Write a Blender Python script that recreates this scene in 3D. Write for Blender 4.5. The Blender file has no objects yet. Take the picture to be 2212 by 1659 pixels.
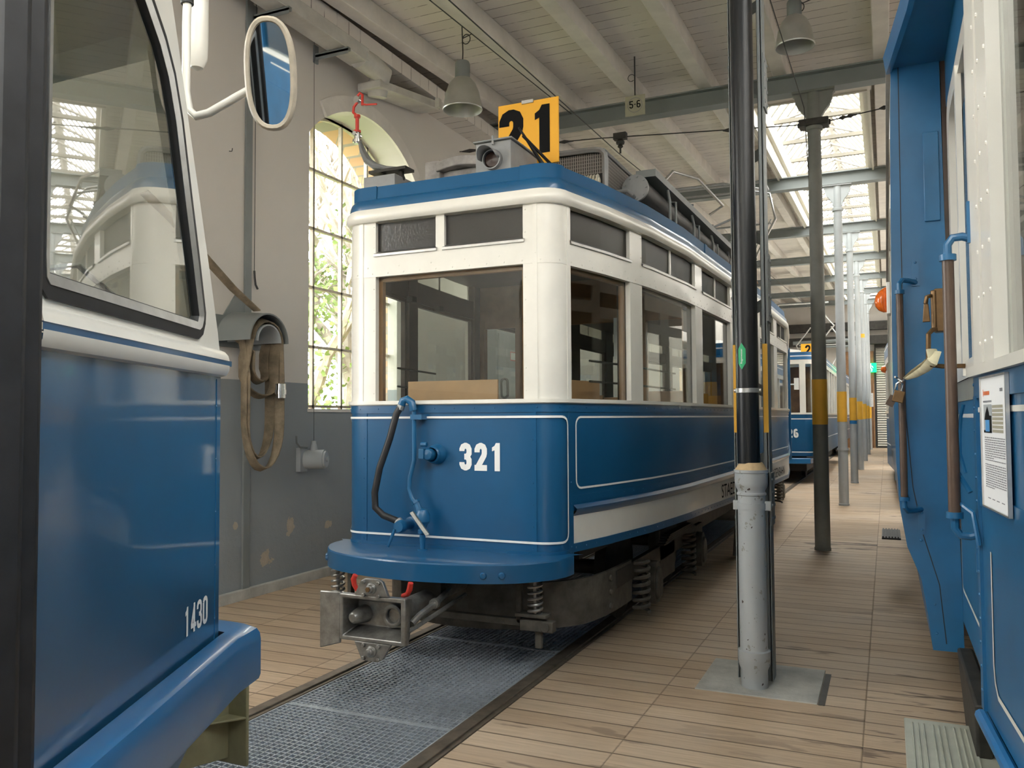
import bpy, bmesh, math, random
import numpy as np
from mathutils import Vector, Matrix
random.seed(7)
PI = math.pi
sc = bpy.context.scene
col = sc.collection

# ------------------------------------------------------------------ camera
cam_d = bpy.data.cameras.new('camera'); cam = bpy.data.objects.new('camera', cam_d); col.objects.link(cam)
cam_d.sensor_width = 36.0; cam_d.lens = 1786.0 / 2212 * 36.0; cam_d.clip_start = 0.05; cam_d.clip_end = 300
CR = ((0.91100785, 0.41235239, -0.00549521), (-0.0220611, 0.03542459, -0.99912882), (-0.41179849, 0.91033544, 0.04136902))
m = Matrix(((CR[0][0], -CR[1][0], -CR[2][0], 0), (CR[0][1], -CR[1][1], -CR[2][1], 0), (CR[0][2], -CR[1][2], -CR[2][2], 1.5), (0, 0, 0, 1)))
cam.matrix_world = m
sc.camera = cam
# ------------------------------------------------------------------ world, view
sc.view_settings.view_transform = 'Standard'; sc.view_settings.look = 'None'
sc.view_settings.exposure = 2.05; sc.view_settings.gamma = 1; sc.view_settings.use_curve_mapping = False
w = bpy.data.worlds.new('sky'); sc.world = w; w.use_nodes = True
bg = w.node_tree.nodes['Background']; bg.inputs[0].default_value = (1.0, 0.985, 0.96, 1); bg.inputs[1].default_value = 3.2
sc.cycles.max_bounces = 10; sc.cycles.diffuse_bounces = 6; sc.cycles.glossy_bounces = 5
sc.cycles.transparent_max_bounces = 24; sc.cycles.transmission_bounces = 6
sc.cycles.caustics_reflective = False; sc.cycles.caustics_refractive = False
sc.cycles.use_denoising = True
sc.cycles.sample_clamp_indirect = 6.0
def portal(name, loc, rot, sx, sy):
    l = bpy.data.lights.new(name, 'AREA'); l.shape = 'RECTANGLE'; l.size = sx; l.size_y = sy
    l.cycles.is_portal = True
    o = bpy.data.objects.new(name, l); o.location = loc; o.rotation_euler = rot; col.objects.link(o)
SLOPE = 0.045
def rise(y): return SLOPE * (y - 9.97)
portal('skylight_daylight', (-0.875, 26.4, 5.75 + rise(26.4)), (math.atan(SLOPE), 0, 0), 1.5, 31.2)
portal('near_skylight_daylight', (-2.0, -2.75, 5.3), (0, 0, 0), 3.8, 4.6)  # portal for the unseen roof light sized for the foreground
portal('near_right_daylight', (3.3, -0.5, 5.35), (0, 0, 0), 4.2, 9.0)  # portal for the added roof light beside the camera
portal('window_daylight', (-5.36, 7.24, 3.1), (0, -PI / 2, 0), 3.1, 1.9)
portal('gate_daylight', (-3.3, -5.9, 1.3), (PI / 2, 0, 0), 2.0, 2.4)
portal('right_skylight_daylight', (4.65, 26.4, 5.75 + rise(26.4)), (math.atan(SLOPE), 0, 0), 3.3, 31.2)  # portal for the added roof light over the right track

# ------------------------------------------------------------------ materials
MATS = {}
def nt(name):
    mt = bpy.data.materials.new(name); mt.use_nodes = True
    t = mt.node_tree; b = t.nodes['Principled BSDF']; MATS[name] = mt
    return mt, t, b
def N(t, typ, **k):
    n = t.nodes.new(typ)
    for a, v in k.items():
        if a.startswith('i_'):
            key = a[2:]; key = int(key) if key.isdigit() else key.replace('_', ' ')
            n.inputs[key].default_value = v
        else: setattr(n, a, v)
    return n
def L(t, a, b): t.links.new(a, b)
def ramp(t, fac, stops):
    r = t.nodes.new('ShaderNodeValToRGB'); e = r.color_ramp.elements
    while len(e) < len(stops): e.new(0.5)
    for i, (p, c) in enumerate(stops): e[i].position = p; e[i].color = (*c, 1) if len(c) == 3 else c
    L(t, fac, r.inputs[0]); return r.outputs[0]
def mixc(t, f, a, b, mode='MIX'):
    n = t.nodes.new('ShaderNodeMix'); n.data_type = 'RGBA'; n.blend_type = mode
    for s, v in ((n.inputs[0], f), (n.inputs[6], a), (n.inputs[7], b)):
        if isinstance(v, (int, float)): s.default_value = v
        elif isinstance(v, tuple): s.default_value = (*v, 1)
        else: L(t, v, s)
    return n.outputs[2]
def math_(t, op, a, b=0.0, clamp=False):
    n = t.nodes.new('ShaderNodeMath'); n.operation = op; n.use_clamp = clamp
    for s, v in ((n.inputs[0], a), (n.inputs[1], b)):
        if isinstance(v, (int, float)): s.default_value = v
        else: L(t, v, s)
    return n.outputs[0]
def coords(t, scale=(1, 1, 1)):
    g = t.nodes.new('ShaderNodeNewGeometry'); mp = t.nodes.new('ShaderNodeMapping')
    mp.inputs['Scale'].default_value = scale; L(t, g.outputs['Position'], mp.inputs[0]); return mp.outputs[0]
def noise(t, vec, scale, detail=4, rough=0.6):
    n = t.nodes.new('ShaderNodeTexNoise'); n.inputs['Scale'].default_value = scale
    n.inputs['Detail'].default_value = detail; n.inputs['Roughness'].default_value = rough
    L(t, vec, n.inputs['Vector']); return n.outputs[0]
def simple(name, c, rough=0.5, metal=0.0, var=0.12, vscale=6.0, spec=0.5, coat=0.0, bump=0.0, bscale=40):
    mt, t, b = nt(name)
    nz = noise(t, coords(t), vscale)
    d = tuple(x * (1 - var) for x in c); l = tuple(min(1, x * (1 + var)) for x in c)
    L(t, ramp(t, nz, [(0.3, d), (0.7, l)]), b.inputs['Base Color'])
    b.inputs['Roughness'].default_value = rough; b.inputs['Metallic'].default_value = metal
    b.inputs['Specular IOR Level'].default_value = spec; b.inputs['Coat Weight'].default_value = coat
    b.inputs['Coat Roughness'].default_value = 0.06
    if bump:
        bp = N(t, 'ShaderNodeBump', i_Strength=bump, i_Distance=0.01); L(t, noise(t, coords(t), bscale), bp.inputs['Height']); L(t, bp.outputs[0], b.inputs['Normal'])
    return mt
simple('blue', (0.009, 0.090, 0.215), 0.32, var=0.08, vscale=2.5, coat=0.35)
simple('blue_satin', (0.009, 0.090, 0.215), 0.55, var=0.08, vscale=2.5, spec=0.2)
simple('blue_gloss', (0.016, 0.098, 0.21), 0.30, var=0.12, vscale=3.0, coat=1.0)
simple('blue_old', (0.010, 0.110, 0.25), 0.42, var=0.16, vscale=3.0, coat=0.25)
simple('blue_bright', (0.014, 0.145, 0.36), 0.30, var=0.08, vscale=3.0, coat=0.4)
simple('cream', (0.80, 0.775, 0.71), 0.32, var=0.06, vscale=3, coat=0.3)
simple('white', (0.78, 0.77, 0.73), 0.35, var=0.04, coat=0.3)
simple('stripe', (0.86, 0.87, 0.86), 0.5, var=0.02)
simple('alu', (0.55, 0.55, 0.54), 0.33, 0.9, var=0.1, vscale=20)
simple('chrome', (0.75, 0.75, 0.75), 0.12, 1.0, var=0.03)
simple('steel', (0.30, 0.295, 0.28), 0.38, 0.75, var=0.3, vscale=18)
simple('rail_steel', (0.20, 0.165, 0.13), 0.5, 0.5, var=0.25, vscale=12)
simple('dark_metal', (0.042, 0.039, 0.034), 0.6, 0.3, var=0.4, vscale=9)
simple('dusty_metal', (0.095, 0.088, 0.075), 0.7, 0.2, var=0.45, vscale=9)
simple('black', (0.012, 0.012, 0.013), 0.55, var=0.3)
simple('black_gloss', (0.010, 0.011, 0.013), 0.34, var=0.2, spec=0.4)
simple('rubber', (0.020, 0.020, 0.022), 0.5, var=0.3, vscale=15)
simple('red', (0.62, 0.045, 0.03), 0.4, var=0.08)
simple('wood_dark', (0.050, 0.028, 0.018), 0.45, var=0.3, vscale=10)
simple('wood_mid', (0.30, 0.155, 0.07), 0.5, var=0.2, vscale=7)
simple('wood_light', (0.42, 0.24, 0.12), 0.5, var=0.12, vscale=6)
simple('wood_grey', (0.30, 0.28, 0.27), 0.8, var=0.35, vscale=9)
simple('grey_paint', (0.20, 0.215, 0.215), 0.5, var=0.07, vscale=3)
simple('grey_light', (0.40, 0.425, 0.44), 0.5, var=0.07, vscale=4)
simple('beam_grey', (0.215, 0.235, 0.235), 0.55, var=0.08, vscale=2)
simple('pillar_dark', (0.19, 0.195, 0.18), 0.6, var=0.12, vscale=5)  # column grey with shade painted in; the tram's door rail borrows it
simple('lamp_metal', (0.46, 0.455, 0.43), 0.38, 0.55, var=0.06, vscale=8)
simple('roof_grey', (0.27, 0.275, 0.28), 0.5, 0.2, var=0.12, vscale=8)
simple('yellow', (0.88, 0.43, 0.02), 0.5, var=0.02)
simple('yellow_band', (0.80, 0.43, 0.04), 0.55, var=0.06)
simple('orange', (0.80, 0.15, 0.01), 0.2, var=0.25, vscale=30, coat=0.6)
simple('orange_card', (0.85, 0.20, 0.05), 0.5, var=0.03)
simple('white_duct', (0.52, 0.50, 0.46), 0.6, var=0.12, vscale=5)
simple('cable_dark', (0.03, 0.027, 0.025), 0.6, var=0.2)
simple('hose_canvas', (0.235, 0.185, 0.125), 0.85, var=0.38, vscale=9, bump=0.25, bscale=90)
simple('webbing', (0.72, 0.66, 0.45), 0.8, var=0.12, vscale=30)
simple('handrail_brown', (0.085, 0.052, 0.035), 0.4, var=0.2, vscale=16)
simple('brass', (0.17, 0.10, 0.045), 0.42, 0.6, var=0.3, vscale=20)
simple('seat_red', (0.16, 0.025, 0.02), 0.6, var=0.2)
simple('paper', (0.86, 0.87, 0.88), 0.5, var=0.01)
simple('ink', (0.008, 0.008, 0.009), 0.85, var=0.05, spec=0.15)
simple('ink_soft', (0.22, 0.22, 0.24), 0.7, var=0.05)
simple('sign_grey', (0.36, 0.34, 0.26), 0.6, var=0.08, vscale=9)
simple('concrete', (0.46, 0.45, 0.41), 0.9, var=0.22, vscale=5, bump=0.3, bscale=60)
simple('sand', (0.58, 0.42, 0.24), 0.9, var=0.1, vscale=30)
simple('green_sticker', (0.015, 0.36, 0.14), 0.5, var=0.03)
simple('khaki', (0.27, 0.255, 0.15), 0.6, 0.1, var=0.18, vscale=8)
simple('step_grey', (0.40, 0.41, 0.34), 0.5, 0.1, var=0.12, vscale=6)
simple('insulator', (0.66, 0.62, 0.52), 0.3, var=0.15, vscale=40)
simple('bark', (0.34, 0.31, 0.27), 0.9, var=0.3)
simple('leaf', (0.24, 0.34, 0.12), 0.7, var=0.4, vscale=3)
simple('lawn', (0.12, 0.17, 0.06), 0.9, var=0.3)
simple('mirror_case', (0.48, 0.42, 0.33), 0.5, var=0.22, vscale=14)
simple('pit', (0.06, 0.06, 0.06), 0.95)
simple('photo_blue', (0.08, 0.30, 0.62), 0.5, var=0.1, vscale=60)
simple('shutter', (0.62, 0.60, 0.52), 0.45, 0.1, var=0.06)
simple('brown_door', (0.30, 0.16, 0.08), 0.6, var=0.2, vscale=3)
simple('skylight_bar', (0.60, 0.57, 0.49), 0.6, var=0.03)
simple('glazing_bar', (0.16, 0.145, 0.115), 0.7, var=0.05)
simple('lens_dark', (0.035, 0.018, 0.014), 0.3, var=0.1)
simple('grating_steel', (0.48, 0.52, 0.57), 0.45, 0.35, var=0.15, vscale=25)

# mirror
mt, t, b = nt('mirror'); b.inputs['Metallic'].default_value = 1; b.inputs['Roughness'].default_value = 0.02; b.inputs['Base Color'].default_value = (0.7, 0.72, 0.74, 1)
# glass : transparent + fresnel mirror
def glass(name, tint=(0.9, 0.92, 0.9), rough=0.015, ior=1.5, wav=0.0):
    mt, t, b = nt(name); t.nodes.remove(b)
    out = t.nodes['Material Output']
    tr = N(t, 'ShaderNodeBsdfTransparent'); tr.inputs[0].default_value = (*tint, 1)
    gl = N(t, 'ShaderNodeBsdfGlossy'); gl.inputs['Roughness'].default_value = rough; gl.inputs[0].default_value = (1, 1, 1, 1)
    f0 = ((ior - 1) / (ior + 1)) ** 2
    geo = N(t, 'ShaderNodeNewGeometry'); dt = N(t, 'ShaderNodeVectorMath', operation='DOT_PRODUCT'); L(t, geo.outputs['Normal'], dt.inputs[0]); L(t, geo.outputs['Incoming'], dt.inputs[1])
    om = math_(t, 'SUBTRACT', 1.0, math_(t, 'ABSOLUTE', dt.outputs['Value']), True)
    fac = math_(t, 'ADD', f0, math_(t, 'MULTIPLY', math_(t, 'POWER', om, 5.0), 1 - f0), True)
    if wav:
        bp = N(t, 'ShaderNodeBump', i_Strength=wav, i_Distance=0.02); L(t, noise(t, coords(t), 2.0, 1), bp.inputs['Height']); L(t, bp.outputs[0], gl.inputs['Normal'])
    mx = N(t, 'ShaderNodeMixShader'); L(t, fac, mx.inputs[0]); L(t, tr.outputs[0], mx.inputs[1]); L(t, gl.outputs[0], mx.inputs[2]); L(t, mx.outputs[0], out.inputs[0])
    return mt
glass('glass', ior=1.38); glass('glass_cab', (0.78, 0.84, 0.78), ior=3.4, wav=0.02)
glass('window_glass', (0.96, 0.97, 0.96), ior=1.3)
# frosted glass
mt, t, b = nt('frosted'); t.nodes.remove(b); out = t.nodes['Material Output']
tl = N(t, 'ShaderNodeBsdfTranslucent'); tl.inputs[0].default_value = (0.50, 0.49, 0.45, 1)
trp = N(t, 'ShaderNodeBsdfTransparent'); trp.inputs[0].default_value = (0.55, 0.54, 0.5, 1)
gl = N(t, 'ShaderNodeBsdfGlossy'); gl.inputs['Roughness'].default_value = 0.22
bp = N(t, 'ShaderNodeBump', i_Strength=0.6, i_Distance=0.004); L(t, noise(t, coords(t), 70, 2), bp.inputs['Height']); L(t, bp.outputs[0], gl.inputs['Normal'])
m1 = N(t, 'ShaderNodeMixShader', i_0=0.25); L(t, tl.outputs[0], m1.inputs[1]); L(t, trp.outputs[0], m1.inputs[2])
m2 = N(t, 'ShaderNodeMixShader', i_0=0.07); L(t, m1.outputs[0], m2.inputs[1]); L(t, gl.outputs[0], m2.inputs[2]); L(t, m2.outputs[0], out.inputs[0])
# skylight glass (milky wired glass)
mt, t, b = nt('roof_glass'); t.nodes.remove(b); out = t.nodes['Material Output']
tl = N(t, 'ShaderNodeBsdfTranslucent'); tl.inputs[0].default_value = (0.9, 0.93, 0.93, 1)
trp = N(t, 'ShaderNodeBsdfTransparent'); trp.inputs[0].default_value = (0.93, 0.96, 0.95, 1)
m1 = N(t, 'ShaderNodeMixShader', i_0=0.8); L(t, tl.outputs[0], m1.inputs[1]); L(t, trp.outputs[0], m1.inputs[2]); L(t, m1.outputs[0], out.inputs[0])
# emissive signs
def emis(name, c, s):
    mt, t, b = nt(name); b.inputs['Base Color'].default_value = (*c, 1); b.inputs['Emission Color'].default_value = (*c, 1); b.inputs['Emission Strength'].default_value = s
emis('lit_green', (0.0, 0.9, 0.18), 0.6); emis('lit_white', (0.9, 1.0, 0.9), 0.9)

# wooden floor: boards run along X, 0.172 wide
mt, t, b = nt('floor_wood')
pos = coords(t); sx = N(t, 'ShaderNodeSeparateXYZ'); L(t, pos, sx.inputs[0])
yb = math_(t, 'DIVIDE', sx.outputs[1], 0.172); fy = math_(t, 'FLOOR', yb); fr_ = math_(t, 'FRACT', yb)
xb = math_(t, 'DIVIDE', math_(t, 'ADD', sx.outputs[0], 0.13), 1.02); fx = math_(t, 'FLOOR', xb); frx = math_(t, 'FRACT', xb)
cmb = N(t, 'ShaderNodeCombineXYZ'); L(t, fx, cmb.inputs[0]); L(t, fy, cmb.inputs[1])
wn = N(t, 'ShaderNodeTexWhiteNoise', noise_dimensions='2D'); L(t, cmb.outputs[0], wn.inputs[0])
grain = noise(t, coords(t, (1.5, 26, 1)), 2.2, 6, 0.65)
base = mixc(t, wn.outputs[0], (0.53, 0.385, 0.255), (0.66, 0.50, 0.345))
base = mixc(t, math_(t, 'MULTIPLY', ramp(t, grain, [(0.30, (1, 1, 1)), (0.62, (0, 0, 0))]), 0.45), base, (0.20, 0.125, 0.075))
dust = noise(t, coords(t), 0.7, 3)
base = mixc(t, ramp(t, dust, [(0.42, (0, 0, 0)), (0.75, (0.5, 0.5, 0.5))]), base, (0.60, 0.52, 0.43))
wv = N(t, 'ShaderNodeVectorMath', operation='ADD'); L(t, coords(t, (0.9, 4.2, 1)), wv.inputs[0]); L(t, wn.outputs[1], wv.inputs[1])
st = ramp(t, noise(t, wv.outputs[0], 1.6, 4, 0.6), [(0.585, (0, 0, 0)), (0.62, (0.85, 0.85, 0.85))])
near_ = ramp(t, noise(t, coords(t), 0.35, 1), [(0.45, (0, 0, 0)), (0.6, (1, 1, 1))])
base = mixc(t, math_(t, 'MULTIPLY', st, near_), base, (0.075, 0.048, 0.04))
gap = math_(t, 'MAXIMUM', ramp(t, math_(t, 'ABSOLUTE', math_(t, 'SUBTRACT', fr_, 0.5)), [(0.455, (0, 0, 0)), (0.488, (1, 1, 1))]), ramp(t, math_(t, 'ABSOLUTE', math_(t, 'SUBTRACT', frx, 0.5)), [(0.4955, (0, 0, 0)), (0.498, (0.6, 0.6, 0.6))]))
base = mixc(t, math_(t, 'MULTIPLY', gap, 0.75), base, (0.05, 0.033, 0.022))
L(t, base, b.inputs['Base Color']); b.inputs['Roughness'].default_value = 0.62; b.inputs['Specular IOR Level'].default_value = 0.3
bp = N(t, 'ShaderNodeBump', i_Strength=0.5, i_Distance=0.01); L(t, math_(t, 'SUBTRACT', math_(t, 'MULTIPLY', grain, 0.25), gap), bp.inputs['Height']); L(t, bp.outputs[0], b.inputs['Normal'])
# painted board ceiling: boards along X
mt, t, b = nt('ceiling_boards')
pos = coords(t); sx = N(t, 'ShaderNodeSeparateXYZ'); L(t, pos, sx.inputs[0])
yb = math_(t, 'DIVIDE', sx.outputs[1], 0.19); fr_ = math_(t, 'FRACT', yb); fy = math_(t, 'FLOOR', yb)
wn = N(t, 'ShaderNodeTexWhiteNoise', noise_dimensions='1D'); L(t, fy, wn.inputs[1])
brk = noise(t, coords(t, (2.0, 0.6, 1)), 2.6, 4)
g = math_(t, 'MULTIPLY', ramp(t, math_(t, 'ABSOLUTE', math_(t, 'SUBTRACT', fr_, 0.5)), [(0.46, (0, 0, 0)), (0.49, (1, 1, 1))]), ramp(t, brk, [(0.42, (0, 0, 0)), (0.55, (1, 1, 1))]))
base = mixc(t, wn.outputs[0], (0.66, 0.61, 0.56), (0.74, 0.69, 0.635))
crk = ramp(t, noise(t, coords(t, (1.2, 14, 1)), 2.0, 5, 0.7), [(0.66, (0, 0, 0)), (0.72, (1, 1, 1))])
base = mixc(t, math_(t, 'MULTIPLY', crk, 0.6), base, (0.20, 0.165, 0.13))
base = mixc(t, math_(t, 'MULTIPLY', g, 0.85), base, (0.07, 0.055, 0.045))
L(t, base, b.inputs['Base Color']); b.inputs['Roughness'].default_value = 0.8
simple('rafter_white', (0.70, 0.655, 0.61), 0.75, var=0.09, vscale=4)
# wall plaster: upper beige, lower grey, peeling patches with a shape of their own
mt, t, b = nt('wall_plaster')
pos = coords(t); sx = N(t, 'ShaderNodeSeparateXYZ'); L(t, pos, sx.inputs[0])
up = mixc(t, noise(t, pos, 1.2), (0.60, 0.56, 0.52), (0.68, 0.64, 0.59)); lo = mixc(t, noise(t, pos, 1.8), (0.25, 0.27, 0.28), (0.29, 0.31, 0.32))
f = math_(t, 'GREATER_THAN', sx.outputs[2], math_(t, 'ADD', math_(t, 'MULTIPLY', noise(t, pos, 3), 0.004), 1.835))
base = mixc(t, f, lo, up)
nz = math_(t, 'MULTIPLY', math_(t, 'SUBTRACT', noise(t, coords(t, (1, 1, 1)), 7, 4, 0.7), 0.5), 0.28)
pm = None; crack = None
for (py, pz, ry, rz) in ((5.73, 0.28, 0.09, 0.10), (6.05, 0.53, 0.07, 0.09), (6.61, 0.49, 0.085, 0.05), (5.35, 0.62, 0.03, 0.04)):
    dy = math_(t, 'DIVIDE', math_(t, 'SUBTRACT', sx.outputs[1], py), ry); dz = math_(t, 'DIVIDE', math_(t, 'SUBTRACT', sx.outputs[2], pz), rz)
    d = math_(t, 'SQRT', math_(t, 'ADD', math_(t, 'MULTIPLY', dy, dy), math_(t, 'MULTIPLY', dz, dz)))
    q = math_(t, 'LESS_THAN', math_(t, 'ADD', d, math_(t, 'MULTIPLY', nz, 9)), 0.75)
    pm = q if pm is None else math_(t, 'MAXIMUM', pm, q)
base = mixc(t, pm, base, mixc(t, noise(t, pos, 30), (0.38, 0.31, 0.23), (0.52, 0.45, 0.37)))
L(t, base, b.inputs['Base Color']); b.inputs['Roughness'].default_value = 0.75
low = ramp(t, sx.outputs[2], [(0.55, (1, 1, 1)), (0.9, (0, 0, 0))])
hgt = math_(t, 'ADD', math_(t, 'MULTIPLY', noise(t, pos, 2.2, 3), 0.5), math_(t, 'SUBTRACT', math_(t, 'MULTIPLY', math_(t, 'MULTIPLY', low, noise(t, pos, 5, 4)), 1.2), math_(t, 'MULTIPLY', pm, 1.0)))
bp = N(t, 'ShaderNodeBump', i_Strength=0.5, i_Distance=0.03); L(t, hgt, bp.inputs['Height']); L(t, bp.outputs[0], b.inputs['Normal'])
# brick
mt, t, b = nt('brick')
pos = coords(t); s_ = N(t, 'ShaderNodeSeparateXYZ'); L(t, pos, s_.inputs[0]); cb = N(t, 'ShaderNodeCombineXYZ')
L(t, math_(t, 'ADD', s_.outputs[0], s_.outputs[1]), cb.inputs[0]); L(t, s_.outputs[2], cb.inputs[1])
br = N(t, 'ShaderNodeTexBrick', i_Scale=1.0); L(t, cb.outputs[0], br.inputs[0])
br.inputs['Color1'].default_value = (0.60, 0.40, 0.24, 1); br.inputs['Color2'].default_value = (0.50, 0.30, 0.18, 1); br.inputs['Mortar'].default_value = (0.30, 0.27, 0.24, 1)
br.inputs['Brick Width'].default_value = 0.25; br.inputs['Row Height'].default_value = 0.078; br.inputs['Mortar Size'].default_value = 0.008
L(t, br.outputs[0], b.inputs['Base Color']); b.inputs['Roughness'].default_value = 0.9
# chipped grey cast iron
mt, t, b = nt('chipped_grey')
pos = coords(t)
base = mixc(t, noise(t, pos, 5), (0.36, 0.38, 0.39), (0.42, 0.44, 0.45))
base = mixc(t, ramp(t, noise(t, pos, 14, 3, 0.7), [(0.64, (0, 0, 0)), (0.66, (1, 1, 1))]), base, (0.27, 0.27, 0.24))
base = mixc(t, ramp(t, noise(t, coords(t, (1, 1, 0.9)), 27, 2, 0.5), [(0.70, (0, 0, 0)), (0.71, (1, 1, 1))]), base, (0.05, 0.03, 0.025))
L(t, base, b.inputs['Base Color']); b.inputs['Roughness'].default_value = 0.45
# coil / mesh grille for resistors
mt, t, b = nt('grille')
s_ = N(t, 'ShaderNodeSeparateXYZ'); L(t, coords(t), s_.inputs[0])
a1 = math_(t, 'FRACT', math_(t, 'MULTIPLY', math_(t, 'ADD', s_.outputs[0], s_.outputs[1]), 60)); a2 = math_(t, 'FRACT', math_(t, 'MULTIPLY', s_.outputs[2], 40))
g = math_(t, 'MAXIMUM', math_(t, 'GREATER_THAN', a1, 0.6), math_(t, 'GREATER_THAN', a2, 0.85))
L(t, mixc(t, g, (0.05, 0.045, 0.04), (0.28, 0.26, 0.24)), b.inputs['Base Color']); b.inputs['Roughness'].default_value = 0.7
def M(n): return MATS[n]

# ------------------------------------------------------------------ mesh helper
class MB:
    def __init__(s): s.v = []; s.f = []
    def add(s, vs, fs):
        o = len(s.v); s.v += [tuple(map(float, p)) for p in vs]; s.f += [tuple(i + o for i in f) for f in fs]; return s
    def box(s, x0, x1, y0, y1, z0, z1, rot=None, c=None):
        vs = [(x, y, z) for z in (z0, z1) for y in (y0, y1) for x in (x0, x1)]
        if rot is not None:
            R = Matrix.Rotation(rot[0], 4, rot[1]); cc = Vector(c) if c else Vector(((x0 + x1) / 2, (y0 + y1) / 2, (z0 + z1) / 2))
            vs = [tuple(R @ (Vector(p) - cc) + cc) for p in vs]
        return s.add(vs, [(0, 2, 3, 1), (4, 5, 7, 6), (0, 1, 5, 4), (2, 6, 7, 3), (0, 4, 6, 2), (1, 3, 7, 5)])
    def hexa(s, bot, top):
        n = len(bot)
        return s.add(list(bot) + list(top), [tuple(range(n - 1, -1, -1)), tuple(range(n, 2 * n))] + [(i, (i + 1) % n, n + (i + 1) % n, n + i) for i in range(n)])
    def tube(s, pts, r, seg=10, cap=True, flat=None):
        pts = [Vector(p) for p in pts]; rs = r if isinstance(r, (list, tuple)) else [r] * len(pts)
        base = len(s.v); up = Vector((0, 0, 1)); prev = None
        for i, p in enumerate(pts):
            d = (pts[min(i + 1, len(pts) - 1)] - pts[max(i - 1, 0)]).normalized()
            if prev is None:
                a = d.cross(up) if abs(d.z) < 0.95 else d.cross(Vector((1, 0, 0)))
            else: a = prev - d * prev.dot(d)
            a.normalize(); prev = a; b_ = d.cross(a)
            for k in range(seg):
                th = 2 * PI * k / seg
                if flat: q = p + a * math.cos(th) * rs[i] + b_ * math.sin(th) * rs[i] * flat
                else: q = p + a * math.cos(th) * rs[i] + b_ * math.sin(th) * rs[i]
                s.v.append(tuple(q))
        for i in range(len(pts) - 1):
            for k in range(seg):
                a0 = base + i * seg + k; a1 = base + i * seg + (k + 1) % seg
                s.f.append((a0, a1, a1 + seg, a0 + seg))
        if cap:
            s.f.append(tuple(base + k for k in range(seg - 1, -1, -1))); e = base + (len(pts) - 1) * seg; s.f.append(tuple(e + k for k in range(seg)))
        return s
    def cyl(s, a, b, r, seg=16, r2=None): return s.tube([a, b], [r, r if r2 is None else r2], seg)
    def lathe(s, c, prof, seg=24, axis='Z'):
        base = len(s.v); c = Vector(c)
        for (r, h) in prof:
            for k in range(seg):
                th = 2 * PI * k / seg; x, y = r * math.cos(th), r * math.sin(th)
                p = {'Z': (x, y, h), 'Y': (x, h, y), 'X': (h, x, y)}[axis]; s.v.append(tuple(c + Vector(p)))
        for i in range(len(prof) - 1):
            for k in range(seg):
                a0 = base + i * seg + k; a1 = base + i * seg + (k + 1) % seg; s.f.append((a0, a1, a1 + seg, a0 + seg))
        return s
    def dome(s, c, r, n, seg=6, h=None):
        h = h or r * 0.6; n = Vector(n).normalized(); a = n.cross(Vector((0, 0, 1)))
        if a.length < 0.1: a = n.cross(Vector((1, 0, 0)))
        a.normalize(); b_ = n.cross(a); c = Vector(c); vs = []
        for rr, hh in ((1, 0), (0.75, 0.7)):
            for k in range(seg): th = 2 * PI * k / seg; vs.append(tuple(c + (a * math.cos(th) + b_ * math.sin(th)) * r * rr + n * h * hh))
        vs.append(tuple(c + n * h)); fs = [(k, (k + 1) % seg, seg + (k + 1) % seg, seg + k) for k in range(seg)] + [(seg + k, seg + (k + 1) % seg, 2 * seg) for k in range(seg)]
        return s.add(vs, fs)
    def spring(s, c, r, z0, z1, turns, wr, seg=6):
        n = turns * 12; pts = [(c[0] + r * math.cos(2 * PI * i / 12), c[1] + r * math.sin(2 * PI * i / 12), z0 + (z1 - z0) * i / n) for i in range(n + 1)]
        return s.tube(pts, wr, seg)
    def build(s, name, mat, parent=None, smooth=True, bevel=0.0, loc=None):
        me = bpy.data.meshes.new(name); me.from_pydata(s.v, [], s.f); me.update()
        bm = bmesh.new(); bm.from_mesh(me); bmesh.ops.recalc_face_normals(bm, faces=bm.faces); bm.to_mesh(me); bm.free()
        o = bpy.data.objects.new(name, me); col.objects.link(o)
        if isinstance(mat, str): mat = M(mat)
        me.materials.append(mat)
        if smooth:
            for p in me.polygons: p.use_smooth = True
            me.set_sharp_from_angle(angle=math.radians(35))
        if bevel:
            md = o.modifiers.new('bevel', 'BEVEL'); md.width = bevel; md.segments = 2; md.limit_method = 'ANGLE'; md.angle_limit = math.radians(40)
        if parent is not None:
            o.parent = parent
            o.matrix_parent_inverse = Matrix.Translation(parent_world(parent)).inverted()
        return o
def parent_world(p): return Vector(p.location) if p.parent is None else Vector((0, 0, 0))
def thing(name, label, cat, loc=(0, 0, 0), group=None):
    o = bpy.data.objects.new(name, None); col.objects.link(o); o.location = loc; o.empty_display_size = 0.2
    o['label'] = label; o['category'] = cat
    if group: o['group'] = group
    return o
def tag(o, label, cat, group=None, kind=None):
    o['label'] = label; o['category'] = cat
    if group: o['group'] = group
    if kind: o['kind'] = kind
    return o
def struct(o, label=None):
    o['kind'] = 'structure'
    if label: o['label'] = label
    return o
def lab(o, label): o['label'] = label; return o
def copy_tree(o, parent=None, off=None):
    c = o.copy(); col.objects.link(c)
    if parent is not None: c.parent = parent
    elif off: c.location = Vector(o.location) + Vector(off)
    for ch in list(o.children): copy_tree(ch, c)
    return c

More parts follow.
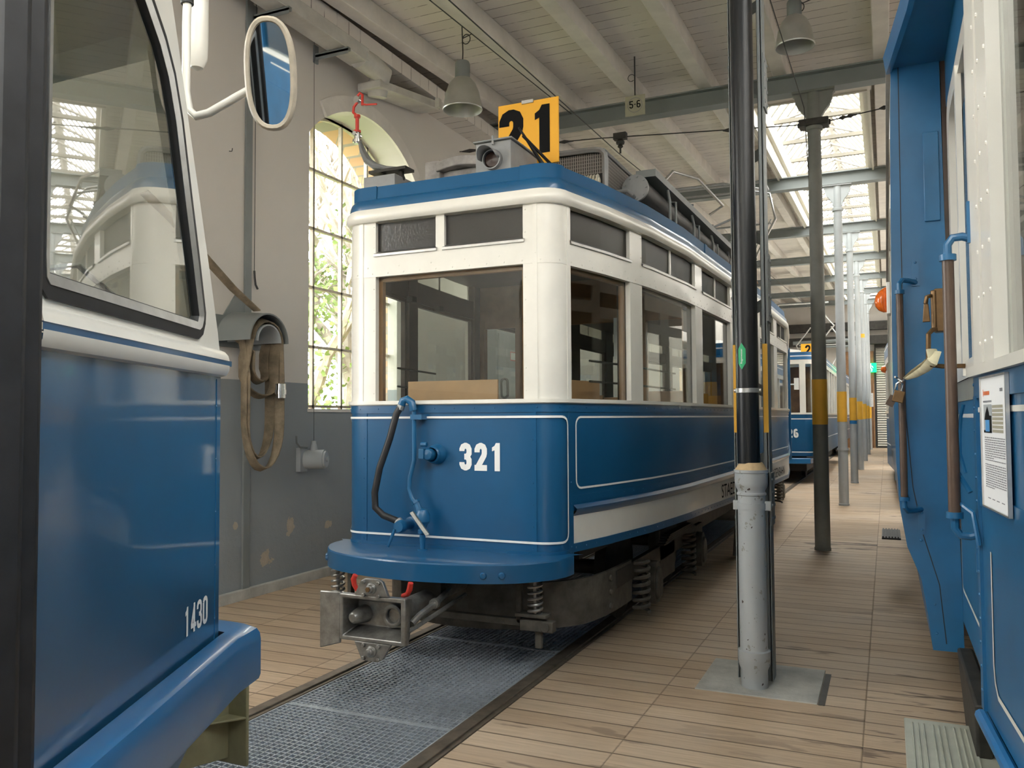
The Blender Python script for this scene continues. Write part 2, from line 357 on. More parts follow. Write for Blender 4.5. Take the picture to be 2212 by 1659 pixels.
# stroke: centre line + width -> quads in 2D with mitre joints
def stroke2(pts, w_, closed=False):
    P = [Vector((a, b_)) for a, b_ in pts]; n = len(P); Lf = []; Rt = []
    for i in range(n):
        if closed: a, c = P[(i - 1) % n], P[(i + 1) % n]
        else: a, c = P[max(i - 1, 0)], P[min(i + 1, n - 1)]
        d1 = (P[i] - a); d2 = (c - P[i])
        if d1.length < 1e-9: d1 = d2
        if d2.length < 1e-9: d2 = d1
        d1.normalize(); d2.normalize(); n1 = Vector((-d1.y, d1.x)); n2 = Vector((-d2.y, d2.x)); mm = (n1 + n2)
        if mm.length < 1e-6: mm = n1
        mm.normalize(); k = w_ / 2 / max(0.35, mm.dot(n1))
        Lf.append(P[i] + mm * k); Rt.append(P[i] - mm * k)
    vs = [tuple(p) for p in Lf + Rt]; fs = []
    for i in range(n if closed else n - 1): j = (i + 1) % n; fs.append((i, j, n + j, n + i))
    return vs, fs
def arcp(cx, cy, r, a0, a1, k=6, ry=None):
    ry = ry or r; return [(cx + r * math.cos(math.radians(a0 + (a1 - a0) * i / k)), cy + ry * math.sin(math.radians(a0 + (a1 - a0) * i / k))) for i in range(k + 1)]
# digits in a 0..0.6 x 0..1 cell as centre lines
def digit(ch, w_=0.16, W=0.56):
    h = w_ / 2; x0, x1, y0, y1 = h, W - h, h, 1 - h; cx = (x0 + x1) / 2; c = min(0.13, (x1 - x0) * 0.48)
    if ch == '1':
        xr = cx + 0.04 + h; return ['poly', [(xr - w_, 0), (xr, 0), (xr, 1), (xr - w_ * 0.75, 1), (xr - w_, 0.90), (xr - w_ - 0.10, 0.84), (xr - w_ - 0.10, 0.70), (xr - w_, 0.74)]]
    top = [(x0, y1 - c), (x0 + c * .35, y1 - c * .3), (x0 + c, y1), (x1 - c, y1), (x1 - c * .35, y1 - c * .3), (x1, y1 - c)]
    bot = [(x1, y0 + c), (x1 - c * .35, y0 + c * .3), (x1 - c, y0), (x0 + c, y0), (x0 + c * .35, y0 + c * .3), (x0, y0 + c)]
    if ch == '2': return [[(x0, 0.66)] + top + [(x1, 0.62), (x1 - 0.02, 0.54), (x0 + 0.01, y0)], [(0, y0), (W, y0)]]
    if ch == '3': return [[(x0, 0.70)] + top + [(x1, 0.5 + c * .9), (x1 - c * .6, 0.5), (cx - 0.05, 0.5)], [(cx - 0.05, 0.5), (x1 - c * .6, 0.5), (x1, 0.5 - c * .9)] + bot + [(x0, 0.30)]]
    if ch == '4': return [[(x1 - 0.07, 0), (x1 - 0.07, 1)], [(x1 - 0.07, y1), (x0 - 0.0, 0.27)], [(0, 0.24), (W, 0.24)]]
    if ch == '0': return [top + bot + [(x0, y1 - c)]]
    if ch == '6': return [[(x1, 0.86)] + top[::-1][1:] + [(x0, 0.5)] + bot[::-1] + [(x1, 0.52 - c), (x1 - c * .35, 0.52 - c * .3), (x1 - c, 0.52), (x0 + 0.02, 0.52)]]
    if ch == '5': return [[(x1 + h * .6, y1), (x0, y1), (x0, 0.55), (x1 - c, 0.57), (x1, 0.57 - c)] + bot + [(x0, 0.26)]]
    return []
def digits(text, height, w_=0.16, W=0.56, gap=0.14):
    V = []; F = []; x = 0
    for ch in text:
        if ch == '-':
            o = len(V); V += [(x, 0.45), (x + 0.28, 0.45), (x + 0.28, 0.55), (x, 0.55)]; F.append((o, o + 1, o + 2, o + 3)); x += 0.28 + gap; continue
        sts = digit(ch, w_, W)
        if sts and sts[0] == 'poly':
            o = len(V); V += [(x + a, b_) for a, b_ in sts[1]]; F.append(tuple(range(o, o + len(sts[1])))); x += W + gap; continue
        for li, s_ in enumerate(sts):
            vs, fs = stroke2(s_, w_); o = len(V); V += [(x + a, b_, li) for a, b_ in vs]; F += [tuple(i + o for i in f_) for f_ in fs]
        x += W + gap
    tot = x - gap
    return [((v[0] - tot / 2) * height, v[1] * height, v[2] if len(v) > 2 else 0) for v in V], F, tot * height
def text_mesh(s, size):
    c = bpy.data.curves.new('t', 'FONT'); c.body = s; c.size = size; c.align_x = 'CENTER'; c.resolution_u = 3
    o = bpy.data.objects.new('t', c); col.objects.link(o)
    dg = bpy.context.evaluated_depsgraph_get(); dg.update(); me = bpy.data.meshes.new_from_object(o.evaluated_get(dg))
    V = [(v.co.x, v.co.y) for v in me.vertices]; F = [tuple(p.vertices) for p in me.polygons]
    bpy.data.objects.remove(o); bpy.data.curves.remove(c); bpy.data.meshes.remove(me); return V, F
def plane_map(o, ux, uy):
    o = Vector(o); ux = Vector(ux); uy = Vector(uy)
    return lambda a, b_: tuple(o + ux * a + uy * b_)
def flat_marks(V, F, mp):
    mb = MB(); out = []
    for v in V:
        p = Vector(mp(v[0], v[1]))
        if len(v) > 2 and v[2]:
            e = 0.002; n_ = (Vector(mp(v[0] + e, v[1])) - p).cross(Vector(mp(v[0], v[1] + e)) - p).normalized(); p = p + n_ * 0.0005 * v[2]
        out.append(tuple(p))
    mb.add(out, F); return mb

# ------------------------------------------------------------------ body path (plan outline of a tram)
class Path:
    def __init__(s, cx, y0, hf, rc, side, sgn=1):
        # hf: half width of the front before the corner; rc corner radius; side: [(half width, y)...]
        s.cx = cx; R = []
        R.append((0, y0)); R.append((hf * 0.5, y0)); R.append((hf, y0))
        ang = math.atan2(side[0][0] - (hf + rc * 0.8), 1e-9 + side[0][1] - y0 - rc)
        tx = side[0][0] - (hf); 
        for k in range(1, 7):
            th = PI / 2 * k / 6; R.append((hf + rc * math.sin(th) * (side[0][0] - hf) / rc, y0 + (rc * (1 - math.cos(th))) * (side[0][1] - y0) / rc))
        R += side[1:]
        # refine side
        fine = R[:9]
        for a, b_ in zip(R[8:-1], R[9:]):
            n = max(1, int((b_[1] - a[1]) / 0.25))
            for k in range(1, n + 1): fine.append((a[0] + (b_[0] - a[0]) * k / n, a[1] + (b_[1] - a[1]) * k / n))
        R = fine
        full = [(-a, b_) for a, b_ in R[::-1][:-1]] + R
        s.p = [Vector((cx + a, y0 + sgn * (b_ - y0))) for a, b_ in full]; s.s = [0.0]
        for a, b_ in zip(s.p[:-1], s.p[1:]): s.s.append(s.s[-1] + (b_ - a).length)
        mid = s.s[len(R) - 1]; s.s = [q - mid for q in s.s]; s.sgn = sgn
        s.nrm = []
        for i in range(len(s.p)):
            d = (s.p[min(i + 1, len(s.p) - 1)] - s.p[max(i - 1, 0)]).normalized(); nn = Vector((d.y, -d.x)) * sgn; s.nrm.append(nn)
    def at(s, q, off=0.0):
        S = s.s; q = max(S[0], min(S[-1], q)); lo, hi = 0, len(S) - 1
        while hi - lo > 1:
            mdl = (lo + hi) // 2
            if S[mdl] <= q: lo = mdl
            else: hi = mdl
        f = (q - S[lo]) / (S[hi] - S[lo]); p = s.p[lo].lerp(s.p[hi], f); nn = s.nrm[lo].lerp(s.nrm[hi], f).normalized()
        return p + nn * off, nn
    def sY(s, y):
        for i in range(len(s.p) // 2 + 3, len(s.p) - 1):
            a, b_ = s.p[i].y, s.p[i + 1].y
            if (a - y) * (b_ - y) <= 0 and a != b_: return s.s[i] + (s.s[i + 1] - s.s[i]) * (y - a) / (b_ - a)
        return s.s[-1] if s.sgn * (y - s.p[-1].y) > 0 else s.s[len(s.p) // 2]
    def samples(s, a, b_):
        inner = [q for q in s.s if a + 1e-4 < q < b_ - 1e-4]; return [a] + inner + [b_]
def strip(mb, P, s0, s1, z0, z1, o0, o1):
    q = P.samples(s0, s1); base = len(mb.v)
    for k in q:
        for off in (o0, o1):
            p, _ = P.at(k, off)
            za = z0(p.y) if callable(z0) else z0; zb = z1(p.y) if callable(z1) else z1
            mb.v.append((p.x, p.y, za)); mb.v.append((p.x, p.y, zb))
    for i in range(len(q) - 1):
        a = base + 4 * i; b_ = a + 4
        mb.f += [(a, b_, b_ + 1, a + 1), (a + 2, a + 3, b_ + 3, b_ + 2), (a, a + 2, b_ + 2, b_), (a + 1, b_ + 1, b_ + 3, a + 3)]
    a = base; mb.f.append((a, a + 1, a + 3, a + 2)); a = base + 4 * (len(q) - 1); mb.f.append((a, a + 2, a + 3, a + 1))
    return mb
def prof_strip(mb, P, s0, s1, prof):
    """sweep an open (offset, z) profile along the path"""
    q = P.samples(s0, s1); base = len(mb.v); n = len(prof)
    for k in q:
        for off, z in prof:
            p, _ = P.at(k, off); mb.v.append((p.x, p.y, z))
    for i in range(len(q) - 1):
        for j in range(n - 1):
            a = base + i * n + j; mb.f.append((a, a + 1, a + n + 1, a + n))
    return mb
def onpath(P, off, sc_=1): return lambda a, b_: (lambda p: (p.x, p.y, b_))(P.at(a, off)[0])
def sstroke(P, pts, w_, off, closed=False):
    d = []
    n = len(pts)
    for i in range(n if closed else n - 1):
        a, b_ = pts[i], pts[(i + 1) % n]; k = max(1, int(math.hypot(a[0] - b_[0], a[1] - b_[1]) / 0.02))
        for j in range(k): d.append((a[0] + (b_[0] - a[0]) * j / k, a[1] + (b_[1] - a[1]) * j / k))
    if not closed: d.append(pts[-1])
    vs, fs = stroke2(d, w_, closed); mp = onpath(P, off); mb = MB(); mb.add([mp(a, b_) for a, b_ in vs], fs); return mb
def rrect(a0, a1, b0, b1, r):
    return arcp(a1 - r, b1 - r, r, 90, 0, 4) + arcp(a1 - r, b0 + r, r, 0, -90, 4) + arcp(a0 + r, b0 + r, r, -90, -180, 4) + arcp(a0 + r, b1 - r, r, 180, 90, 4)
def rivets(mb, P, s0, s1, z, step=0.10, off=0.0, r=0.006):
    n = max(1, int((s1 - s0) / step))
    for i in range(n + 1):
        p, nn = P.at(s0 + (s1 - s0) * i / n, off); zz = z(p.y) if callable(z) else z; mb.dome((p.x, p.y, zz), r, (nn.x, nn.y, 0))
    return mb
def vrivets(mb, P, s_, z0, z1, step=0.10, off=0.0, r=0.006):
    n = max(1, int((z1 - z0) / step))
    for i in range(n + 1):
        p, nn = P.at(s_, off); mb.dome((p.x, p.y, z0 + (z1 - z0) * i / n), r, (nn.x, nn.y, 0))
    return mb

# ================================================================== THE HALL
XW = -4.95
PY = [4.85 + 5.12 * k for k in range(8)]
# floor: left strip, middle walkway (with pit slots between the rails left open)
RL, RR = -2.985, -1.885
mb = MB()
mb.box(XW, RL - 0.06, -6, 43, -0.12, 0); mb.box(RR + 0.06, 6.5, -6, 43, -0.12, 0); mb.box(RL - 0.06, RR + 0.06, 12.3, 43, -0.12, -0.002)
mb.box(RL - 0.06, RR + 0.06, -6, 0.2, -0.12, -0.002)
struct(mb.build('floor', 'floor_wood', smooth=False), 'worn plank floor of the depot hall')
mb = MB(); mb.box(RL - 0.09, RR + 0.09, 0.1, 12.4, -0.75, -0.72); mb.box(RL - 0.09, RL - 0.06, 0.1, 12.4, -0.75, -0.12); mb.box(RR + 0.06, RR + 0.09, 0.1, 12.4, -0.75, -0.12); mb.box(RL - 0.09, RR + 0.09, 12.35, 12.4, -0.75, -0.12); mb.box(RL - 0.09, RR + 0.09, 0.1, 0.15, -0.75, -0.12)
struct(mb.build('floor_pit', 'pit', smooth=False), 'dark pit under the grating')
for x, l in ((RL, 'brown steel rail left of the floor grating'), (RR, 'brown steel rail right of the floor grating')):
    mb = MB(); mb.box(x - 0.055, x + 0.055, 0.2, 43, -0.06, 0.004); mb.box(x - 0.025, x + 0.03, 0.2, 43, 0.004, 0.014)
    tag(mb.build('rail', 'rail_steel', bevel=0.003), l, 'rail')
for x, l in ((0.56, 'steel rail in the floor under the near side of the right hand tram'), (1.66, 'steel rail in the floor under the far side of the right hand tram')):
    mb = MB(); mb.box(x - 0.05, x + 0.05, 0, 43, -0.03, 0.006); tag(mb.build('rail', 'rail_steel'), l, 'rail')
# grating panels
def grating(y0, y1):
    mb = MB(); x0, x1 = RL + 0.062, RR - 0.062
    n = int(round((x1 - x0) / 0.033)); 
    for i in range(n + 1):
        x = x0 + (x1 - x0) * i / n; mb.box(x - 0.0022, x + 0.0022, y0, y1, -0.032, -0.002)
    k = int(round((y1 - y0) / 0.033))
    for i in range(k + 1):
        y = y0 + (y1 - y0) * i / k; mb.box(x0, x1, y - 0.0028, y + 0.0028, -0.022, -0.003)
    for a, b_ in ((y0, y0 + 0.010), (y1 - 0.010, y1)): mb.box(x0, x1, a, b_, -0.035, 0.0)
    for a, b_ in ((x0 - 0.004, x0 + 0.004), (x1 - 0.004, x1 + 0.004)): mb.box(a, b_, y0, y1, -0.035, 0.0)
    return mb.build('floor_grating', 'grating_steel', smooth=False)
gy = [0.62, 2.08, 3.565, 5.02, 6.48, 7.94, 9.4, 10.86, 12.3]
gl = ['grey steel grating panel under the tram numbered 1430', 'grey steel grating panel between the rails nearest the camera, before the bright joint', 'grey steel grating panel in front of tram 321 below its coupler', 'first grating panel in the shade under tram 321', 'second grating panel in the dark under tram 321', 'third grating panel deep under tram 321', 'fourth grating panel deep under tram 321', 'fifth grating panel deep under tram 321']
for i, (a, b_) in enumerate(zip(gy[:-1], gy[1:])): tag(grating(a + 0.004, b_ - 0.004), gl[i], 'grating', 'grating panels between the rails')
mb = MB(); mb.box(-1.0, -0.36, 4.635, 5.26, -0.02, 0.006)
tag(mb.build('concrete_slab', 'concrete', smooth=False, bevel=0.004), 'square grey concrete slab in the planks under the nearest column', 'slab')
mb = MB(); mb.box(-0.358, -0.325, 4.63, 5.20, -0.01, 0.002); tag(mb.build('slab_gap', 'dark_metal'), 'dark open gap along the right edge of the concrete slab', 'gap')

# left wall with arched windows (inner plaster plane X = -4.95, glass at -5.3, brick outside to -5.62)
WY = [(2.12 - 0.95, 2.12 + 0.95), (7.24 - 0.95, 7.24 + 0.95), (12.36 - 0.95, 12.36 + 0.95), (17.48 - 0.95, 17.48 + 0.95), (22.6 - 0.95, 22.6 + 0.95), (27.72 - 0.95, 27.72 + 0.95), (32.84 - 0.95, 32.84 + 0.95), (37.96 - 0.95, 37.96 + 0.95)]
Z0, ZS, ZA, ZT = 1.60, 4.24, 4.68, 6.9
def arch_z(t, h=0.95, sag=ZA - ZS):
    R_ = (h * h + sag * sag) / (2 * sag); return ZS - (R_ - sag) + math.sqrt(max(0, R_ * R_ - t * t))
def wall_layer(x0, x1, grow, zb):
    mb = MB(); y = -6.0
    for a, b_ in WY:
        a -= grow; b_ += grow; h = (b_ - a) / 2; c = (a + b_) / 2
        mb.box(x0, x1, y, a, 0, ZT); mb.box(x0, x1, a, b_, 0, zb)
        K = 20
        for i in range(K):
            ya, yb = a + (b_ - a) * i / K, a + (b_ - a) * (i + 1) / K
            za, zb_ = arch_z(ya - c, h, ZA - ZS + grow * 0.4), arch_z(yb - c, h, ZA - ZS + grow * 0.4)
            mb.add([(x0, ya, za), (x0, yb, zb_), (x0, yb, ZT), (x0, ya, ZT), (x1, ya, za), (x1, yb, zb_), (x1, yb, ZT), (x1, ya, ZT)], [(0, 1, 2, 3), (4, 7, 6, 5), (0, 4, 5, 1), (3, 2, 6, 7)])
        y = b_
    mb.box(x0, x1, y, 43, 0, ZT); return mb
struct(wall_layer(-5.30, XW, 0.0, Z0).build('wall_left', 'wall_plaster', smooth=False), 'plaster wall, beige above and grey below')
struct(wall_layer(-5.64, -5.302, 0.0, Z0 - 0.03).build('wall_outside', 'brick', smooth=False), 'brick outer skin of the left wall')
for wi, (a, b_) in enumerate(WY[:6]):
    c = (a + b_) / 2
    # raised plaster arch band round the opening
    mb = MB(); pts = []
    for i in range(25):
        th = -1 + 2 * i / 24; t = 0.95 * th; pts.append((c + t, arch_z(t)))
    apts = pts[3:]
    base = 0
    for (r0, r1) in ((0.0, 0.16),):
        vs = []; 
        for yy, zz in apts:
            d = Vector((yy - c, zz - 3.4)).normalized()
            for rr, xx in ((r0, XW), (r0, XW + 0.03), (r1, XW + 0.02), (r1, XW)): vs.append((xx, yy + d.x * rr, zz + d.y * rr))
        fs = []
        for i in range(len(apts) - 1):
            for k in range(4): fs.append((4 * i + k, 4 * i + (k + 1) % 4, 4 * i + 4 + (k + 1) % 4, 4 * i + 4 + k))
        fs += [(0, 1, 2, 3), tuple(4 * (len(apts) - 1) + q for q in (3, 2, 1, 0))]; mb.add(vs, fs)
    mb.box(XW, XW + 0.03, b_, b_ + 0.16, ZS - 0.35, ZS + 0.06)
    wn_ = thing('window_%d' % (wi + 1), 'tall arched window with thin steel glazing bars in the left wall', 'window', (-5.3, c, Z0)); wn_['kind'] = 'structure'
    del wn_['category']
    mb.build('arch_band', 'rafter_white', wn_)
    fb = MB(); xg = -5.3
    for yy in [a + 0.02 + 0.4775 * k for k in range(5)]:
        fb.box(xg - 0.02, xg + 0.02, yy - 0.014, yy + 0.014, Z0, arch_z(min(0.94, abs(yy - c))) - 0.0)
    for k in range(6):
        zz = Z0 + 0.03 + 0.605 * k; fb.box(xg - 0.02, xg + 0.02, a, b_, zz - 0.013, zz + 0.013)
    for i in range(24):
        (ya, za), (yb, zb_) = pts[i], pts[i + 1]; fb.hexa([(xg - 0.02, ya, za - 0.035), (xg + 0.02, ya, za - 0.035), (xg + 0.02, ya, za), (xg - 0.02, ya, za)], [(xg - 0.02, yb, zb_ - 0.035), (xg + 0.02, yb, zb_ - 0.035), (xg + 0.02, yb, zb_), (xg - 0.02, yb, zb_)])
    fb.build('window_frame', 'mirror_case', wn_, smooth=False)
    g = MB(); vs = [(xg, a, Z0), (xg, b_, Z0)] + [(xg, yy, zz) for yy, zz in pts[::-1]]; g.add(vs, [tuple(range(len(vs)))]); g.build('window_pane', 'window_glass', wn_, smooth=False)
    MB().box(-5.3, XW + 0.01, a - 0.01, b_ + 0.01, Z0 - 0.03, Z0).build('window_sill', 'rafter_white', wn_)
# skirting, groove pipe
struct(MB().box(XW, XW + 0.05, -6, 43, 0, 0.085).build('baseboard_left', 'concrete', bevel=0.004), 'grey plaster plinth along the left wall')
lab(struct(MB().box(XW, XW + 0.02, 5.42, 5.50, 0.08, 5.2).build('trim_1', 'grey_paint', bevel=0.003)), 'grey vertical cover strip on the left wall')
# far wall, right wall, near wall with the open gate
struct(MB().box(XW, 6.5, 43, 43.3, 0, 8.2).build('wall_far', 'wall_plaster', smooth=False), 'far end wall of the hall')
struct(MB().box(6.5, 6.8, -6, 43, 0, 8.2).build('wall_right', 'wall_plaster', smooth=False), 'right wall of the hall')
mb = MB(); mb.box(XW, -4.3, -6.2, -6, 0, 8); mb.box(-2.3, 6.5, -6.2, -6, 0, 8); mb.box(-4.3, -2.3, -6.2, -6, 2.5, 8)
struct(mb.build('wall_near', 'wall_plaster', smooth=False), 'wall with the open gates behind the camera')
# ceiling: sloping boards, opening for the skylight X -1.62..-0.13, Y 10.8..42
ZC = 5.66
def cz(y): return ZC + rise(y)
mb = MB()
def slab(x0, x1, y0, y1, t=0.05):
    mb.add([(x0, y0, cz(y0)), (x1, y0, cz(y0)), (x1, y1, cz(y1)), (x0, y1, cz(y1)), (x0, y0, cz(y0) + t), (x1, y0, cz(y0) + t), (x1, y1, cz(y1) + t), (x0, y1, cz(y1) + t)], [(0, 3, 2, 1), (4, 5, 6, 7), (0, 1, 5, 4), (1, 2, 6, 5), (2, 3, 7, 6), (3, 0, 4, 7)])
slab(-5.3, -1.62, 0.4, 43); slab(-1.62, -0.13, 0.4, 10.8); slab(-1.62, -0.13, 42, 43); slab(-0.13, 1.2, 0.4, 10.8); slab(5.4, 6.5, 0.4, 10.8); slab(1.2, 5.4, 4.0, 10.8); slab(-0.13, 3.0, 10.8, 42); slab(6.3, 6.5, 10.8, 42); slab(-0.13, 6.5, 42, 43)
slab(-5.3, -3.9, -6, 0.4); slab(-0.1, 1.2, -6, 0.4); slab(5.4, 6.5, -6, 0.4); slab(1.2, 5.4, -6, -5.0); slab(-3.9, -0.1, -6, -5.1); slab(-3.9, -0.1, -0.5, 0.4)
ceil = struct(mb.build('ceiling', 'ceiling_boards', smooth=False), 'sloping ceiling of white painted boards')
for x in (-4.48, -3.62, -2.76, -1.90, 0.03, 0.9, 1.76, 2.62, 3.5, 4.4, 5.3):
    mb = MB(); h = 0.20
    for a, b_ in ([(0.45, 43)]):
        mb.add([(x - 0.08, a, cz(a) - h), (x + 0.08, a, cz(a) - h), (x + 0.08, b_, cz(b_) - h), (x - 0.08, b_, cz(b_) - h), (x - 0.08, a, cz(a)), (x + 0.08, a, cz(a)), (x + 0.08, b_, cz(b_)), (x - 0.08, b_, cz(b_))], [(0, 3, 2, 1), (4, 5, 6, 7), (0, 1, 5, 4), (1, 2, 6, 5), (2, 3, 7, 6), (3, 0, 4, 7)])
    mb.build('rafter', 'rafter_white', ceil, smooth=False, bevel=0.01)
mb = MB(); x = -1.04; a, b_ = 0.45, 10.7; h = 0.2
mb.add([(x - 0.08, a, cz(a) - h), (x + 0.08, a, cz(a) - h), (x + 0.08, b_, cz(b_) - h), (x - 0.08, b_, cz(b_) - h), (x - 0.08, a, cz(a)), (x + 0.08, a, cz(a)), (x + 0.08, b_, cz(b_)), (x - 0.08, b_, cz(b_))], [(0, 3, 2, 1), (4, 5, 6, 7), (0, 1, 5, 4), (1, 2, 6, 5), (2, 3, 7, 6), (3, 0, 4, 7)])
mb.build('rafter', 'rafter_white', ceil, smooth=False, bevel=0.01)
# wall plate
lab(struct(MB().box(XW, -4.62, -5.9, 42.9, 5.17, 5.32).build('trim_2', 'ceiling_boards', smooth=False)), 'board soffit where the ceiling meets the left wall')
struct(MB().box(-5.3, XW + 0.001, -5.9, 42.9, 5.3, 7.3).build('trim_3', 'wall_plaster', smooth=False), 'plaster above the board soffit')
# skylight: kerb, ridge, bars, ties, glass
sk = thing('skylight', 'long gabled glass roof light with white glazing bars over the column row', 'skylight', (-0.875, 26.4, 6.6)); sk['kind'] = 'structure'; del sk['category']
X0, X1, XR, HR = -1.62, -0.13, -0.875, 1.02
def kerb(x, s_):
    mb = MB()
    for (da, db, za, zb) in ((0, 0.05, -0.22, 0.28), (0.05, 0.11, 0.02, 0.28), (-0.03, 0, -0.24, -0.18)):
        xa, xb = x + s_ * -da, x + s_ * -db
        q = [(xa, 10.8), (xb, 10.8), (xb, 42), (xa, 42)]
        mb.hexa([(p[0], p[1], cz(p[1]) + za) for p in q], [(p[0], p[1], cz(p[1]) + zb) for p in q])
    return mb.build('kerb', 'skylight_bar', sk, smooth=False)
kerb(X0, -1); kerb(X1, 1)
mb = MB(); mb.box(X0, X1, 10.76, 10.80, cz(10.8) - 0.26, cz(10.8) + 1.3); mb.box(X0 - 0.05, X1 + 0.05, 10.62, 10.80, cz(10.8) - 0.24, cz(10.8) - 0.02); mb.box(X0, X1, 42, 42.04, cz(42) - 0.2, cz(42) + 1.3); mb.build('end_board', 'ceiling_boards', sk, smooth=False)
ridge = MB().tube([(XR, 10.8, cz(10.8) + HR + 0.16), (XR, 42, cz(42) + HR + 0.16)], 0.08, 4).build('ridge_beam', 'glazing_bar', sk, smooth=False)
mb = MB(); y = 10.85
while y < 42:
    for x in (X0, X1): mb.hexa([(x, y - 0.024, cz(y) + 0.235), (x, y + 0.024, cz(y) + 0.235), (XR, y + 0.024, cz(y) + HR + 0.195), (XR, y - 0.024, cz(y) + HR + 0.195)], [(x, y - 0.024, cz(y) + 0.27), (x, y + 0.024, cz(y) + 0.27), (XR, y + 0.024, cz(y) + HR + 0.23), (XR, y - 0.024, cz(y) + HR + 0.23)])
    y += 0.40
lab(mb.build('glazing_bars', 'glazing_bar', sk, smooth=False), 'sloping glazing bars')
mb = MB()
y = 12.2
while y < 41.5:
    mb.box(X0, X1, y - 0.03, y + 0.03, cz(y) + 0.3, cz(y) + 0.36)
    for x in (X0 + 0.1, X1 - 0.1): mb.tube([(x, y, cz(y) + 0.32), (XR, y + 1.28, cz(y) + 0.95)], 0.022, 4)
    y += 1.28
mb.build('tie_rods', 'glazing_bar', sk, smooth=False)
for x in (X0, X1):
    MB().add([(x, 10.8, cz(10.8) + 0.28), (x, 42, cz(42) + 0.28), (XR, 42, cz(42) + HR + 0.24), (XR, 10.8, cz(10.8) + HR + 0.24)], [(0, 1, 2, 3)]).build('glass_slope', 'roof_glass', sk, smooth=False)
# unseen roof lights over the near bays, placed and sized to light the foreground
mb = MB(); mb.add([(1.2, -5.0, cz(-5.0) + 0.03), (5.4, -5.0, cz(-5.0) + 0.03), (5.4, 4.0, cz(4.0) + 0.03), (1.2, 4.0, cz(4.0) + 0.03)], [(0, 1, 2, 3)]); struct(mb.build('near_right_rooflight', 'roof_glass', smooth=False), 'milky roof light over the right hand track beside the camera')
g = MB().box(-3.9, -0.1, -5.1, -0.5, 5.0, 5.01).build('near_rooflight', 'roof_glass', smooth=False); struct(g, 'flat milky roof light over the bay behind the camera')
mb = MB(); mb.add([(3.0, 10.8, cz(10.8) + 0.04), (6.3, 10.8, cz(10.8) + 0.04), (6.3, 42, cz(42) + 0.04), (3.0, 42, cz(42) + 0.04)], [(0, 1, 2, 3)]); struct(mb.build('right_rooflight', 'roof_glass', smooth=False), 'milky roof light over the right hand track')  # added out of view so more daylight reaches the far bays
# cross beams and columns
bl = ['darker grey steel cross beam nearest the camera, behind the 5-6 sign', 'second steel cross beam, resting on the first light grey column', 'third steel cross beam from the camera', 'fourth steel cross beam from the camera', 'fifth steel cross beam from the camera', 'sixth steel cross beam from the camera', 'seventh steel cross beam from the camera']
for k in range(1, 8):
    y = PY[k]; zb = 5.235 + rise(y); mb = MB()
    mb.box(-5.1, 6.4, y - 0.09, y + 0.09, zb, zb + 0.018); mb.box(-5.1, 6.4, y - 0.09, y + 0.09, zb + 0.20, zb + 0.218); mb.box(-5.1, 6.4, y - 0.01, y + 0.01, zb + 0.018, zb + 0.20)
    tag(mb.build('cross_beam', 'beam_grey', smooth=False), bl[k - 1], 'beam', 'steel cross beams under the ceiling')
pl = ['dark grey iron column with a mustard band, second from the camera', 'light grey column with yellow band, first of the pale row behind the dark column', 'light grey column with yellow band and a blue ring beneath it', 'light grey column with yellow band, third of the pale row', 'light grey column with yellow band and a second small band near the top', 'light grey column with yellow band, fifth of the pale row', 'farthest light grey column with yellow band']
for k in range(1, 8):
    y = PY[k]; zt = 5.235 + rise(y); x = -0.685; dk = 'pillar_dark' if k == 1 else 'grey_light'  # column before the skylight gets darker grey, standing in for its shade
    r = 0.082 if k == 1 else 0.078
    t_ = thing('column', pl[k - 1], 'column', (x, y, 0), 'iron columns down the middle of the hall')
    MB().lathe((x, y, 0), [(r + 0.008, 0), (r + 0.008, 0.03), (r + 0.002, 0.035), (r, 1.0), (r * 0.88, zt - 0.45)], 24).build('shaft', dk, t_)
    MB().lathe((x, y, 0), [(r * 0.88, zt - 0.46), (r * 0.88 + 0.02, zt - 0.45), (r * 0.88 + 0.02, zt - 0.41), (r * 0.88, zt - 0.40), (r * 0.86, zt - 0.02), (r * 0.86, zt)], 24).build('capital_ring', dk, t_)
    mb = MB()  # bracket head: curved plate in the X direction
    prof = [(0.075, -0.36), (0.085, -0.30), (0.12, -0.24), (0.17, -0.18), (0.20, -0.11), (0.205, -0.06), (0.225, -0.03), (0.225, 0.0)]
    L_ = [(-a, b_) for a, b_ in prof]; R_ = prof[::-1]; ring = [(x + a, y - 0.035, zt + b_) for a, b_ in L_ + R_]; ring2 = [(p[0], y + 0.035, p[2]) for p in ring]
    mb.hexa(ring, ring2); mb.box(x - 0.23, x + 0.23, y - 0.08, y + 0.08, zt - 0.02, zt)
    mb.build('bracket_head', dk, t_)
    MB().lathe((x, y, 0), [(r + 0.0015, 1.41), (r + 0.0015, 1.92)], 24).build('painted_band', 'yellow_band', t_)
    if k == 1:
        MB().box(x - 0.16, x + 0.16, y - 0.10, y + 0.10, 4.82, 4.90).cyl((x - 0.18, y, 4.86), (x - 0.12, y, 4.86), 0.03).cyl((x + 0.18, y, 4.86), (x + 0.12, y, 4.86), 0.03).build('clamp_collar', 'dark_metal', t_, bevel=0.01)
    if k == 2: MB().lathe((x, y, 0), [(r, 0.93), (r + 0.015, 0.93), (r + 0.015, 0.965), (r, 0.965)], 24).build('clamp_ring', 'grey_light', t_)
    if k == 3: MB().lathe((x, y, 0), [(r + 0.0015, 1.33), (r + 0.0015, 1.409)], 24).build('blue_ring', 'blue_bright', t_)
    if k == 5: MB().lathe((x, y, 0), [(r * .9 + 0.0015, 3.7), (r * .9 + 0.0015, 4.3)], 24).build('painted_band', 'yellow_band', t_)
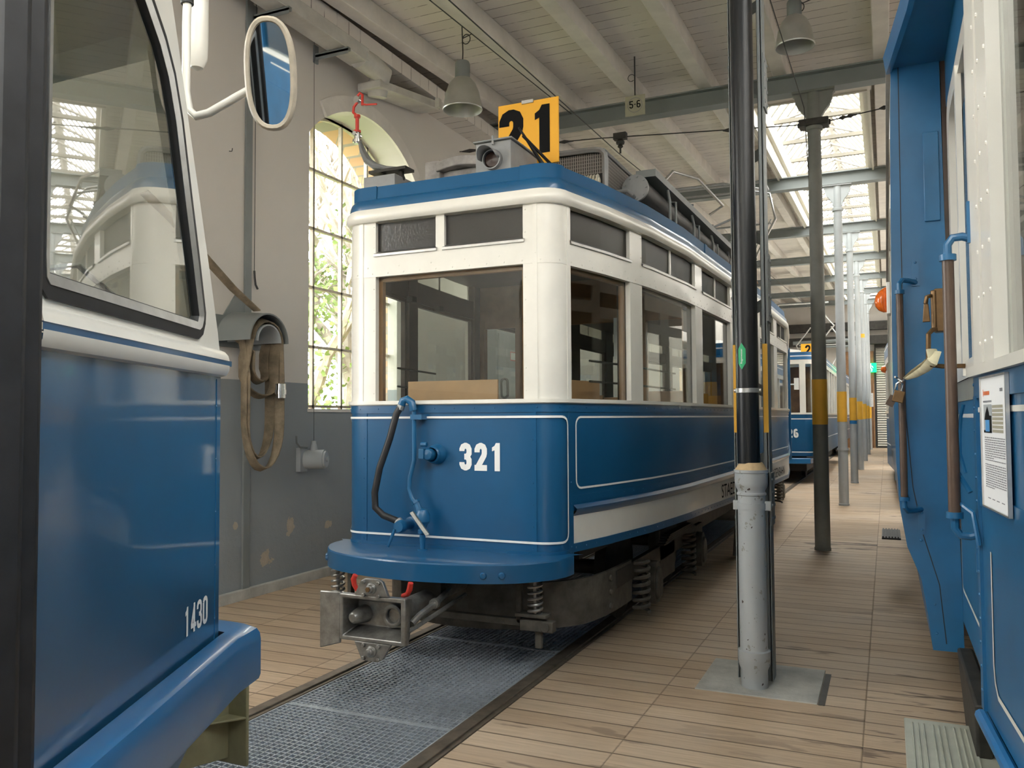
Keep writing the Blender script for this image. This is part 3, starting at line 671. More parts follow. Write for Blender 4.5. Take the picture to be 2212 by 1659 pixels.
# nearest column: two riveted channels carrying a black drainpipe
cx_, cy_ = -0.712, 4.965
t_ = thing('riveted_column', 'slim grey riveted steel column behind the black drainpipe in the foreground', 'column', (cx_, cy_, 0))
for sx_, nm in ((-1, 'left'), (1, 'right')):
    mb = MB(); xo = cx_ + sx_ * 0.092
    mb.box(xo - 0.006, xo + 0.006, cy_ - 0.045, cy_ + 0.075, 0, 5.0); mb.box(min(xo, xo - sx_ * 0.04), max(xo, xo - sx_ * 0.04), cy_ + 0.063, cy_ + 0.075, 0, 5.0); mb.box(min(xo, xo - sx_ * 0.022), max(xo, xo - sx_ * 0.022), cy_ - 0.045, cy_ - 0.037, 0, 5.0)
    mb.build('channel', 'grey_paint', t_, smooth=False)
    MB().box(min(xo + sx_ * 0.005, xo - sx_ * 0.022), max(xo + sx_ * 0.005, xo - sx_ * 0.022), cy_ - 0.0465, cy_ - 0.045, 1.41, 1.92).build('painted_band', 'yellow_band', t_, smooth=False)
for z0, z1 in ((0.88, 1.18), (2.05, 2.45), (3.3, 3.62)):
    mb = MB(); xo = cx_ + 0.099
    mb.box(xo, xo + 0.008, cy_ - 0.05, cy_ + 0.085, z0, z1)
    for q in range(4):
        zz = z0 + 0.04 + (z1 - z0 - 0.08) * q / 3
        for yy in (cy_ - 0.03, cy_ + 0.06): mb.dome((xo + 0.008, yy, zz), 0.013, (1, 0, 0), 8)
        mb.dome((cx_ - 0.098, cy_ - 0.02, zz), 0.013, (-1, 0, 0), 8)
    mb.build('splice_plate', 'grey_paint', t_)
mb = MB()
for z in np.arange(0.3, 4.9, 0.45): mb.box(cx_ - 0.085, cx_ + 0.085, cy_ + 0.066, cy_ + 0.073, z, z + 0.06, rot=(0.5 if int(z / 0.45) % 2 else -0.5, 'Y'))
mb.build('lattice', 'grey_paint', t_, smooth=False)
px_, py_ = -0.70, 4.80
t_ = thing('drainpipe', 'black downpipe entering a chipped grey cast iron pipe on the nearest column', 'pipe', (px_, py_, 0))
def tl(z): return px_ - 0.0125 + 0.0 * z
MB().cyl((px_ - 0.012, py_, 1.24), (px_ - 0.012, py_, 5.3), 0.062, 32).build('upper_pipe', 'black_gloss', t_)
lp = MB().lathe((px_ + 0.0, py_, 0), [(0.072, 0), (0.072, 0.10), (0.085, 0.13), (0.088, 0.19), (0.088, 0.205), (0.076, 0.21), (0.074, 0.22), (0.074, 1.06), (0.080, 1.065), (0.080, 1.075), (0.074, 1.08), (0.074, 1.09), (0.086, 1.11), (0.090, 1.13), (0.090, 1.185), (0.094, 1.19), (0.094, 1.205), (0.070, 1.205)], 36).build('lower_pipe', 'chipped_grey', t_)
lab(lp, 'chipped grey cast iron lower pipe')
MB().lathe((px_, py_, 0), [(0.078, 0.985), (0.078, 1.02), (0.074, 1.02)], 32).box(px_ + 0.07, px_ + 0.105, py_ - 0.015, py_ + 0.02, 0.98, 1.03).box(px_ - 0.10, px_ - 0.07, py_ - 0.015, py_ + 0.02, 0.98, 1.03).build('pipe_clamp', 'chipped_grey', t_)
MB().lathe((px_, py_, 0), [(0.088, 1.205), (0.078, 1.22), (0.062, 1.245), (0.055, 1.235)], 32).build('mortar_ring', 'sand', t_)
MB().lathe((px_ - 0.012, py_, 0), [(0.063, 1.635), (0.066, 1.637), (0.066, 1.66), (0.063, 1.662)], 32).cyl((px_ - 0.085, py_, 1.649), (px_ - 0.07, py_, 1.649), 0.012).cyl((px_ + 0.047, py_, 1.649), (px_ + 0.062, py_, 1.649), 0.012).build('pipe_clamp', 'alu', t_)
# green hexagon sticker wrapped on the pipe
mb = MB(); r = 0.0632; vs = []; ac = -PI / 2 - 0.32
cols_ = [-0.36 + 0.72 * i / 8 for i in range(9)]
for a_ in cols_:
    zt = 0.075 - 0.035 * abs(a_) / 0.36
    for z in (1.84 - zt, 1.84 + zt): vs.append((px_ - 0.012 + r * math.cos(ac + a_), py_ + r * math.sin(ac + a_), z))
mb.add(vs, [(2 * i, 2 * i + 2, 2 * i + 3, 2 * i + 1) for i in range(8)]); stk = lab(mb.build('sticker', 'green_sticker', t_), 'green hexagonal sticker')
V, F = text_mesh('Regenwasser', 0.016)
mb = MB(); mb.add([(px_ - 0.012 + 0.0642 * math.cos(ac + (-b_ - -0.004) / 0.0642 * -1 * -1), py_ + 0.0642 * math.sin(ac + (-b_ + 0.004) / 0.0642), 1.84 + a) for a, b_ in V], F); mb.build('lettering', 'stripe', stk, smooth=False)

# hanging lamps
def lamp(x, y, zr, R, zc, label):
    t_ = thing('pendant_lamp', label, 'lamp', (x, y, zr), 'bell shaped hanging lamps')
    H = R * 2.4
    MB().lathe((x, y, zr), [(R, 0), (R * 1.02, 0.01), (R * 0.99, 0.02), (R * 0.95, R * 0.35), (R * 0.86, R * 0.9), (R * 0.68, R * 1.35), (R * 0.45, R * 1.62), (R * 0.40, R * 1.58), (R * 0.64, R * 1.3), (R * 0.83, R * 0.86), (R * 0.92, R * 0.33), (R * 0.97, 0.0), (R, 0)], 36).build('lamp_shade', 'lamp_metal', t_)
    MB().lathe((x, y, zr), [(0, R * 1.5), (R * 0.36, R * 1.60), (R * 0.38, R * 1.64), (R * 0.38, R * 2.4), (R * 0.34, R * 2.5), (0, R * 2.5)], 28).build('gear_housing', 'grey_paint', t_)
    MB().lathe((x, y, zr), [(0, R * 0.5), (R * .2, R * 0.55), (R * 0.25, R * 0.8), (R * 0.15, R * 1.4)], 16).build('bulb', 'insulator', t_)
    mb = MB(); mb.tube([(x, y, zr + R * 2.3), (x + 0.006, y, zr + R * 3), (x - 0.004, y, zc)], 0.006, 6)
    mb.tube([(x, y, zc - 0.20)] + [(x + 0.045 + 0.045 * math.cos(a_), y, zc - 0.16 + 0.05 * math.sin(a_)) for a_ in np.linspace(-PI, PI * 0.9, 14)] + [(x + 0.18, y, zc - 0.10)], 0.005, 6); mb.build('cable', 'cable_dark', t_)
lamp(-3.86, 7.35, 4.63, 0.20, 5.52, 'bell shaped hanging lamp left above tram 321')
lamp(-0.72, 8.2, 5.03, 0.18, 5.57, 'bell shaped hanging lamp right of the black drainpipe near the ceiling')
# sign 5-6
sx0, sy0, sz0 = -2.52, 9.0, 5.04
t_ = thing('track_sign', 'small square greyish sign reading 5-6 hanging below the ceiling', 'sign', (sx0, sy0, sz0))
bd = MB().box(sx0 - 0.115, sx0 + 0.115, sy0 - 0.006, sy0 + 0.006, sz0 - 0.12, sz0 + 0.11).build('sign_board', 'sign_grey', t_)
V, F, tw = digits('5-6', 0.085, 0.15, 0.52, 0.10); flat_marks(V, F, plane_map((sx0, sy0 - 0.008, sz0 - 0.035), (1, 0, 0), (0, 0, 1))).build('lettering', 'ink', bd, smooth=False)
vs, fs = stroke2(arcp(0, 0, 0.083, 0, 360, 32), 0.006, False); flat_marks(vs, fs, plane_map((sx0, sy0 - 0.0075, sz0), (1, 0, 0), (0, 0, 1))).build('ring', 'ink_soft', bd, smooth=False)
mb = MB(); mb.tube([(sx0, sy0, sz0 + 0.11), (sx0, sy0, 5.60)], 0.008, 6); mb.tube([(sx0 - 0.04 + 0.04 * math.cos(a_), sy0, 5.36 + 0.04 * math.sin(a_)) for a_ in np.linspace(0, 5.4, 14)], 0.004, 5); mb.build('hanging_rod', 'cable_dark', t_)
# span wire with insulators
t_ = thing('span_wire', 'thin dark span wire with insulators crossing from left wall past the dark column', 'wire', (XW, 9.6, 4.95))
def wire(a, b_, r, n=1, sag=0.0): return [tuple(Vector(a).lerp(Vector(b_), i / n) - Vector((0, 0, sag * 4 * (i / n) * (1 - i / n)))) for i in range(n + 1)]
MB().tube([(-4.93, 9.3, 4.93), (-3.2, 9.72, 4.98), (-0.85, 9.97, 4.87)], 0.007, 6).build('wire_left', 'cable_dark', t_)
MB().tube([(-0.52, 9.97, 4.87), (0.6, 9.97, 4.98), (3.0, 9.97, 5.1)], 0.007, 6).build('wire_right', 'cable_dark', t_)
for p, q in (((-4.9, 9.31, 4.93), (-4.4, 9.43, 4.945)), ((-3.78, 9.58, 4.962), (-3.5, 9.65, 4.97)), ((-1.7, 9.88, 4.905), (-1.35, 9.92, 4.89)), ((-0.42, 9.97, 4.88), (-0.22, 9.97, 4.9)), ((0.0, 9.97, 4.925), (0.25, 9.97, 4.945))):
    p, q = Vector(p), Vector(q); n_ = 5
    MB().tube([tuple(p.lerp(q, i / n_)) for i in range(n_ + 1)], [0.008, 0.026, 0.012, 0.024, 0.012, 0.008], 8).build('insulator', 'cable_dark', t_)
MB().box(-3.0, -2.84, 9.70, 9.78, 4.93, 5.01).lathe((-2.92, 9.74, 0), [(0.03, 4.93), (0.055, 4.90), (0.05, 4.875), (0.025, 4.87), (0.035, 4.84), (0.012, 4.82), (0.012, 4.76)], 12).build('wire_hanger', 'cable_dark', t_)
# contact wires along the tracks
t1 = MB().tube([(-2.98, -5, 4.45), (-2.94, 9.72, 4.76), (-2.7, 20, 5.1), (-2.4, 42, 5.9)], 0.006, 6).build('contact_wire', 'cable_dark'); tag(t1, 'overhead contact wire running along the left track above tram 321', 'wire')
t1 = MB().tube([(-3.75, 1.0, 5.05), (-3.62, 9.9, 5.42)], 0.006, 6).build('ceiling_cable', 'cable_dark'); tag(t1, 'thin dark cable fixed along the side of the left rafter', 'cable')
t1 = MB().tube([(-0.9, 1.0, 5.0), (-0.78, 9.85, 5.02), (-0.75, 9.95, 4.2)], 0.005, 6).build('ceiling_cable', 'cable_dark'); tag(t1, 'thin dark cable running to the head of the dark column', 'cable')
# wall brackets, duct
for y, l in ((5.52, 'grey angle iron bracket high on the wall above the oval mirror'), (6.37, 'grey angle iron bracket high on the wall beside the duct bend')):
    mb = MB(); mb.box(XW, XW + 0.4, y - 0.02, y + 0.02, 4.98, 4.985 + 0.03); mb.box(XW, XW + 0.4, y - 0.02, y - 0.016, 4.95, 5.0); mb.box(XW, XW + 0.02, y - 0.03, y + 0.03, 4.93, 5.1)
    tag(mb.build('wall_bracket', 'grey_paint', smooth=False), l, 'bracket')
t_ = thing('air_duct', 'white painted sheet duct with an elbow under the ceiling by the left wall', 'duct', (-4.6, 6.8, 5.1))
MB().box(-4.80, -4.58, 0.6, 6.75, 5.02, 5.16).build('duct_run', 'white_duct', t_, smooth=False, bevel=0.01)
MB().tube([(-4.68, 6.7, 5.08), (-4.68, 6.95, 5.08), (-4.66, 7.08, 5.05), (-4.74, 7.14, 4.97), (-4.76, 7.16, 4.85)], [0.11, 0.115, 0.115, 0.11, 0.10], 12).build('elbow', 'white_duct', t_)
MB().hexa([(-4.90, 7.0, 4.88), (-4.62, 7.0, 4.88), (-4.62, 8.25, 5.06), (-4.90, 8.25, 5.06)], [(-4.90, 7.0, 4.96), (-4.62, 7.0, 4.96), (-4.62, 8.25, 5.16), (-4.90, 8.25, 5.16)]).build('flat_duct', 'white_duct', t_, smooth=False, bevel=0.01)
MB().box(-4.55, -4.5, 8.0, 8.06, 5.0, 5.1).build('junction_box', 'white_duct', t_)
# cable with hook from ceiling
t1 = MB().tube([(-4.93, 5.53, 5.15), (-4.93, 5.53, 2.78)], 0.003, 5).tube([(-4.93, 5.53, 2.78), (-4.925, 5.53, 2.72), (-4.92, 5.535, 2.66), (-4.90, 5.54, 2.62)], 0.009, 6).build('hanging_hook', 'cable_dark'); tag(t1, 'small hook on a thin wire above the grey hose holder', 'hook')
# fire hose and its holder
t_ = thing('hose_holder', 'grey sheet metal half round hose saddle fixed on the wall', 'hose holder', (XW, 5.5, 2.2))
def halfpipe(mb, r, x0, x1, cy, cz_, flare=0.0, thick=0.012):
    K = 18; vs = []
    for x, rr in ((x0, r + flare), (x1, r)):
        for i in range(K + 1):
            a_ = PI * i / K; vs.append((x, cy + rr * math.cos(a_), cz_ + rr * math.sin(a_)))
    for x, rr in ((x0, r + flare - thick), (x1, r - thick)):
        for i in range(K + 1):
            a_ = PI * i / K; vs.append((x, cy + rr * math.cos(a_), cz_ + rr * math.sin(a_)))
    n = K + 1; fs = []
    for i in range(K): fs += [(i, i + 1, n + i + 1, n + i), (2 * n + i, 3 * n + i, 3 * n + i + 1, 2 * n + i + 1), (n + i, n + i + 1, 3 * n + i + 1, 3 * n + i), (i, 2 * n + i, 2 * n + i + 1, i + 1)]
    fs += [(0, n, 3 * n, 2 * n), (n - 1, 3 * n - 1, 4 * n - 1, 2 * n - 1)]; return mb.add(vs, fs)
halfpipe(MB(), 0.235, XW + 0.01, XW + 0.34, 5.36, 2.14, 0.03).build('outer_hood', 'grey_paint', t_)
halfpipe(MB(), 0.145, XW + 0.01, XW + 0.33, 5.37, 2.14).build('inner_saddle', 'grey_light', t_)
MB().box(XW, XW + 0.012, 5.06, 5.66, 2.10, 2.36).hexa([(XW, 5.18, 2.36), (XW + 0.012, 5.18, 2.36), (XW + 0.012, 5.5, 2.36), (XW, 5.5, 2.36)], [(XW, 5.32, 2.55), (XW + 0.012, 5.32, 2.55), (XW + 0.012, 5.42, 2.55), (XW, 5.42, 2.55)]).build('back_plate', 'grey_paint', t_)
t_ = thing('fire_hose', 'worn brown canvas fire hose hanging in loops from the grey saddle', 'hose', (XW + 0.25, 5.4, 1.6))
def ribbon(pts, w_, th=0.012, nrm=(1, 0, 0)):
    # flat hose: width along X, path in the YZ plane
    mb = MB(); vs = []; n = len(pts)
    for i, p in enumerate(pts):
        a, c = Vector(pts[max(i - 1, 0)]), Vector(pts[min(i + 1, n - 1)]); d = (c - a).normalized(); tw = 0.35 * math.sin(i * 0.5)
        wd = Vector((1, 0, 0)) * math.cos(tw) + d.cross(Vector((1, 0, 0))) * math.sin(tw); wd.normalize(); nn = d.cross(wd).normalized(); p = Vector(p)
        for a_, b_ in ((-1, -.6), (-0.8, -1), (0.8, -1), (1, -.6), (1, .6), (0.8, 1), (-0.8, 1), (-1, .6)): vs.append(tuple(p + wd * a_ * w_ / 2 + nn * b_ * th / 2))
    fs = [(8 * i + k, 8 * i + (k + 1) % 8, 8 * i + 8 + (k + 1) % 8, 8 * i + 8 + k) for i in range(n - 1) for k in range(8)]
    fs += [tuple(range(7, -1, -1)), tuple(8 * (n - 1) + k for k in range(8))]; return mb.add(vs, fs)
def loop(x, yc, zt, hw_, depth, hr, drift=0.0, x2=None):
    pts = []
    for i in range(9): a_ = PI * i / 8; pts.append((x, yc - hw_ * math.cos(a_), zt + 0.15 * math.sin(a_) * hw_ / 0.15))
    P_ = []
    for i in range(13):
        a_ = PI * i / 12; u = i / 12
        P_.append((x + ((x2 or x) - x) * u, yc + hr * math.cos(a_) + drift * math.sin(a_), zt - depth + (depth * 0.35) * (1 - math.sin(a_))))
    full = pts[::1] + [(x, yc + hr, zt - depth * 0.3)] + P_ + [(x2 or x, yc - hr, zt - depth * 0.3), pts[0]]
    return full
for (x, dpt, hr, dr, x2) in ((-4.67, 1.06, 0.185, 0.02, -4.72), (-4.76, 0.97, 0.17, -0.02, -4.70), (-4.70, 0.46, 0.15, 0.05, -4.78), (-4.80, 0.34, 0.14, 0.02, -4.68)):
    ribbon(loop(x, 5.37, 2.15, 0.17, dpt, hr, dr, x2), 0.085, 0.016).build('hose_loop', 'hose_canvas', t_)
ribbon([(-4.72, 5.33, 2.40), (-4.76, 5.1, 2.55), (-4.80, 4.85, 2.75), (-4.84, 4.55, 3.0), (-4.86, 4.3, 3.15)], 0.075, 0.014).build('hose_tail', 'hose_canvas', t_)
MB().cyl((-4.64, 5.53, 1.68), (-4.64, 5.53, 1.80), 0.042, 18).cyl((-4.64, 5.53, 1.71), (-4.64, 5.53, 1.75), 0.048, 18).build('hose_coupling', 'chrome', t_)
# hand winch with its wire
t_ = thing('hand_winch', 'small round grey winch with a crank on the grey wall below the window', 'winch', (XW, 6.3, 1.16))
MB().box(XW, XW + 0.05, 6.12, 6.22, 1.02, 1.24).cyl((XW + 0.03, 6.22, 1.13), (XW + 0.20, 6.28, 1.13), 0.088, 28).build('drum_housing', 'grey_light', t_)
MB().cyl((XW + 0.20, 6.28, 1.13), (XW + 0.218, 6.286, 1.13), 0.075, 24).cyl((XW + 0.218, 6.286, 1.13), (XW + 0.235, 6.29, 1.13), 0.022, 12).build('drum_cover', 'grey_light', t_)
MB().tube([(XW + 0.06, 6.2, 1.24), (XW + 0.10, 6.05, 1.25), (XW + 0.12, 5.98, 1.29), (XW + 0.12, 5.975, 1.35)], 0.010, 8).build('crank', 'grey_paint', t_)
MB().lathe((XW + 0.10, 6.25, 0), [(0.04, 1.20), (0.03, 1.25), (0.022, 1.28), (0.022, 1.30), (0.0, 1.30)], 14).build('wire_guide', 'grey_light', t_)
MB().tube([(XW + 0.10, 6.25, 1.30), (XW + 0.06, 6.28, 5.15)], 0.0022, 5).build('wire_rope', 'cable_dark', t_)
t1 = MB().tube([(XW + 0.002, 5.24, 3.74), (XW + 0.03, 5.24, 3.735), (XW + 0.035, 5.24, 3.76)], 0.004, 5).build('wall_hook', 'cable_dark'); tag(t1, 'tiny metal hook screwed high in the left wall', 'hook')
# electric cabinet seen through the tram
t_ = thing('electric_cabinet', 'grey switch cabinet with a red edged label, seen through the front window of tram 321', 'cabinet', (XW, 10.4, 0))
MB().box(XW + 0.01, XW + 0.32, 9.75, 10.75, 0.5, 2.66).build('cabinet_body', 'grey_light', t_, bevel=0.006)
MB().box(XW + 0.32, XW + 0.335, 9.80, 10.70, 0.55, 2.62).build('cabinet_door', 'grey_light', t_, bevel=0.004)
lb_ = MB().box(XW + 0.336, XW + 0.338, 10.15, 10.38, 2.28, 2.40).build('label_plate', 'red', t_); MB().box(XW + 0.338, XW + 0.339, 10.16, 10.37, 2.29, 2.39).build('label_field', 'paper', lb_)
# outside: lawn and trees
tag(MB().box(-30, -5.7, -10, 50, -0.3, -0.1).build('lawn', 'lawn', smooth=False), 'green lawn outside the left wall', 'lawn')
def tree(x, y, seed, leafy, label, tall=1.7):
    rnd = random.Random(seed); mb = MB(); tips = []
    def grow(p, d, r, ln, lv):
        q = p + d * ln; mid = p.lerp(q, 0.5) + Vector((rnd.uniform(-1, 1), rnd.uniform(-1, 1), 0)) * ln * 0.06
        mb.tube([tuple(p), tuple(mid), tuple(q)], [r, r * 0.85, r * 0.7], 5 if lv > 1 else 7, cap=False)
        if lv >= 6: tips.append(q); return
        for _ in range(3 if lv < 4 else 2):
            dd = (d + Vector((rnd.uniform(-1, 1), rnd.uniform(-1, 1), rnd.uniform(-0.25, 0.9))) * 0.75).normalized(); grow(q, dd, r * 0.66, ln * rnd.uniform(0.62, 0.85), lv + 1)
        if lv > 2: tips.append(q)
    grow(Vector((x, y, -0.1)), Vector((0, 0, 1)), 0.24, tall, 0)
    t_ = thing('tree', label, 'tree', (x, y, -0.1), 'trees outside the left windows')
    mb.build('trunk', 'bark', t_)
    if leafy:
        lf = MB()
        for _ in range(leafy):
            if rnd.random() < 0.5: c = Vector((x + rnd.gauss(0, 0.5), y + rnd.gauss(0, 0.6), rnd.uniform(0, 4.2)))
            else: c = rnd.choice(tips) + Vector((rnd.gauss(0, .25), rnd.gauss(0, .25), rnd.gauss(0, .25)))
            a = Vector((rnd.uniform(-1, 1), rnd.uniform(-1, 1), rnd.uniform(-1, 1))).normalized() * 0.07; b_ = a.cross(Vector((rnd.uniform(-1, 1), rnd.uniform(-1, 1), rnd.uniform(-1, 1)))).normalized() * 0.05
            lf.add([tuple(c + a), tuple(c + b_), tuple(c - a), tuple(c - b_)], [(0, 1, 2, 3)])
        o = lf.build('foliage', 'leaf', t_, smooth=False); o['kind'] = 'stuff'
tree(-10.5, 13.2, 3, 2600, 'ivy covered tree outside, seen in the left part of the arched window')
tree(-13.0, 18.0, 5, 0, 'bare branched tree outside, filling the top of the arched window', 2.7)
tree(-10.0, 14.2, 21, 0, 'slender bare tree outside whose branches reach the arch of the window', 2.3)
tree(-9.0, 14.6, 9, 2200, 'leafy tree outside, seen behind the brick reveal through tram 321')
tree(-14.5, 15.5, 12, 0, 'bare tree outside standing behind the ivy covered tree', 2.5)
tree(-11.5, 20.5, 15, 1500, 'small leafy tree outside near the second window')
# far end of the hall
t_ = thing('door_1', 'ribbed pale roller shutter at the far end of the hall', 'shutter', (-0.1, 42.9, 0)); t_['kind'] = 'structure'; del t_['category']
mb = MB()
for i in range(42): mb.hexa([(-0.40, 42.85, 0.1 + i * 0.11), (3.0, 42.85, 0.1 + i * 0.11), (3.0, 42.95, 0.1 + i * 0.11), (-0.40, 42.95, 0.1 + i * 0.11)], [(-0.40, 42.90, 0.18 + i * 0.11), (3.0, 42.90, 0.18 + i * 0.11), (3.0, 42.95, 0.18 + i * 0.11), (-0.40, 42.95, 0.18 + i * 0.11)])
mb.build('slats', 'shutter', t_, smooth=False); MB().box(-0.46, -0.40, 42.8, 42.98, 0, 4.8).box(-0.46, 3.05, 42.7, 42.98, 4.75, 5.2).build('shutter_frame', 'dark_metal', t_)
t_ = thing('door_2', 'brown wooden door in the far wall', 'door', (-0.95, 42.9, 0)); t_['kind'] = 'structure'; del t_['category']
MB().box(-1.9, -0.5, 42.86, 42.98, 0, 3.0).build('door_leaf', 'brown_door', t_); MB().box(-0.78, -0.70, 42.82, 42.86, 1.0, 1.2).build('door_handle', 'dark_metal', t_)
MB().box(-0.55, -0.5, 42.8, 42.86, 0, 3.05).build('door_frame', 'wood_light', t_)
MB().box(-1.9, -0.5, 42.84, 42.98, 3.0, 4.6).build('transom', 'wood_mid', t_)
t_ = thing('exit_sign', 'lit green emergency exit sign above the brown door at the far end', 'sign', (-0.62, 42.7, 3.8))
bd = MB().box(-0.92, -0.38, 42.68, 42.74, 3.58, 4.02).build('sign_board', 'lit_green', t_)
fg = MB(); mp = plane_map((-0.65, 42.675, 3.62), (1, 0, 0), (0, 0, 1))
for st_, w_ in (([(0.02, 0.33), (0.02, 0.33 + 0.04)], 0.045), ([(0.0, 0.30), (0.0, 0.17)], 0.055), ([(0.0, 0.18), (0.07, 0.10), (0.05, 0.0)], 0.03), ([(0.0, 0.18), (-0.07, 0.10), (-0.13, 0.09)], 0.03), ([(0.0, 0.29), (0.09, 0.24), (0.12, 0.17)], 0.025), ([(0.0, 0.29), (-0.08, 0.25), (-0.06, 0.17)], 0.025)):
    vs, fs = stroke2(st_, w_); fg.add([mp(a, b_) for a, b_ in vs], fs)
fg.build('pictogram', 'lit_white', bd, smooth=False)
t_ = thing('notice', 'white notice sheet on the brown door under the exit sign', 'notice', (-0.7, 42.8, 2.3))
bd = MB().box(-0.85, -0.55, 42.82, 42.84, 1.95, 2.6).build('sheet', 'paper', t_)
fg = MB()
for i in range(6): fg.box(-0.81, -0.62, 42.815, 42.818, 2.03 + i * 0.09, 2.055 + i * 0.09)
fg.build('print', 'ink_soft', bd)
t1 = MB().box(-4.9, 6, 42.2, 42.7, 4.9, 5.3).box(-4.9, 6, 42.5, 42.9, 5.6, 6.0); tag(t1.build('cable_tray', 'dark_metal', smooth=False), 'dark cable trays along the far wall below the ceiling', 'cable tray')
mb = MB(); mb.tube([(-4.0, 41.5, 5.0), (-1.6, 41.5, 5.05), (-1.2, 41.5, 4.9)], 0.09, 10); mb.tube([(-3.2, 41.2, 4.75), (-1.5, 41.2, 4.75)], 0.05, 8)
tag(mb.build('heating_pipe', 'grey_paint'), 'bent grey pipe under the ceiling at the far end', 'pipe')

# ================================================================== TRAM 321
def outline(P, off): return [tuple(P.at(q, off)[0]) for q in P.s]
def deck(P, off, z0, z1, mb=None):
    mb = mb or MB(); o = outline(P, off); n = len(o); h = n // 2
    vs = [(x, y, z0) for x, y in o] + [(x, y, z1) for x, y in o]; fs = []
    for i in range(n - 1): fs.append((i, i + 1, n + i + 1, n + i))
    fs.append((n - 1, 0, n, 2 * n - 1))
    for i in range(h): fs += [(i, n - 1 - i, n - 2 - i, i + 1), (n + i, n + i + 1, 2 * n - 2 - i, 2 * n - 1 - i)]
    return mb.add(vs, [f for f in fs if len(set(f)) >= 3])
def camber_roof(P, off, z, rise_, cxv, mb=None, K=8):
    mb = mb or MB(); o = outline(P, off); n = len(o); h = n // 2; vs = []; fs = []
    for i in range(h + 1):
        a = Vector(o[i]); b_ = Vector(o[n - 1 - i])
        for k in range(K + 1):
            p = a.lerp(b_, k / K); u = 2 * k / K - 1; wv = min(1, abs(a.y - P.p[n // 2].y) / 1.5); vs.append((p.x, p.y, z + rise_ * wv * (1 - u * u)))
    for i in range(h):
        for k in range(K): a = i * (K + 1) + k; fs.append((a, a + 1, a + K + 2, a + K + 1))
    return mb.add(vs, fs)
def wheelset(t_, cx, y, r=0.34, gauge=0.55):
    for s_ in (-1, 1):
        x = cx + s_ * gauge
        MB().lathe((x - 0.05, y, r + 0.036), [(0, 0), (r * 0.5, 0), (r * 0.9, 0.0), (r, 0.01), (r, 0.09), (r + 0.02, 0.10), (r * 0.9, 0.11), (0, 0.11)], 28, 'X').build('wheel', 'dark_metal', t_)
    MB().cyl((cx - gauge, y, r + 0.036), (cx + gauge, y, r + 0.036), 0.055, 12).build('axle', 'dark_metal', t_)

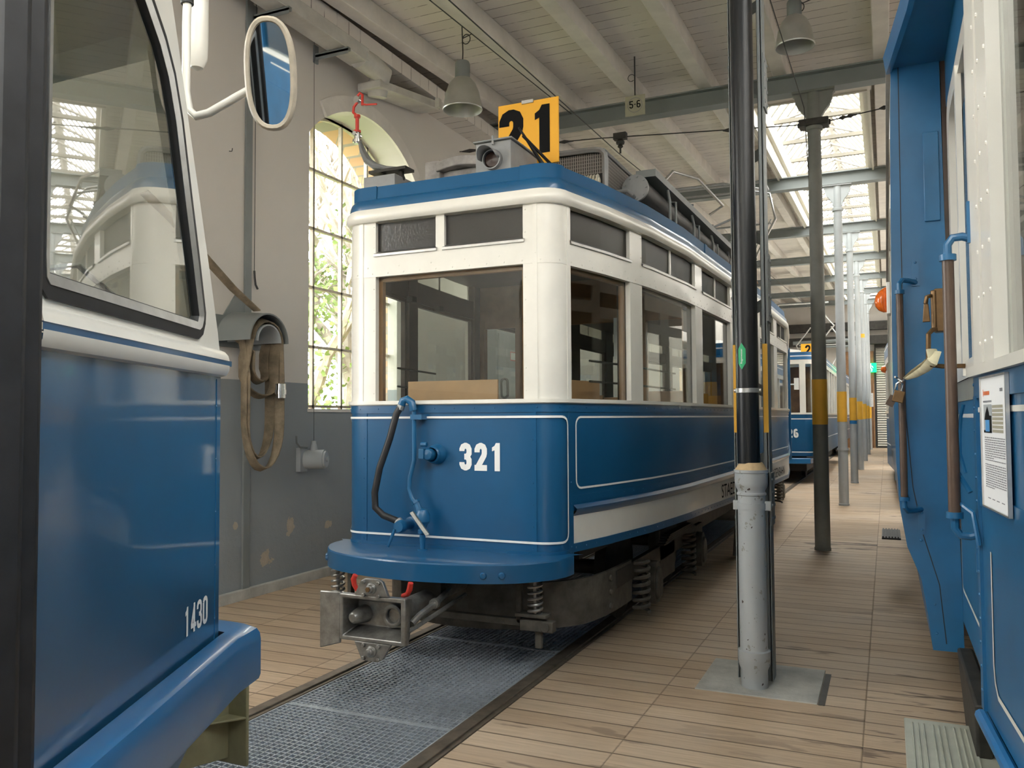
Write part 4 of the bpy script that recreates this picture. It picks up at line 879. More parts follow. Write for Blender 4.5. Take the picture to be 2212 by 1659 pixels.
def tram321():
    T = thing('tram', 'blue and cream vintage tram numbered 321 with a yellow 21 board on its roof', 'tram', (-2.44, 4.4, 0))
    P = Path(-2.44, 4.4, 0.60, 0.14, [(0.745, 4.54), (0.845, 4.95), (0.96, 5.6), (1.04, 6.4), (1.11, 8.3), (1.15, 10.2), (1.17, 12.2), (1.04, 13.6), (0.89, 15.0), (0.74, 16.4)])
    S = P.s[-1]; sc0 = 0.60; scE = P.sY(4.58)
    zb = lambda y: 0.735 if y < 6.5 else 0.735 - (y - 6.5) * 0.0125
    # body panels
    fp = strip(MB(), P, -sc0 - 0.0, sc0 + 0.0, 0.70, 1.585, -0.03, 0).build('front_panel', 'blue', T)
    for a, b_ in ((sc0, scE), (-scE, -sc0)): strip(MB(), P, a, b_, 0.70, 1.585, -0.03, 0).build('corner_panel', 'blue', T)
    sps = []
    for a, b_ in ((scE, S), (-S, -scE)):
        sps.append(strip(MB(), P, a, b_, 0.955, 1.585, -0.03, 0).build('side_panel', 'blue', T))
        lab(strip(MB(), P, a + 0.0, b_, zb, 0.93, -0.03, -0.004).build('skirt_panel', 'cream', T), 'cream skirt board')
        mb = MB(); prof_strip(mb, P, a + 0.005, b_, [(-0.004, 0.925), (0.022, 0.955), (0.024, 0.97), (0.0, 0.99)]); mb.build('drip_ledge', 'blue', T)
        mb = strip(MB(), P, a, b_, lambda y: zb(y) - 0.02, lambda y: zb(y) + 0.03, -0.03, 0.003); rivets(mb, P, a + 0.03, b_ - 0.03, lambda y: zb(y) + 0.006, 0.11, 0.003, 0.0055); mb.build('sole_bar', 'blue', T)
        mb = strip(MB(), P, a, b_, 1.0, 1.045, 0, 0.0025); rivets(mb, P, a + 0.05, b_, 1.022, 0.14, 0.0025, 0.004); mb.build('lower_moulding', 'blue', T)
    # belt rail and seam strips
    mb = strip(MB(), P, -S, S, 1.535, 1.59, 0, 0.006); rivets(mb, P, -S + .1, S - .1, 1.562, 0.135, 0.006, 0.0055); mb.build('belt_rail', 'blue', T)
    mb = strip(MB(), P, -S, S, 1.59, 1.612, -0.03, 0.022); strip(mb, P, -S, S, 1.585, 1.592, -0.03, 0.012); mb.build('window_sill', 'cream', T)
    mb = MB()
    for s_ in (-sc0 + 0.02, sc0 - 0.02, scE - 0.02, -scE + 0.02):
        strip(mb, P, s_ - 0.022, s_ + 0.022, 0.705, 1.535, 0, 0.004); vrivets(mb, P, s_, 0.75, 1.5, 0.11, 0.004, 0.005)
    strip(mb, P, -scE, scE, 0.70, 0.735, 0, 0.006); rivets(mb, P, -scE + .03, scE - .03, 0.718, 0.2, 0.006, 0.005)
    mb.build('seam_strips', 'blue', T)
    # white lining
    mb = sstroke(P, rrect(-scE + 0.07, scE - 0.06, 0.785, 1.508, 0.05), 0.013, 0.0075, True); mb.build('lining', 'stripe', fp, smooth=False)
    for i, (a, b_) in enumerate(((scE + 0.035, S - 0.3), (-S + 0.3, -scE - 0.035))): sstroke(P, rrect(a, b_, 1.085, 1.505, 0.05), 0.012, 0.0035, True).build('lining', 'stripe', sps[i], smooth=False)
    # number 321
    V, F, tw = digits('321', 0.165, 0.21, 0.50, 0.115)
    flat_marks(V, F, lambda a, b_: (lambda p: (p.x, p.y, 1.19 + b_))(P.at(0.245 + a, 0.003)[0])).build('number', 'stripe', fp, smooth=False)
    # skirt lettering
    for txt, y0_ in (('STAEDTISCHE', 8.2), ('STRASSENBAHN', 11.0)):
        V, F = text_mesh(txt, 0.17); s_ = P.sY(y0_); flat_marks(V, F, lambda a, b_: (lambda p: (p.x, p.y, zb(p.y) + 0.055 + b_))(P.at(s_ + a * 1.25, 0.0)[0])).build('lettering', 'ink', T, smooth=False)
    # windows: openings on the right side by y
    ops = [(4.62, 5.30), (5.48, 6.68)] + [(6.91 + 1.43 * k, 6.91 + 1.43 * k + 1.12) for k in range(7)]
    rs = [(P.sY(a), P.sY(b_)) for a, b_ in ops]; rs[0] = (scE - 0.005, rs[0][1])
    fr = (-0.495, 0.525)
    def post(s0, s1, proud=0.0):
        mb = strip(MB(), P, s0, s1, 1.61, 2.76, -0.035, proud); 
        for q in (s0 + 0.014, s1 - 0.014): vrivets(mb, P, q, 1.66, 2.72, 0.125, proud, 0.005)
        return mb.build('window_post', 'cream', T)
    post(fr[1], rs[0][0], 0.002); post(-rs[0][0], fr[0], 0.002)
    for s_ in (sc0 - 0.0, -sc0 + 0.0, scE - 0.035, -scE + 0.035): strip(MB(), P, s_ - 0.014, s_ + 0.014, 1.61, 2.76, 0, 0.006).build('corner_strip', 'cream', T)
    for (a, b_), (c, d) in zip(rs[:-1], rs[1:]):
        post(b_, c); post(-c, -b_)
    post(rs[-1][1], S); post(-S, -rs[-1][1])
    mb = strip(MB(), P, -S, S, 2.40, 2.535, -0.035, 0.004); rivets(mb, P, -S + .1, S - .1, 2.42, 0.115, 0.004, 0.0055); rivets(mb, P, -S + .15, S - .1, 2.46, 0.23, 0.004, 0.0055); mb.build('transom_rail', 'cream', T)
    allops = [fr] + rs + [(-b_, -a) for a, b_ in rs]
    for j, (a, b_) in enumerate(allops):
        strip(MB(), P, a, b_, 1.61, 2.405, -0.040, -0.036).build('window_pane', 'glass', T, smooth=False)
        mid = (a + b_) / 2
        if j == 0: halves = [(a, -0.06), (0.0, b_)]
        elif j in (1, 1 + len(rs)): halves = [(a, b_)]
        else: halves = [(a, mid - 0.012), (mid + 0.012, b_)]
        for k, (c, d) in enumerate(halves): strip(MB(), P, c, d, 2.55, 2.745, -0.030, -0.025).build('frosted_pane', 'frosted', T, smooth=False)
        if len(halves) == 2: strip(MB(), P, halves[0][1], halves[1][0], 2.535, 2.75, -0.03, 0.0 if j == 0 else -0.015).build('top_mullion', 'cream', T)
        mb = MB()
        for c, d in (halves if j == 0 else [(a, b_)]): prof_strip(mb, P, c - 0.01, d + 0.01, [(-0.01, 2.528), (0.014, 2.53), (0.014, 2.545), (-0.02, 2.565)])
        mb.build('ventilator_sill', 'alu' if j <= 1 else 'cream', T)
        # inner wooden frame
        mb = MB(); strip(mb, P, a - 0.01, a + 0.025, 1.60, 2.42, -0.075, -0.042); strip(mb, P, b_ - 0.025, b_ + 0.01, 1.60, 2.42, -0.075, -0.042); strip(mb, P, a, b_, 2.375, 2.42, -0.075, -0.042)
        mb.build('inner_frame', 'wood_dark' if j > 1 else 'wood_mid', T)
    # roof edge
    mb = MB(); prof_strip(mb, P, -S, S, [(-0.03, 2.745), (0.020, 2.75), (0.034, 2.765), (0.038, 2.79), (0.030, 2.815), (0.016, 2.835)]); mb.build('roof_gutter', 'cream', T)
    mb = MB(); prof_strip(mb, P, -S, S, [(0.016, 2.830), (0.013, 2.86), (0.004, 2.885), (-0.014, 2.905), (-0.022, 2.908)]); mb.build('roof_cove', 'blue', T)
    mb = strip(MB(), P, -S, S, 2.895, 2.985, -0.04, -0.018); mb.build('roof_fascia', 'blue_satin', T)
    for q in ((0.50, 0.82), (-0.82, -0.50), (P.sY(7.1), P.sY(7.18))): strip(MB(), P, q[0], q[1], 2.888, 2.988, -0.018, -0.012).build('fascia_joint_plate', 'blue_satin', T)
    camber_roof(P, -0.03, 2.975, 0.10, -2.44).build('roof', 'roof_grey', T)
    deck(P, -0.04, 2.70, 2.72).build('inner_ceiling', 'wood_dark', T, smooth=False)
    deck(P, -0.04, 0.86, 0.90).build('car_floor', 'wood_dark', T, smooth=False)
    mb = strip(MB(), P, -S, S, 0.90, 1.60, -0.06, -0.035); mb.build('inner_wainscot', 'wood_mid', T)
    mb = strip(MB(), P, -S, S, 2.40, 2.56, -0.09, -0.045); mb.build('inner_cornice', 'wood_dark', T)
    for s_ in (1, -1):
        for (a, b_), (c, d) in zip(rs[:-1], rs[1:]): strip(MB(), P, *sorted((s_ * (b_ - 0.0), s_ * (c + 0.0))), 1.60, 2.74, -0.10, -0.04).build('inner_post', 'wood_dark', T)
    strip(MB(), P, S - 0.001, S, 0.7, 2.8, -0.03, 0)
    yb = P.p[-1].y; MB().box(-3.24, -1.64, yb - 0.03, yb, 0.7, 2.8).build('rear_panel', 'blue', T)
    # partition behind the platform with doorway
    yp = 6.80; hw_ = 0.98
    mb = MB(); mb.box(-2.44 - hw_, -3.02, yp, yp + 0.05, 0.9, 1.6); mb.box(-1.86, -2.44 + hw_, yp, yp + 0.05, 0.9, 1.6); mb.box(-2.44 - hw_, -2.44 + hw_, yp, yp + 0.05, 2.32, 2.72)
    for x in (-2.44 - hw_, -3.04, -1.90, -2.44 + hw_ - 0.07): mb.box(x, x + 0.07, yp - 0.01, yp + 0.06, 0.9, 2.4)
    mb.build('partition', 'wood_mid', T, bevel=0.004)
    for k, (y, x) in enumerate([(7.6 + 1.0 * i, x) for i in range(6) for x in (-3.1, -1.95)]):
        mb = MB(); mb.box(x - 0.24, x + 0.24, y - 0.22, y + 0.22, 1.28, 1.33); mb.box(x - 0.24, x + 0.24, y + 0.18, y + 0.22, 1.33, 1.75); mb.box(x - 0.2, x + 0.2, y - 0.02, y + 0.02, 0.9, 1.28); mb.build('seat', 'wood_mid', T, bevel=0.01)
    mb = MB()
    for z in (1.73, 1.86): mb.tube([(-1.70, 4.95, z), (-1.62, 5.6, z), (-1.58, 6.75, z)], 0.008, 6); mb.tube([(-3.15, 5.0, z), (-3.30, 5.8, z)], 0.008, 6)
    mb.build('window_bars', 'dark_metal', T)
    # driver's drop boards, ring handles, notice
    MB().box(-2.76, -2.13, 4.50, 4.515, 1.60, 1.735).build('drop_board', 'wood_light', T, bevel=0.003)
    mb = MB(); mb.box(-1.80, -1.785, 4.76, 5.26, 1.60, 1.74, rot=(-0.20, 'Z')); mb.build('drop_board', 'wood_light', T, bevel=0.003)
    def ring(c, dx, dy): 
        pts = [(c[0] + dx * 0.022 * math.cos(a_), c[1] + dy * 0.022 * math.cos(a_), c[2] + 0.035 * (1 if math.sin(a_) > 0 else -1) + 0.022 * math.sin(a_)) for a_ in np.linspace(0, 2 * PI, 17)]
        return MB().tube(pts, 0.007, 6)
    ring((-2.085, 4.50, 1.68), 1, 0).build('ring_handle', 'dark_metal', T); ring((-1.80, 4.75, 1.68), 0.2, 1).build('ring_handle', 'dark_metal', T)
    MB().box(-1.93, -1.70, 6.2, 6.205, 1.95, 2.28).build('notice_sheet', 'paper', T)
    MB().cyl((-2.75, 4.85, 0.9), (-2.75, 4.85, 1.45), 0.16, 20).cyl((-2.75, 4.85, 1.45), (-2.75, 4.85, 1.5), 0.18, 20).tube([(-2.75, 4.85, 1.55), (-2.6, 4.8, 1.56)], 0.015, 8).build('controller', 'dark_metal', T)
    for y, x in ((5.2, -3.2), (5.75, -3.28)): MB().box(x, x + 0.05, y, y + 0.06, 2.36, 2.40).build('blind_catch', 'dark_metal', T)
    # bumper
    bp_ = [(-0.80, 4.47), (-0.79, 4.36), (-0.74, 4.24), (-0.62, 4.10), (-0.45, 4.01), (-0.22, 3.95), (0, 3.93), (0.22, 3.95), (0.45, 4.01), (0.62, 4.10), (0.74, 4.24), (0.79, 4.36), (0.80, 4.47)]
    def refine(p): 
        out = []
        for i in range(len(p) - 1):
            p0, p1, p2, p3 = p[max(i - 1, 0)], p[i], p[i + 1], p[min(i + 2, len(p) - 1)]
            for k in range(4):
                t = k / 4; out.append(tuple(0.5 * ((2 * p1[j]) + (-p0[j] + p2[j]) * t + (2 * p0[j] - 5 * p1[j] + 4 * p2[j] - p3[j]) * t * t + (-p0[j] + 3 * p1[j] - 3 * p2[j] + p3[j]) * t ** 3) for j in range(2)))
        return out + [p[-1]]
    bq = refine(bp_); n = len(bq); inn = [(a * 0.975, b_ + 0.02 if abs(a) < 0.7 else b_ + 0.01) for a, b_ in bq]
    vs = []
    for (a, b_), (c, d) in zip(bq, inn): vs += [(-2.44 + a, b_, 0.612), (-2.44 + a, b_, 0.708), (-2.44 + a * 0.995, b_ + 0.006, 0.716), (-2.44 + c, d, 0.612)]
    fs = []
    for i in range(n - 1): a = 4 * i; b_ = a + 4; fs += [(a, b_, b_ + 1, a + 1), (a + 1, b_ + 1, b_ + 2, a + 2), (a + 3, a, b_, b_ + 3)][:3]; fs.append((a + 3, b_ + 3, b_ + 0, a + 0))
    mb = MB(); mb.add(vs, fs)
    top = [(-2.44 + a * 0.995, b_ + 0.006, 0.716) for a, b_ in bq]; mb.add(top + [(-1.60, 4.52, 0.716), (-3.28, 4.52, 0.716)], [tuple(range(len(top) + 2))])
    mb.add([(-2.44 + a * 0.97, b_ + 0.02, 0.612) for a, b_ in bq] + [(-2.44 + a * 0.97, b_ + 0.02, 0.70) for a, b_ in bq], [(i, i + 1, n + i + 1, n + i) for i in range(n - 1)])
    o = mb.build('bumper', 'blue', T)
    mb = MB()
    for a in (-0.735, -0.685, 0.47, 0.545):
        i = min(range(n), key=lambda k: abs(bq[k][0] - a)); p = Vector(bq[i]); d = (Vector(bq[min(i + 1, n - 1)]) - Vector(bq[max(i - 1, 0)])).normalized(); mb.dome((-2.44 + p.x, p.y, 0.655), 0.020, (d.y, -d.x, 0), 12, 0.016)
    mb.build('bumper_rivets', 'blue', o)
    # brake hose and pipe on the front
    h = MB(); h.tube([(-2.700, 4.33, 1.585), (-2.725, 4.31, 1.53), (-2.76, 4.29, 1.38), (-2.82, 4.27, 1.20), (-2.855, 4.27, 1.05), (-2.85, 4.27, 0.96), (-2.80, 4.28, 0.915), (-2.72, 4.30, 0.885), (-2.70, 4.31, 0.87)], 0.021, 12); h.build('brake_hose', 'rubber', T)
    h = MB(); h.tube([(-2.70, 4.33, 1.585), (-2.69, 4.33, 1.61), (-2.665, 4.335, 1.62), (-2.635, 4.34, 1.60), (-2.625, 4.345, 1.55)], 0.024, 12); h.tube([(-2.622, 4.345, 1.56), (-2.62, 4.345, 1.25), (-2.64, 4.33, 1.15), (-2.645, 4.325, 1.08), (-2.62, 4.32, 1.02), (-2.59, 4.32, 0.98)], 0.013, 10)
    h.box(-2.64, -2.56, 4.33, 4.40, 1.495, 1.525); h.tube([(-2.595, 4.32, 1.0), (-2.56, 4.315, 0.93)], [0.020, 0.024], 8); h.tube([(-2.60, 4.32, 1.005), (-2.592, 4.32, 0.992)], 0.027, 6)
    h.tube([(-2.572, 4.315, 0.958), (-2.56, 4.315, 0.93)], 0.030, 6); h.lathe((-2.545, 4.315, 0), [(0.014, 0.715), (0.018, 0.78), (0.018, 0.81), (0.028, 0.815), (0.028, 0.835), (0.02, 0.84), (0.03, 0.865), (0.045, 0.885), (0.045, 0.93), (0.03, 0.955), (0.0, 0.965)], 14); h.lathe((-2.545, 4.315, 0), [(0.03, 0.715), (0.03, 0.722), (0.0, 0.722)], 14)
    h.build('brake_pipe', 'blue_old', T)
    h = MB(); h.hexa([(-2.60, 4.255, 0.94), (-2.585, 4.265, 0.95), (-2.46, 4.245, 0.82), (-2.48, 4.24, 0.81)], [(-2.60, 4.27, 0.94), (-2.585, 4.28, 0.95), (-2.46, 4.26, 0.82), (-2.48, 4.255, 0.81)]); h.build('valve_lever', 'steel', T, bevel=0.002)
    h = MB(); h.lathe((-2.675, 0, 0.855), [(0.0, 4.25), (0.032, 4.25), (0.038, 4.27), (0.038, 4.30), (0.03, 4.32), (0.03, 4.39), (0.045, 4.395)], 18, 'Y'); h.tube([(-2.70, 4.25, 0.84), (-2.715, 4.24, 0.79), (-2.74, 4.24, 0.735)], [0.010, 0.010, 0.008], 8); h.build('hose_cock', 'blue_old', T)
    h = MB(); h.tube([(-2.71, 4.30, 0.885), (-2.695, 4.30, 0.872)], 0.027, 10); h.tube([(-2.702, 4.33, 1.58), (-2.71, 4.325, 1.555)], 0.025, 10); h.build('hose_clips', 'alu', T)
    # socket
    h = MB(); h.lathe((-2.490, 0, 1.285), [(0.062, 4.40), (0.060, 4.375), (0.050, 4.36), (0.050, 4.335), (0.042, 4.325)], 24, 'Y'); h.lathe((-2.510, 0, 1.285), [(0.040, 4.36), (0.038, 4.325), (0.03, 4.31), (0.0, 4.305)], 20, 'Y'); h.box(-2.565, -2.53, 4.30, 4.34, 1.26, 1.32); h.cyl((-2.56, 4.325, 1.345), (-2.52, 4.325, 1.345), 0.014); h.build('jumper_socket', 'blue_old', T, bevel=0.002)
    # coupler
    K = MB(); xc, yc_, zc = -2.43, 3.60, 0.475
    C_ = thing  # marker
    # funnel: outer frame box with a sunken mouth
    def ringrect(x0, x1, z0, z1, y): return [(x0, y, z0), (x1, y, z0), (x1, y, z1), (x0, y, z1)]
    R0 = ringrect(-2.625, -2.225, 0.355, 0.592, 3.60); R1 = ringrect(-2.605, -2.250, 0.375, 0.572, 3.60); R2 = ringrect(-2.585, -2.30, 0.41, 0.54, 3.72); RB = ringrect(-2.625, -2.225, 0.355, 0.592, 3.635); R3 = ringrect(-2.53, -2.33, 0.41, 0.54, 3.84)
    vs = R0 + R1 + R2 + RB + R3; fs = []
    for i in range(4): j = (i + 1) % 4; fs += [(i, j, 4 + j, 4 + i), (4 + i, 4 + j, 8 + j, 8 + i), (i, 12 + i, 12 + j, j), (12 + i, 16 + i, 16 + j, 12 + j)]
    fs += [(8, 9, 10, 11), (16, 19, 18, 17)]
    K.add(vs, fs)
    K.lathe((-2.545, 0, 0.470), [(0.0, 3.600), (0.020, 3.602), (0.030, 3.612), (0.040, 3.66), (0.048, 3.73)], 16, 'Y')
    K.lathe((-2.365, 0, 0.475), [(0.060, 3.70), (0.045, 3.695), (0.036, 3.70), (0.034, 3.80), (0.0, 3.80)], 20, 'Y')
    cp = K.build('coupler_head', 'steel', T, bevel=0.006)
    MB().hexa([(-2.745, 3.592, 0.300), (-2.62, 3.600, 0.335), (-2.62, 3.615, 0.335), (-2.745, 3.607, 0.300)], [(-2.745, 3.592, 0.598), (-2.62, 3.600, 0.598), (-2.62, 3.615, 0.598), (-2.745, 3.607, 0.598)]).build('guide_plate', 'steel', cp, bevel=0.006)
    for nm, pts in (('upper_flange', [(-2.53, 0.592), (-2.325, 0.592), (-2.36, 0.668), (-2.385, 0.680), (-2.465, 0.680), (-2.49, 0.668)]), ('lower_flange', [(-2.53, 0.355), (-2.49, 0.275), (-2.465, 0.262), (-2.385, 0.262), (-2.36, 0.275), (-2.31, 0.355)])):
        mb = MB(); mb.hexa([(a, 3.598, b_) for a, b_ in pts], [(a, 3.62, b_) for a, b_ in pts]); zc2 = 0.632 if nm[0] == 'u' else 0.312
        mb.lathe((-2.425, 0, zc2), [(0.030, 3.598), (0.030, 3.59), (0.022, 3.588), (0.020, 3.57), (0.0, 3.565)], 18, 'Y')
        for a, b_ in ((-0.045, 0.03), (0.045, 0.03), (-0.045, -0.035), (0.045, -0.035)): mb.cyl((-2.425 + a, 3.60, zc2 + b_), (-2.425 + a, 3.585, zc2 + b_), 0.011, 6)
        mb.build(nm, 'steel', cp, bevel=0.002)
    lab(MB().cyl((-2.425, 3.575, 0.632), (-2.425, 3.56, 0.632), 0.013, 6).build('pin_bolt', 'brass', cp), 'brass coloured bolt')
    for pts in ([(-2.555, 3.66, 0.60), (-2.57, 3.655, 0.63), (-2.572, 3.65, 0.66), (-2.56, 3.65, 0.682)], [(-2.30, 3.70, 0.585), (-2.26, 3.68, 0.60), (-2.235, 3.66, 0.63), (-2.225, 3.655, 0.665)]): lab(MB().tube(pts, [0.011, 0.013, 0.015, 0.014], 10).build('uncoupling_handle', 'red', T), 'red curved handle')
    MB().tube([(-2.38, 3.80, 0.48), (-2.40, 4.3, 0.49), (-2.44, 5.6, 0.5)], [0.055, 0.045, 0.05], 14).tube([(-2.26, 3.72, 0.44), (-2.25, 3.78, 0.47), (-2.25, 3.95, 0.50), (-2.30, 4.2, 0.52)], 0.018, 10).tube([(-2.25, 3.93, 0.50), (-2.252, 3.96, 0.50)], 0.028, 10).tube([(-2.27, 3.66, 0.40), (-2.25, 3.75, 0.42), (-2.22, 3.95, 0.46), (-2.25, 4.3, 0.48)], 0.012, 8).build('coupler_shaft', 'steel', T)
    MB().box(-2.56, -2.30, 4.1, 4.16, 0.50, 0.62).build('shaft_bracket', 'dark_metal', T)
    # lifeguard frame with springs
    fr_ = MB(); fr_.box(-3.14, -1.74, 4.36, 4.40, 0.315, 0.355); fr_.box(-3.16, -3.10, 4.34, 4.42, 0.30, 0.36); fr_.box(-1.92, -1.72, 4.33, 4.39, 0.30, 0.36)
    fr_.box(-1.955, -1.925, 4.36, 4.40, 0.33, 0.62); fr_.box(-3.12, -3.09, 4.36, 4.40, 0.33, 0.62); fr_.box(-1.84, -1.80, 4.36, 4.39, 0.20, 0.33); fr_.box(-1.95, -1.76, 4.33, 4.42, 0.375, 0.395); fr_.cyl((-1.765, 4.32, 0.33), (-1.765, 4.40, 0.33), 0.028, 12)
    fr_.build('lifeguard_frame', 'dusty_metal', T, bevel=0.004)
    for x in (-1.835, -3.19): MB().spring((x, 4.36, 0), 0.038, 0.39, 0.59, 6, 0.0085).cyl((x, 4.36, 0.38), (x, 4.36, 0.615), 0.012, 8).build('coil_spring', 'steel', T)
    # truck: curved guard plate, frames, wheels, axle boxes
    mb = MB(); pts = [(-3.2, 5.2), (-3.1, 4.85), (-2.8, 4.62), (-2.44, 4.55), (-2.08, 4.62), (-1.78, 4.85), (-1.68, 5.2), (-1.66, 5.7)]
    pts = refine(pts); n = len(pts); mb.add([(a, b_, 0.22) for a, b_ in pts] + [(a, b_, 0.50) for a, b_ in pts] + [(a * 1 + (0.02 if a > -2.44 else -0.02) * -1, b_ + 0.02, 0.50) for a, b_ in pts], [(i, i + 1, n + i + 1, n + i) for i in range(n - 1)] + [(n + i, n + i + 1, 2 * n + i + 1, 2 * n + i) for i in range(n - 1)])
    for z in (0.27, 0.36, 0.45): mb.dome((-1.672, 5.25, z), 0.022, (1, -0.2, 0), 10)
    mb.build('truck_guard', 'dusty_metal', T)
    for yc2 in (6.75, 13.4):
        for y in (yc2 - 0.75, yc2 + 0.75): wheelset(T, -2.44, y)
        for x in (-3.20, -1.68): MB().box(x - 0.02, x + 0.02, yc2 - 1.4, yc2 + 1.4, 0.36, 0.48).box(x - 0.02, x + 0.02, yc2 - 0.25, yc2 + 0.25, 0.2, 0.6).build('truck_frame', 'dark_metal', T, bevel=0.005)
        for y in (yc2 - 0.55, yc2 + 1.15):
            mb = MB(); x = -1.60
            ring_ = [(x, y + 0.11 * math.cos(a_) , 0.24 + 0.18 * max(-0.75, min(1, math.sin(a_)))) for a_ in np.linspace(0, 2 * PI, 21)[:-1]]
            mb.hexa([(x - 0.10, p[1], p[2]) for p in ring_], ring_); mb.hexa([(x, 0.75 * (p[1] - y) + y, 0.24 + (p[2] - 0.24) * 0.75) for p in ring_], [(x + 0.02, 0.7 * (p[1] - y) + y, 0.24 + (p[2] - 0.24) * 0.7) for p in ring_])
            mb.build('axle_box', 'dusty_metal', T, bevel=0.004)
        for y in (yc2 - 0.95, yc2 + 0.6): MB().spring((-1.62, y, 0), 0.055, 0.12, 0.48, 7, 0.014).build('coil_spring', 'dusty_metal', T)
        mb = MB()
        for k in range(5): mb.box(-1.66, -1.60, yc2 - 0.35 + k * 0.05, yc2 + 0.85 - k * 0.05, 0.50 + k * 0.013, 0.511 + k * 0.013)
        mb.build('leaf_spring', 'dark_metal', T)
    MB().box(-3.1, -1.8, 5.0, 16.0, 0.60, 0.86).build('underframe', 'black', T)
    MB().box(-3.2, -2.0, 9.0, 12.0, 0.2, 0.62).build('equipment_box', 'dark_metal', T, bevel=0.02)
    MB().hexa([(-1.50, 8.9, 0.05), (-1.46, 8.9, 0.05), (-1.46, 9.2, 0.05), (-1.50, 9.2, 0.05)], [(-1.42, 8.7, 0.66), (-1.38, 8.7, 0.66), (-1.38, 9.3, 0.66), (-1.42, 9.3, 0.66)]).build('step_guard', 'dusty_metal', T)
    # ---- roof equipment
    lb = MB().box(-2.335, -2.09, 4.62, 5.05, 2.98, 3.235); lb.box(-2.345, -2.075, 4.60, 5.07, 3.235, 3.247); lb.box(-2.215, -2.20, 4.60, 4.615, 3.21, 3.27)
    lb = lb.build('destination_lamp_box', 'roof_grey', T, bevel=0.005)
    MB().lathe((-2.21, 0, 3.115), [(0.062, 4.62), (0.062, 4.585), (0.055, 4.585), (0.055, 4.61)], 28, 'Y').build('lamp_ring', 'roof_grey', lb)
    MB().lathe((-2.21, 0, 3.115), [(0.056, 4.612), (0.045, 4.60), (0.0, 4.593)], 28, 'Y').build('lamp_lens', 'lens_dark', lb)
    mb = MB(); vs = []; K_ = 14
    for i in range(K_ + 1):
        a_ = math.radians(-10 + 200 * i / K_); vs += [(-2.21 + 0.064 * math.cos(a_), 4.62, 3.118 + 0.064 * math.sin(a_)), (-2.21 + 0.066 * math.cos(a_) - 0.015, 4.50 + 0.05 * (1 - math.sin(max(0, a_))) if a_ > 0 else 4.6, 3.122 + 0.060 * math.sin(a_))]
    mb.add(vs, [(2 * i, 2 * i + 2, 2 * i + 3, 2 * i + 1) for i in range(K_)]); o = mb.build('lamp_hood', 'roof_grey', lb); md = o.modifiers.new('t', 'SOLIDIFY'); md.thickness = 0.004
    vs = [(-2.40, 3.21), (-1.955, 3.21), (-1.955, 3.655), (-2.40, 3.655)]
    rb = MB().hexa([(a, 5.10, b_) for a, b_ in vs], [(a, 5.112, b_) for a, b_ in vs]).build('route_board', 'yellow', T, smooth=False, bevel=0.002); lab(rb, 'yellow board with black number 21')
    V, F, tw = digits('21', 0.33, 0.235, 0.56, 0.16); flat_marks(V, F, plane_map((-2.185, 5.098, 3.285), (0.98, 0, 0), (0, 0, 1))).build('number', 'ink', rb, smooth=False)
    MB().box(-2.22, -2.135, 5.09, 5.12, 3.640, 3.662).build('board_clip', 'alu', rb)
    mb = MB(); mb.tube([(-2.07, 4.70, 3.33), (-1.98, 4.88, 3.13), (-1.93, 5.0, 3.02)], [0.006, 0.014, 0.018], 8); mb.tube([(-2.05, 4.72, 3.28), (-1.84, 5.2, 3.0)], 0.010, 6); mb.build('board_stay', 'black', T)
    # canvas covered wooden block
    mb = MB(); mb.box(-2.90, -2.78, 4.95, 5.05, 3.0, 3.29); mb.add([], []); arc = [(-2.80 + 0.36 * i / 8, 3.27 + 0.025 * math.sin(PI * i / 8)) for i in range(9)]
    mb.hexa([(a, 4.93, b_) for a, b_ in arc] + [(a, 4.93, b_ - 0.065) for a, b_ in arc[::-1]], [(a, 5.08, b_) for a, b_ in arc] + [(a, 5.08, b_ - 0.065) for a, b_ in arc[::-1]]); mb.box(-2.78, -2.45, 5.0, 5.06, 3.0, 3.22); mb.build('roof_crate', 'wood_grey', T, bevel=0.006)
    # lyre arm rest with red hook
    MB().box(-3.36, -3.10, 4.88, 5.12, 2.99, 3.22).build('arm_base', 'roof_grey', T, bevel=0.004)
    MB().box(-3.36, -3.05, 4.94, 5.06, 3.265, 3.285).lathe((-3.27, 5.0, 0), [(0.022, 3.22), (0.028, 3.23), (0.02, 3.245), (0.02, 3.27)], 12).lathe((-3.12, 5.0, 0), [(0.022, 3.20), (0.028, 3.22), (0.02, 3.24), (0.02, 3.27)], 12).build('arm_plate', 'dark_metal', T)
    mb = MB(); cpts = [(-3.13, 3.29), (-3.24, 3.30), (-3.33, 3.325), (-3.40, 3.375), (-3.445, 3.45), (-3.475, 3.53)]
    mb.tube([(a, 5.0, b_) for a, b_ in cpts], [0.02, 0.04, 0.055, 0.055, 0.04, 0.022], 10, flat=0.5); mb.build('curved_arm', 'roof_grey', T)
    MB().cyl((-3.50, 5.0, 3.52), (-3.50, 5.0, 3.61), 0.022, 14).cyl((-3.50, 5.0, 3.53), (-3.50, 5.0, 3.55), 0.034, 14).cyl((-3.50, 4.96, 3.59), (-3.50, 5.04, 3.59), 0.016, 10).build('arm_sleeve', 'chrome', T)
    mb = MB(); mb.tube([(-3.50, 5.0, 3.60), (-3.50, 5.0, 3.72)], 0.014, 10); mb.tube([(-3.50, 5.0, 3.605), (-3.50, 5.0, 3.62)], 0.028, 10); mb.tube([(-3.50, 5.0, 3.715), (-3.50, 5.0, 3.735)], 0.024, 10)
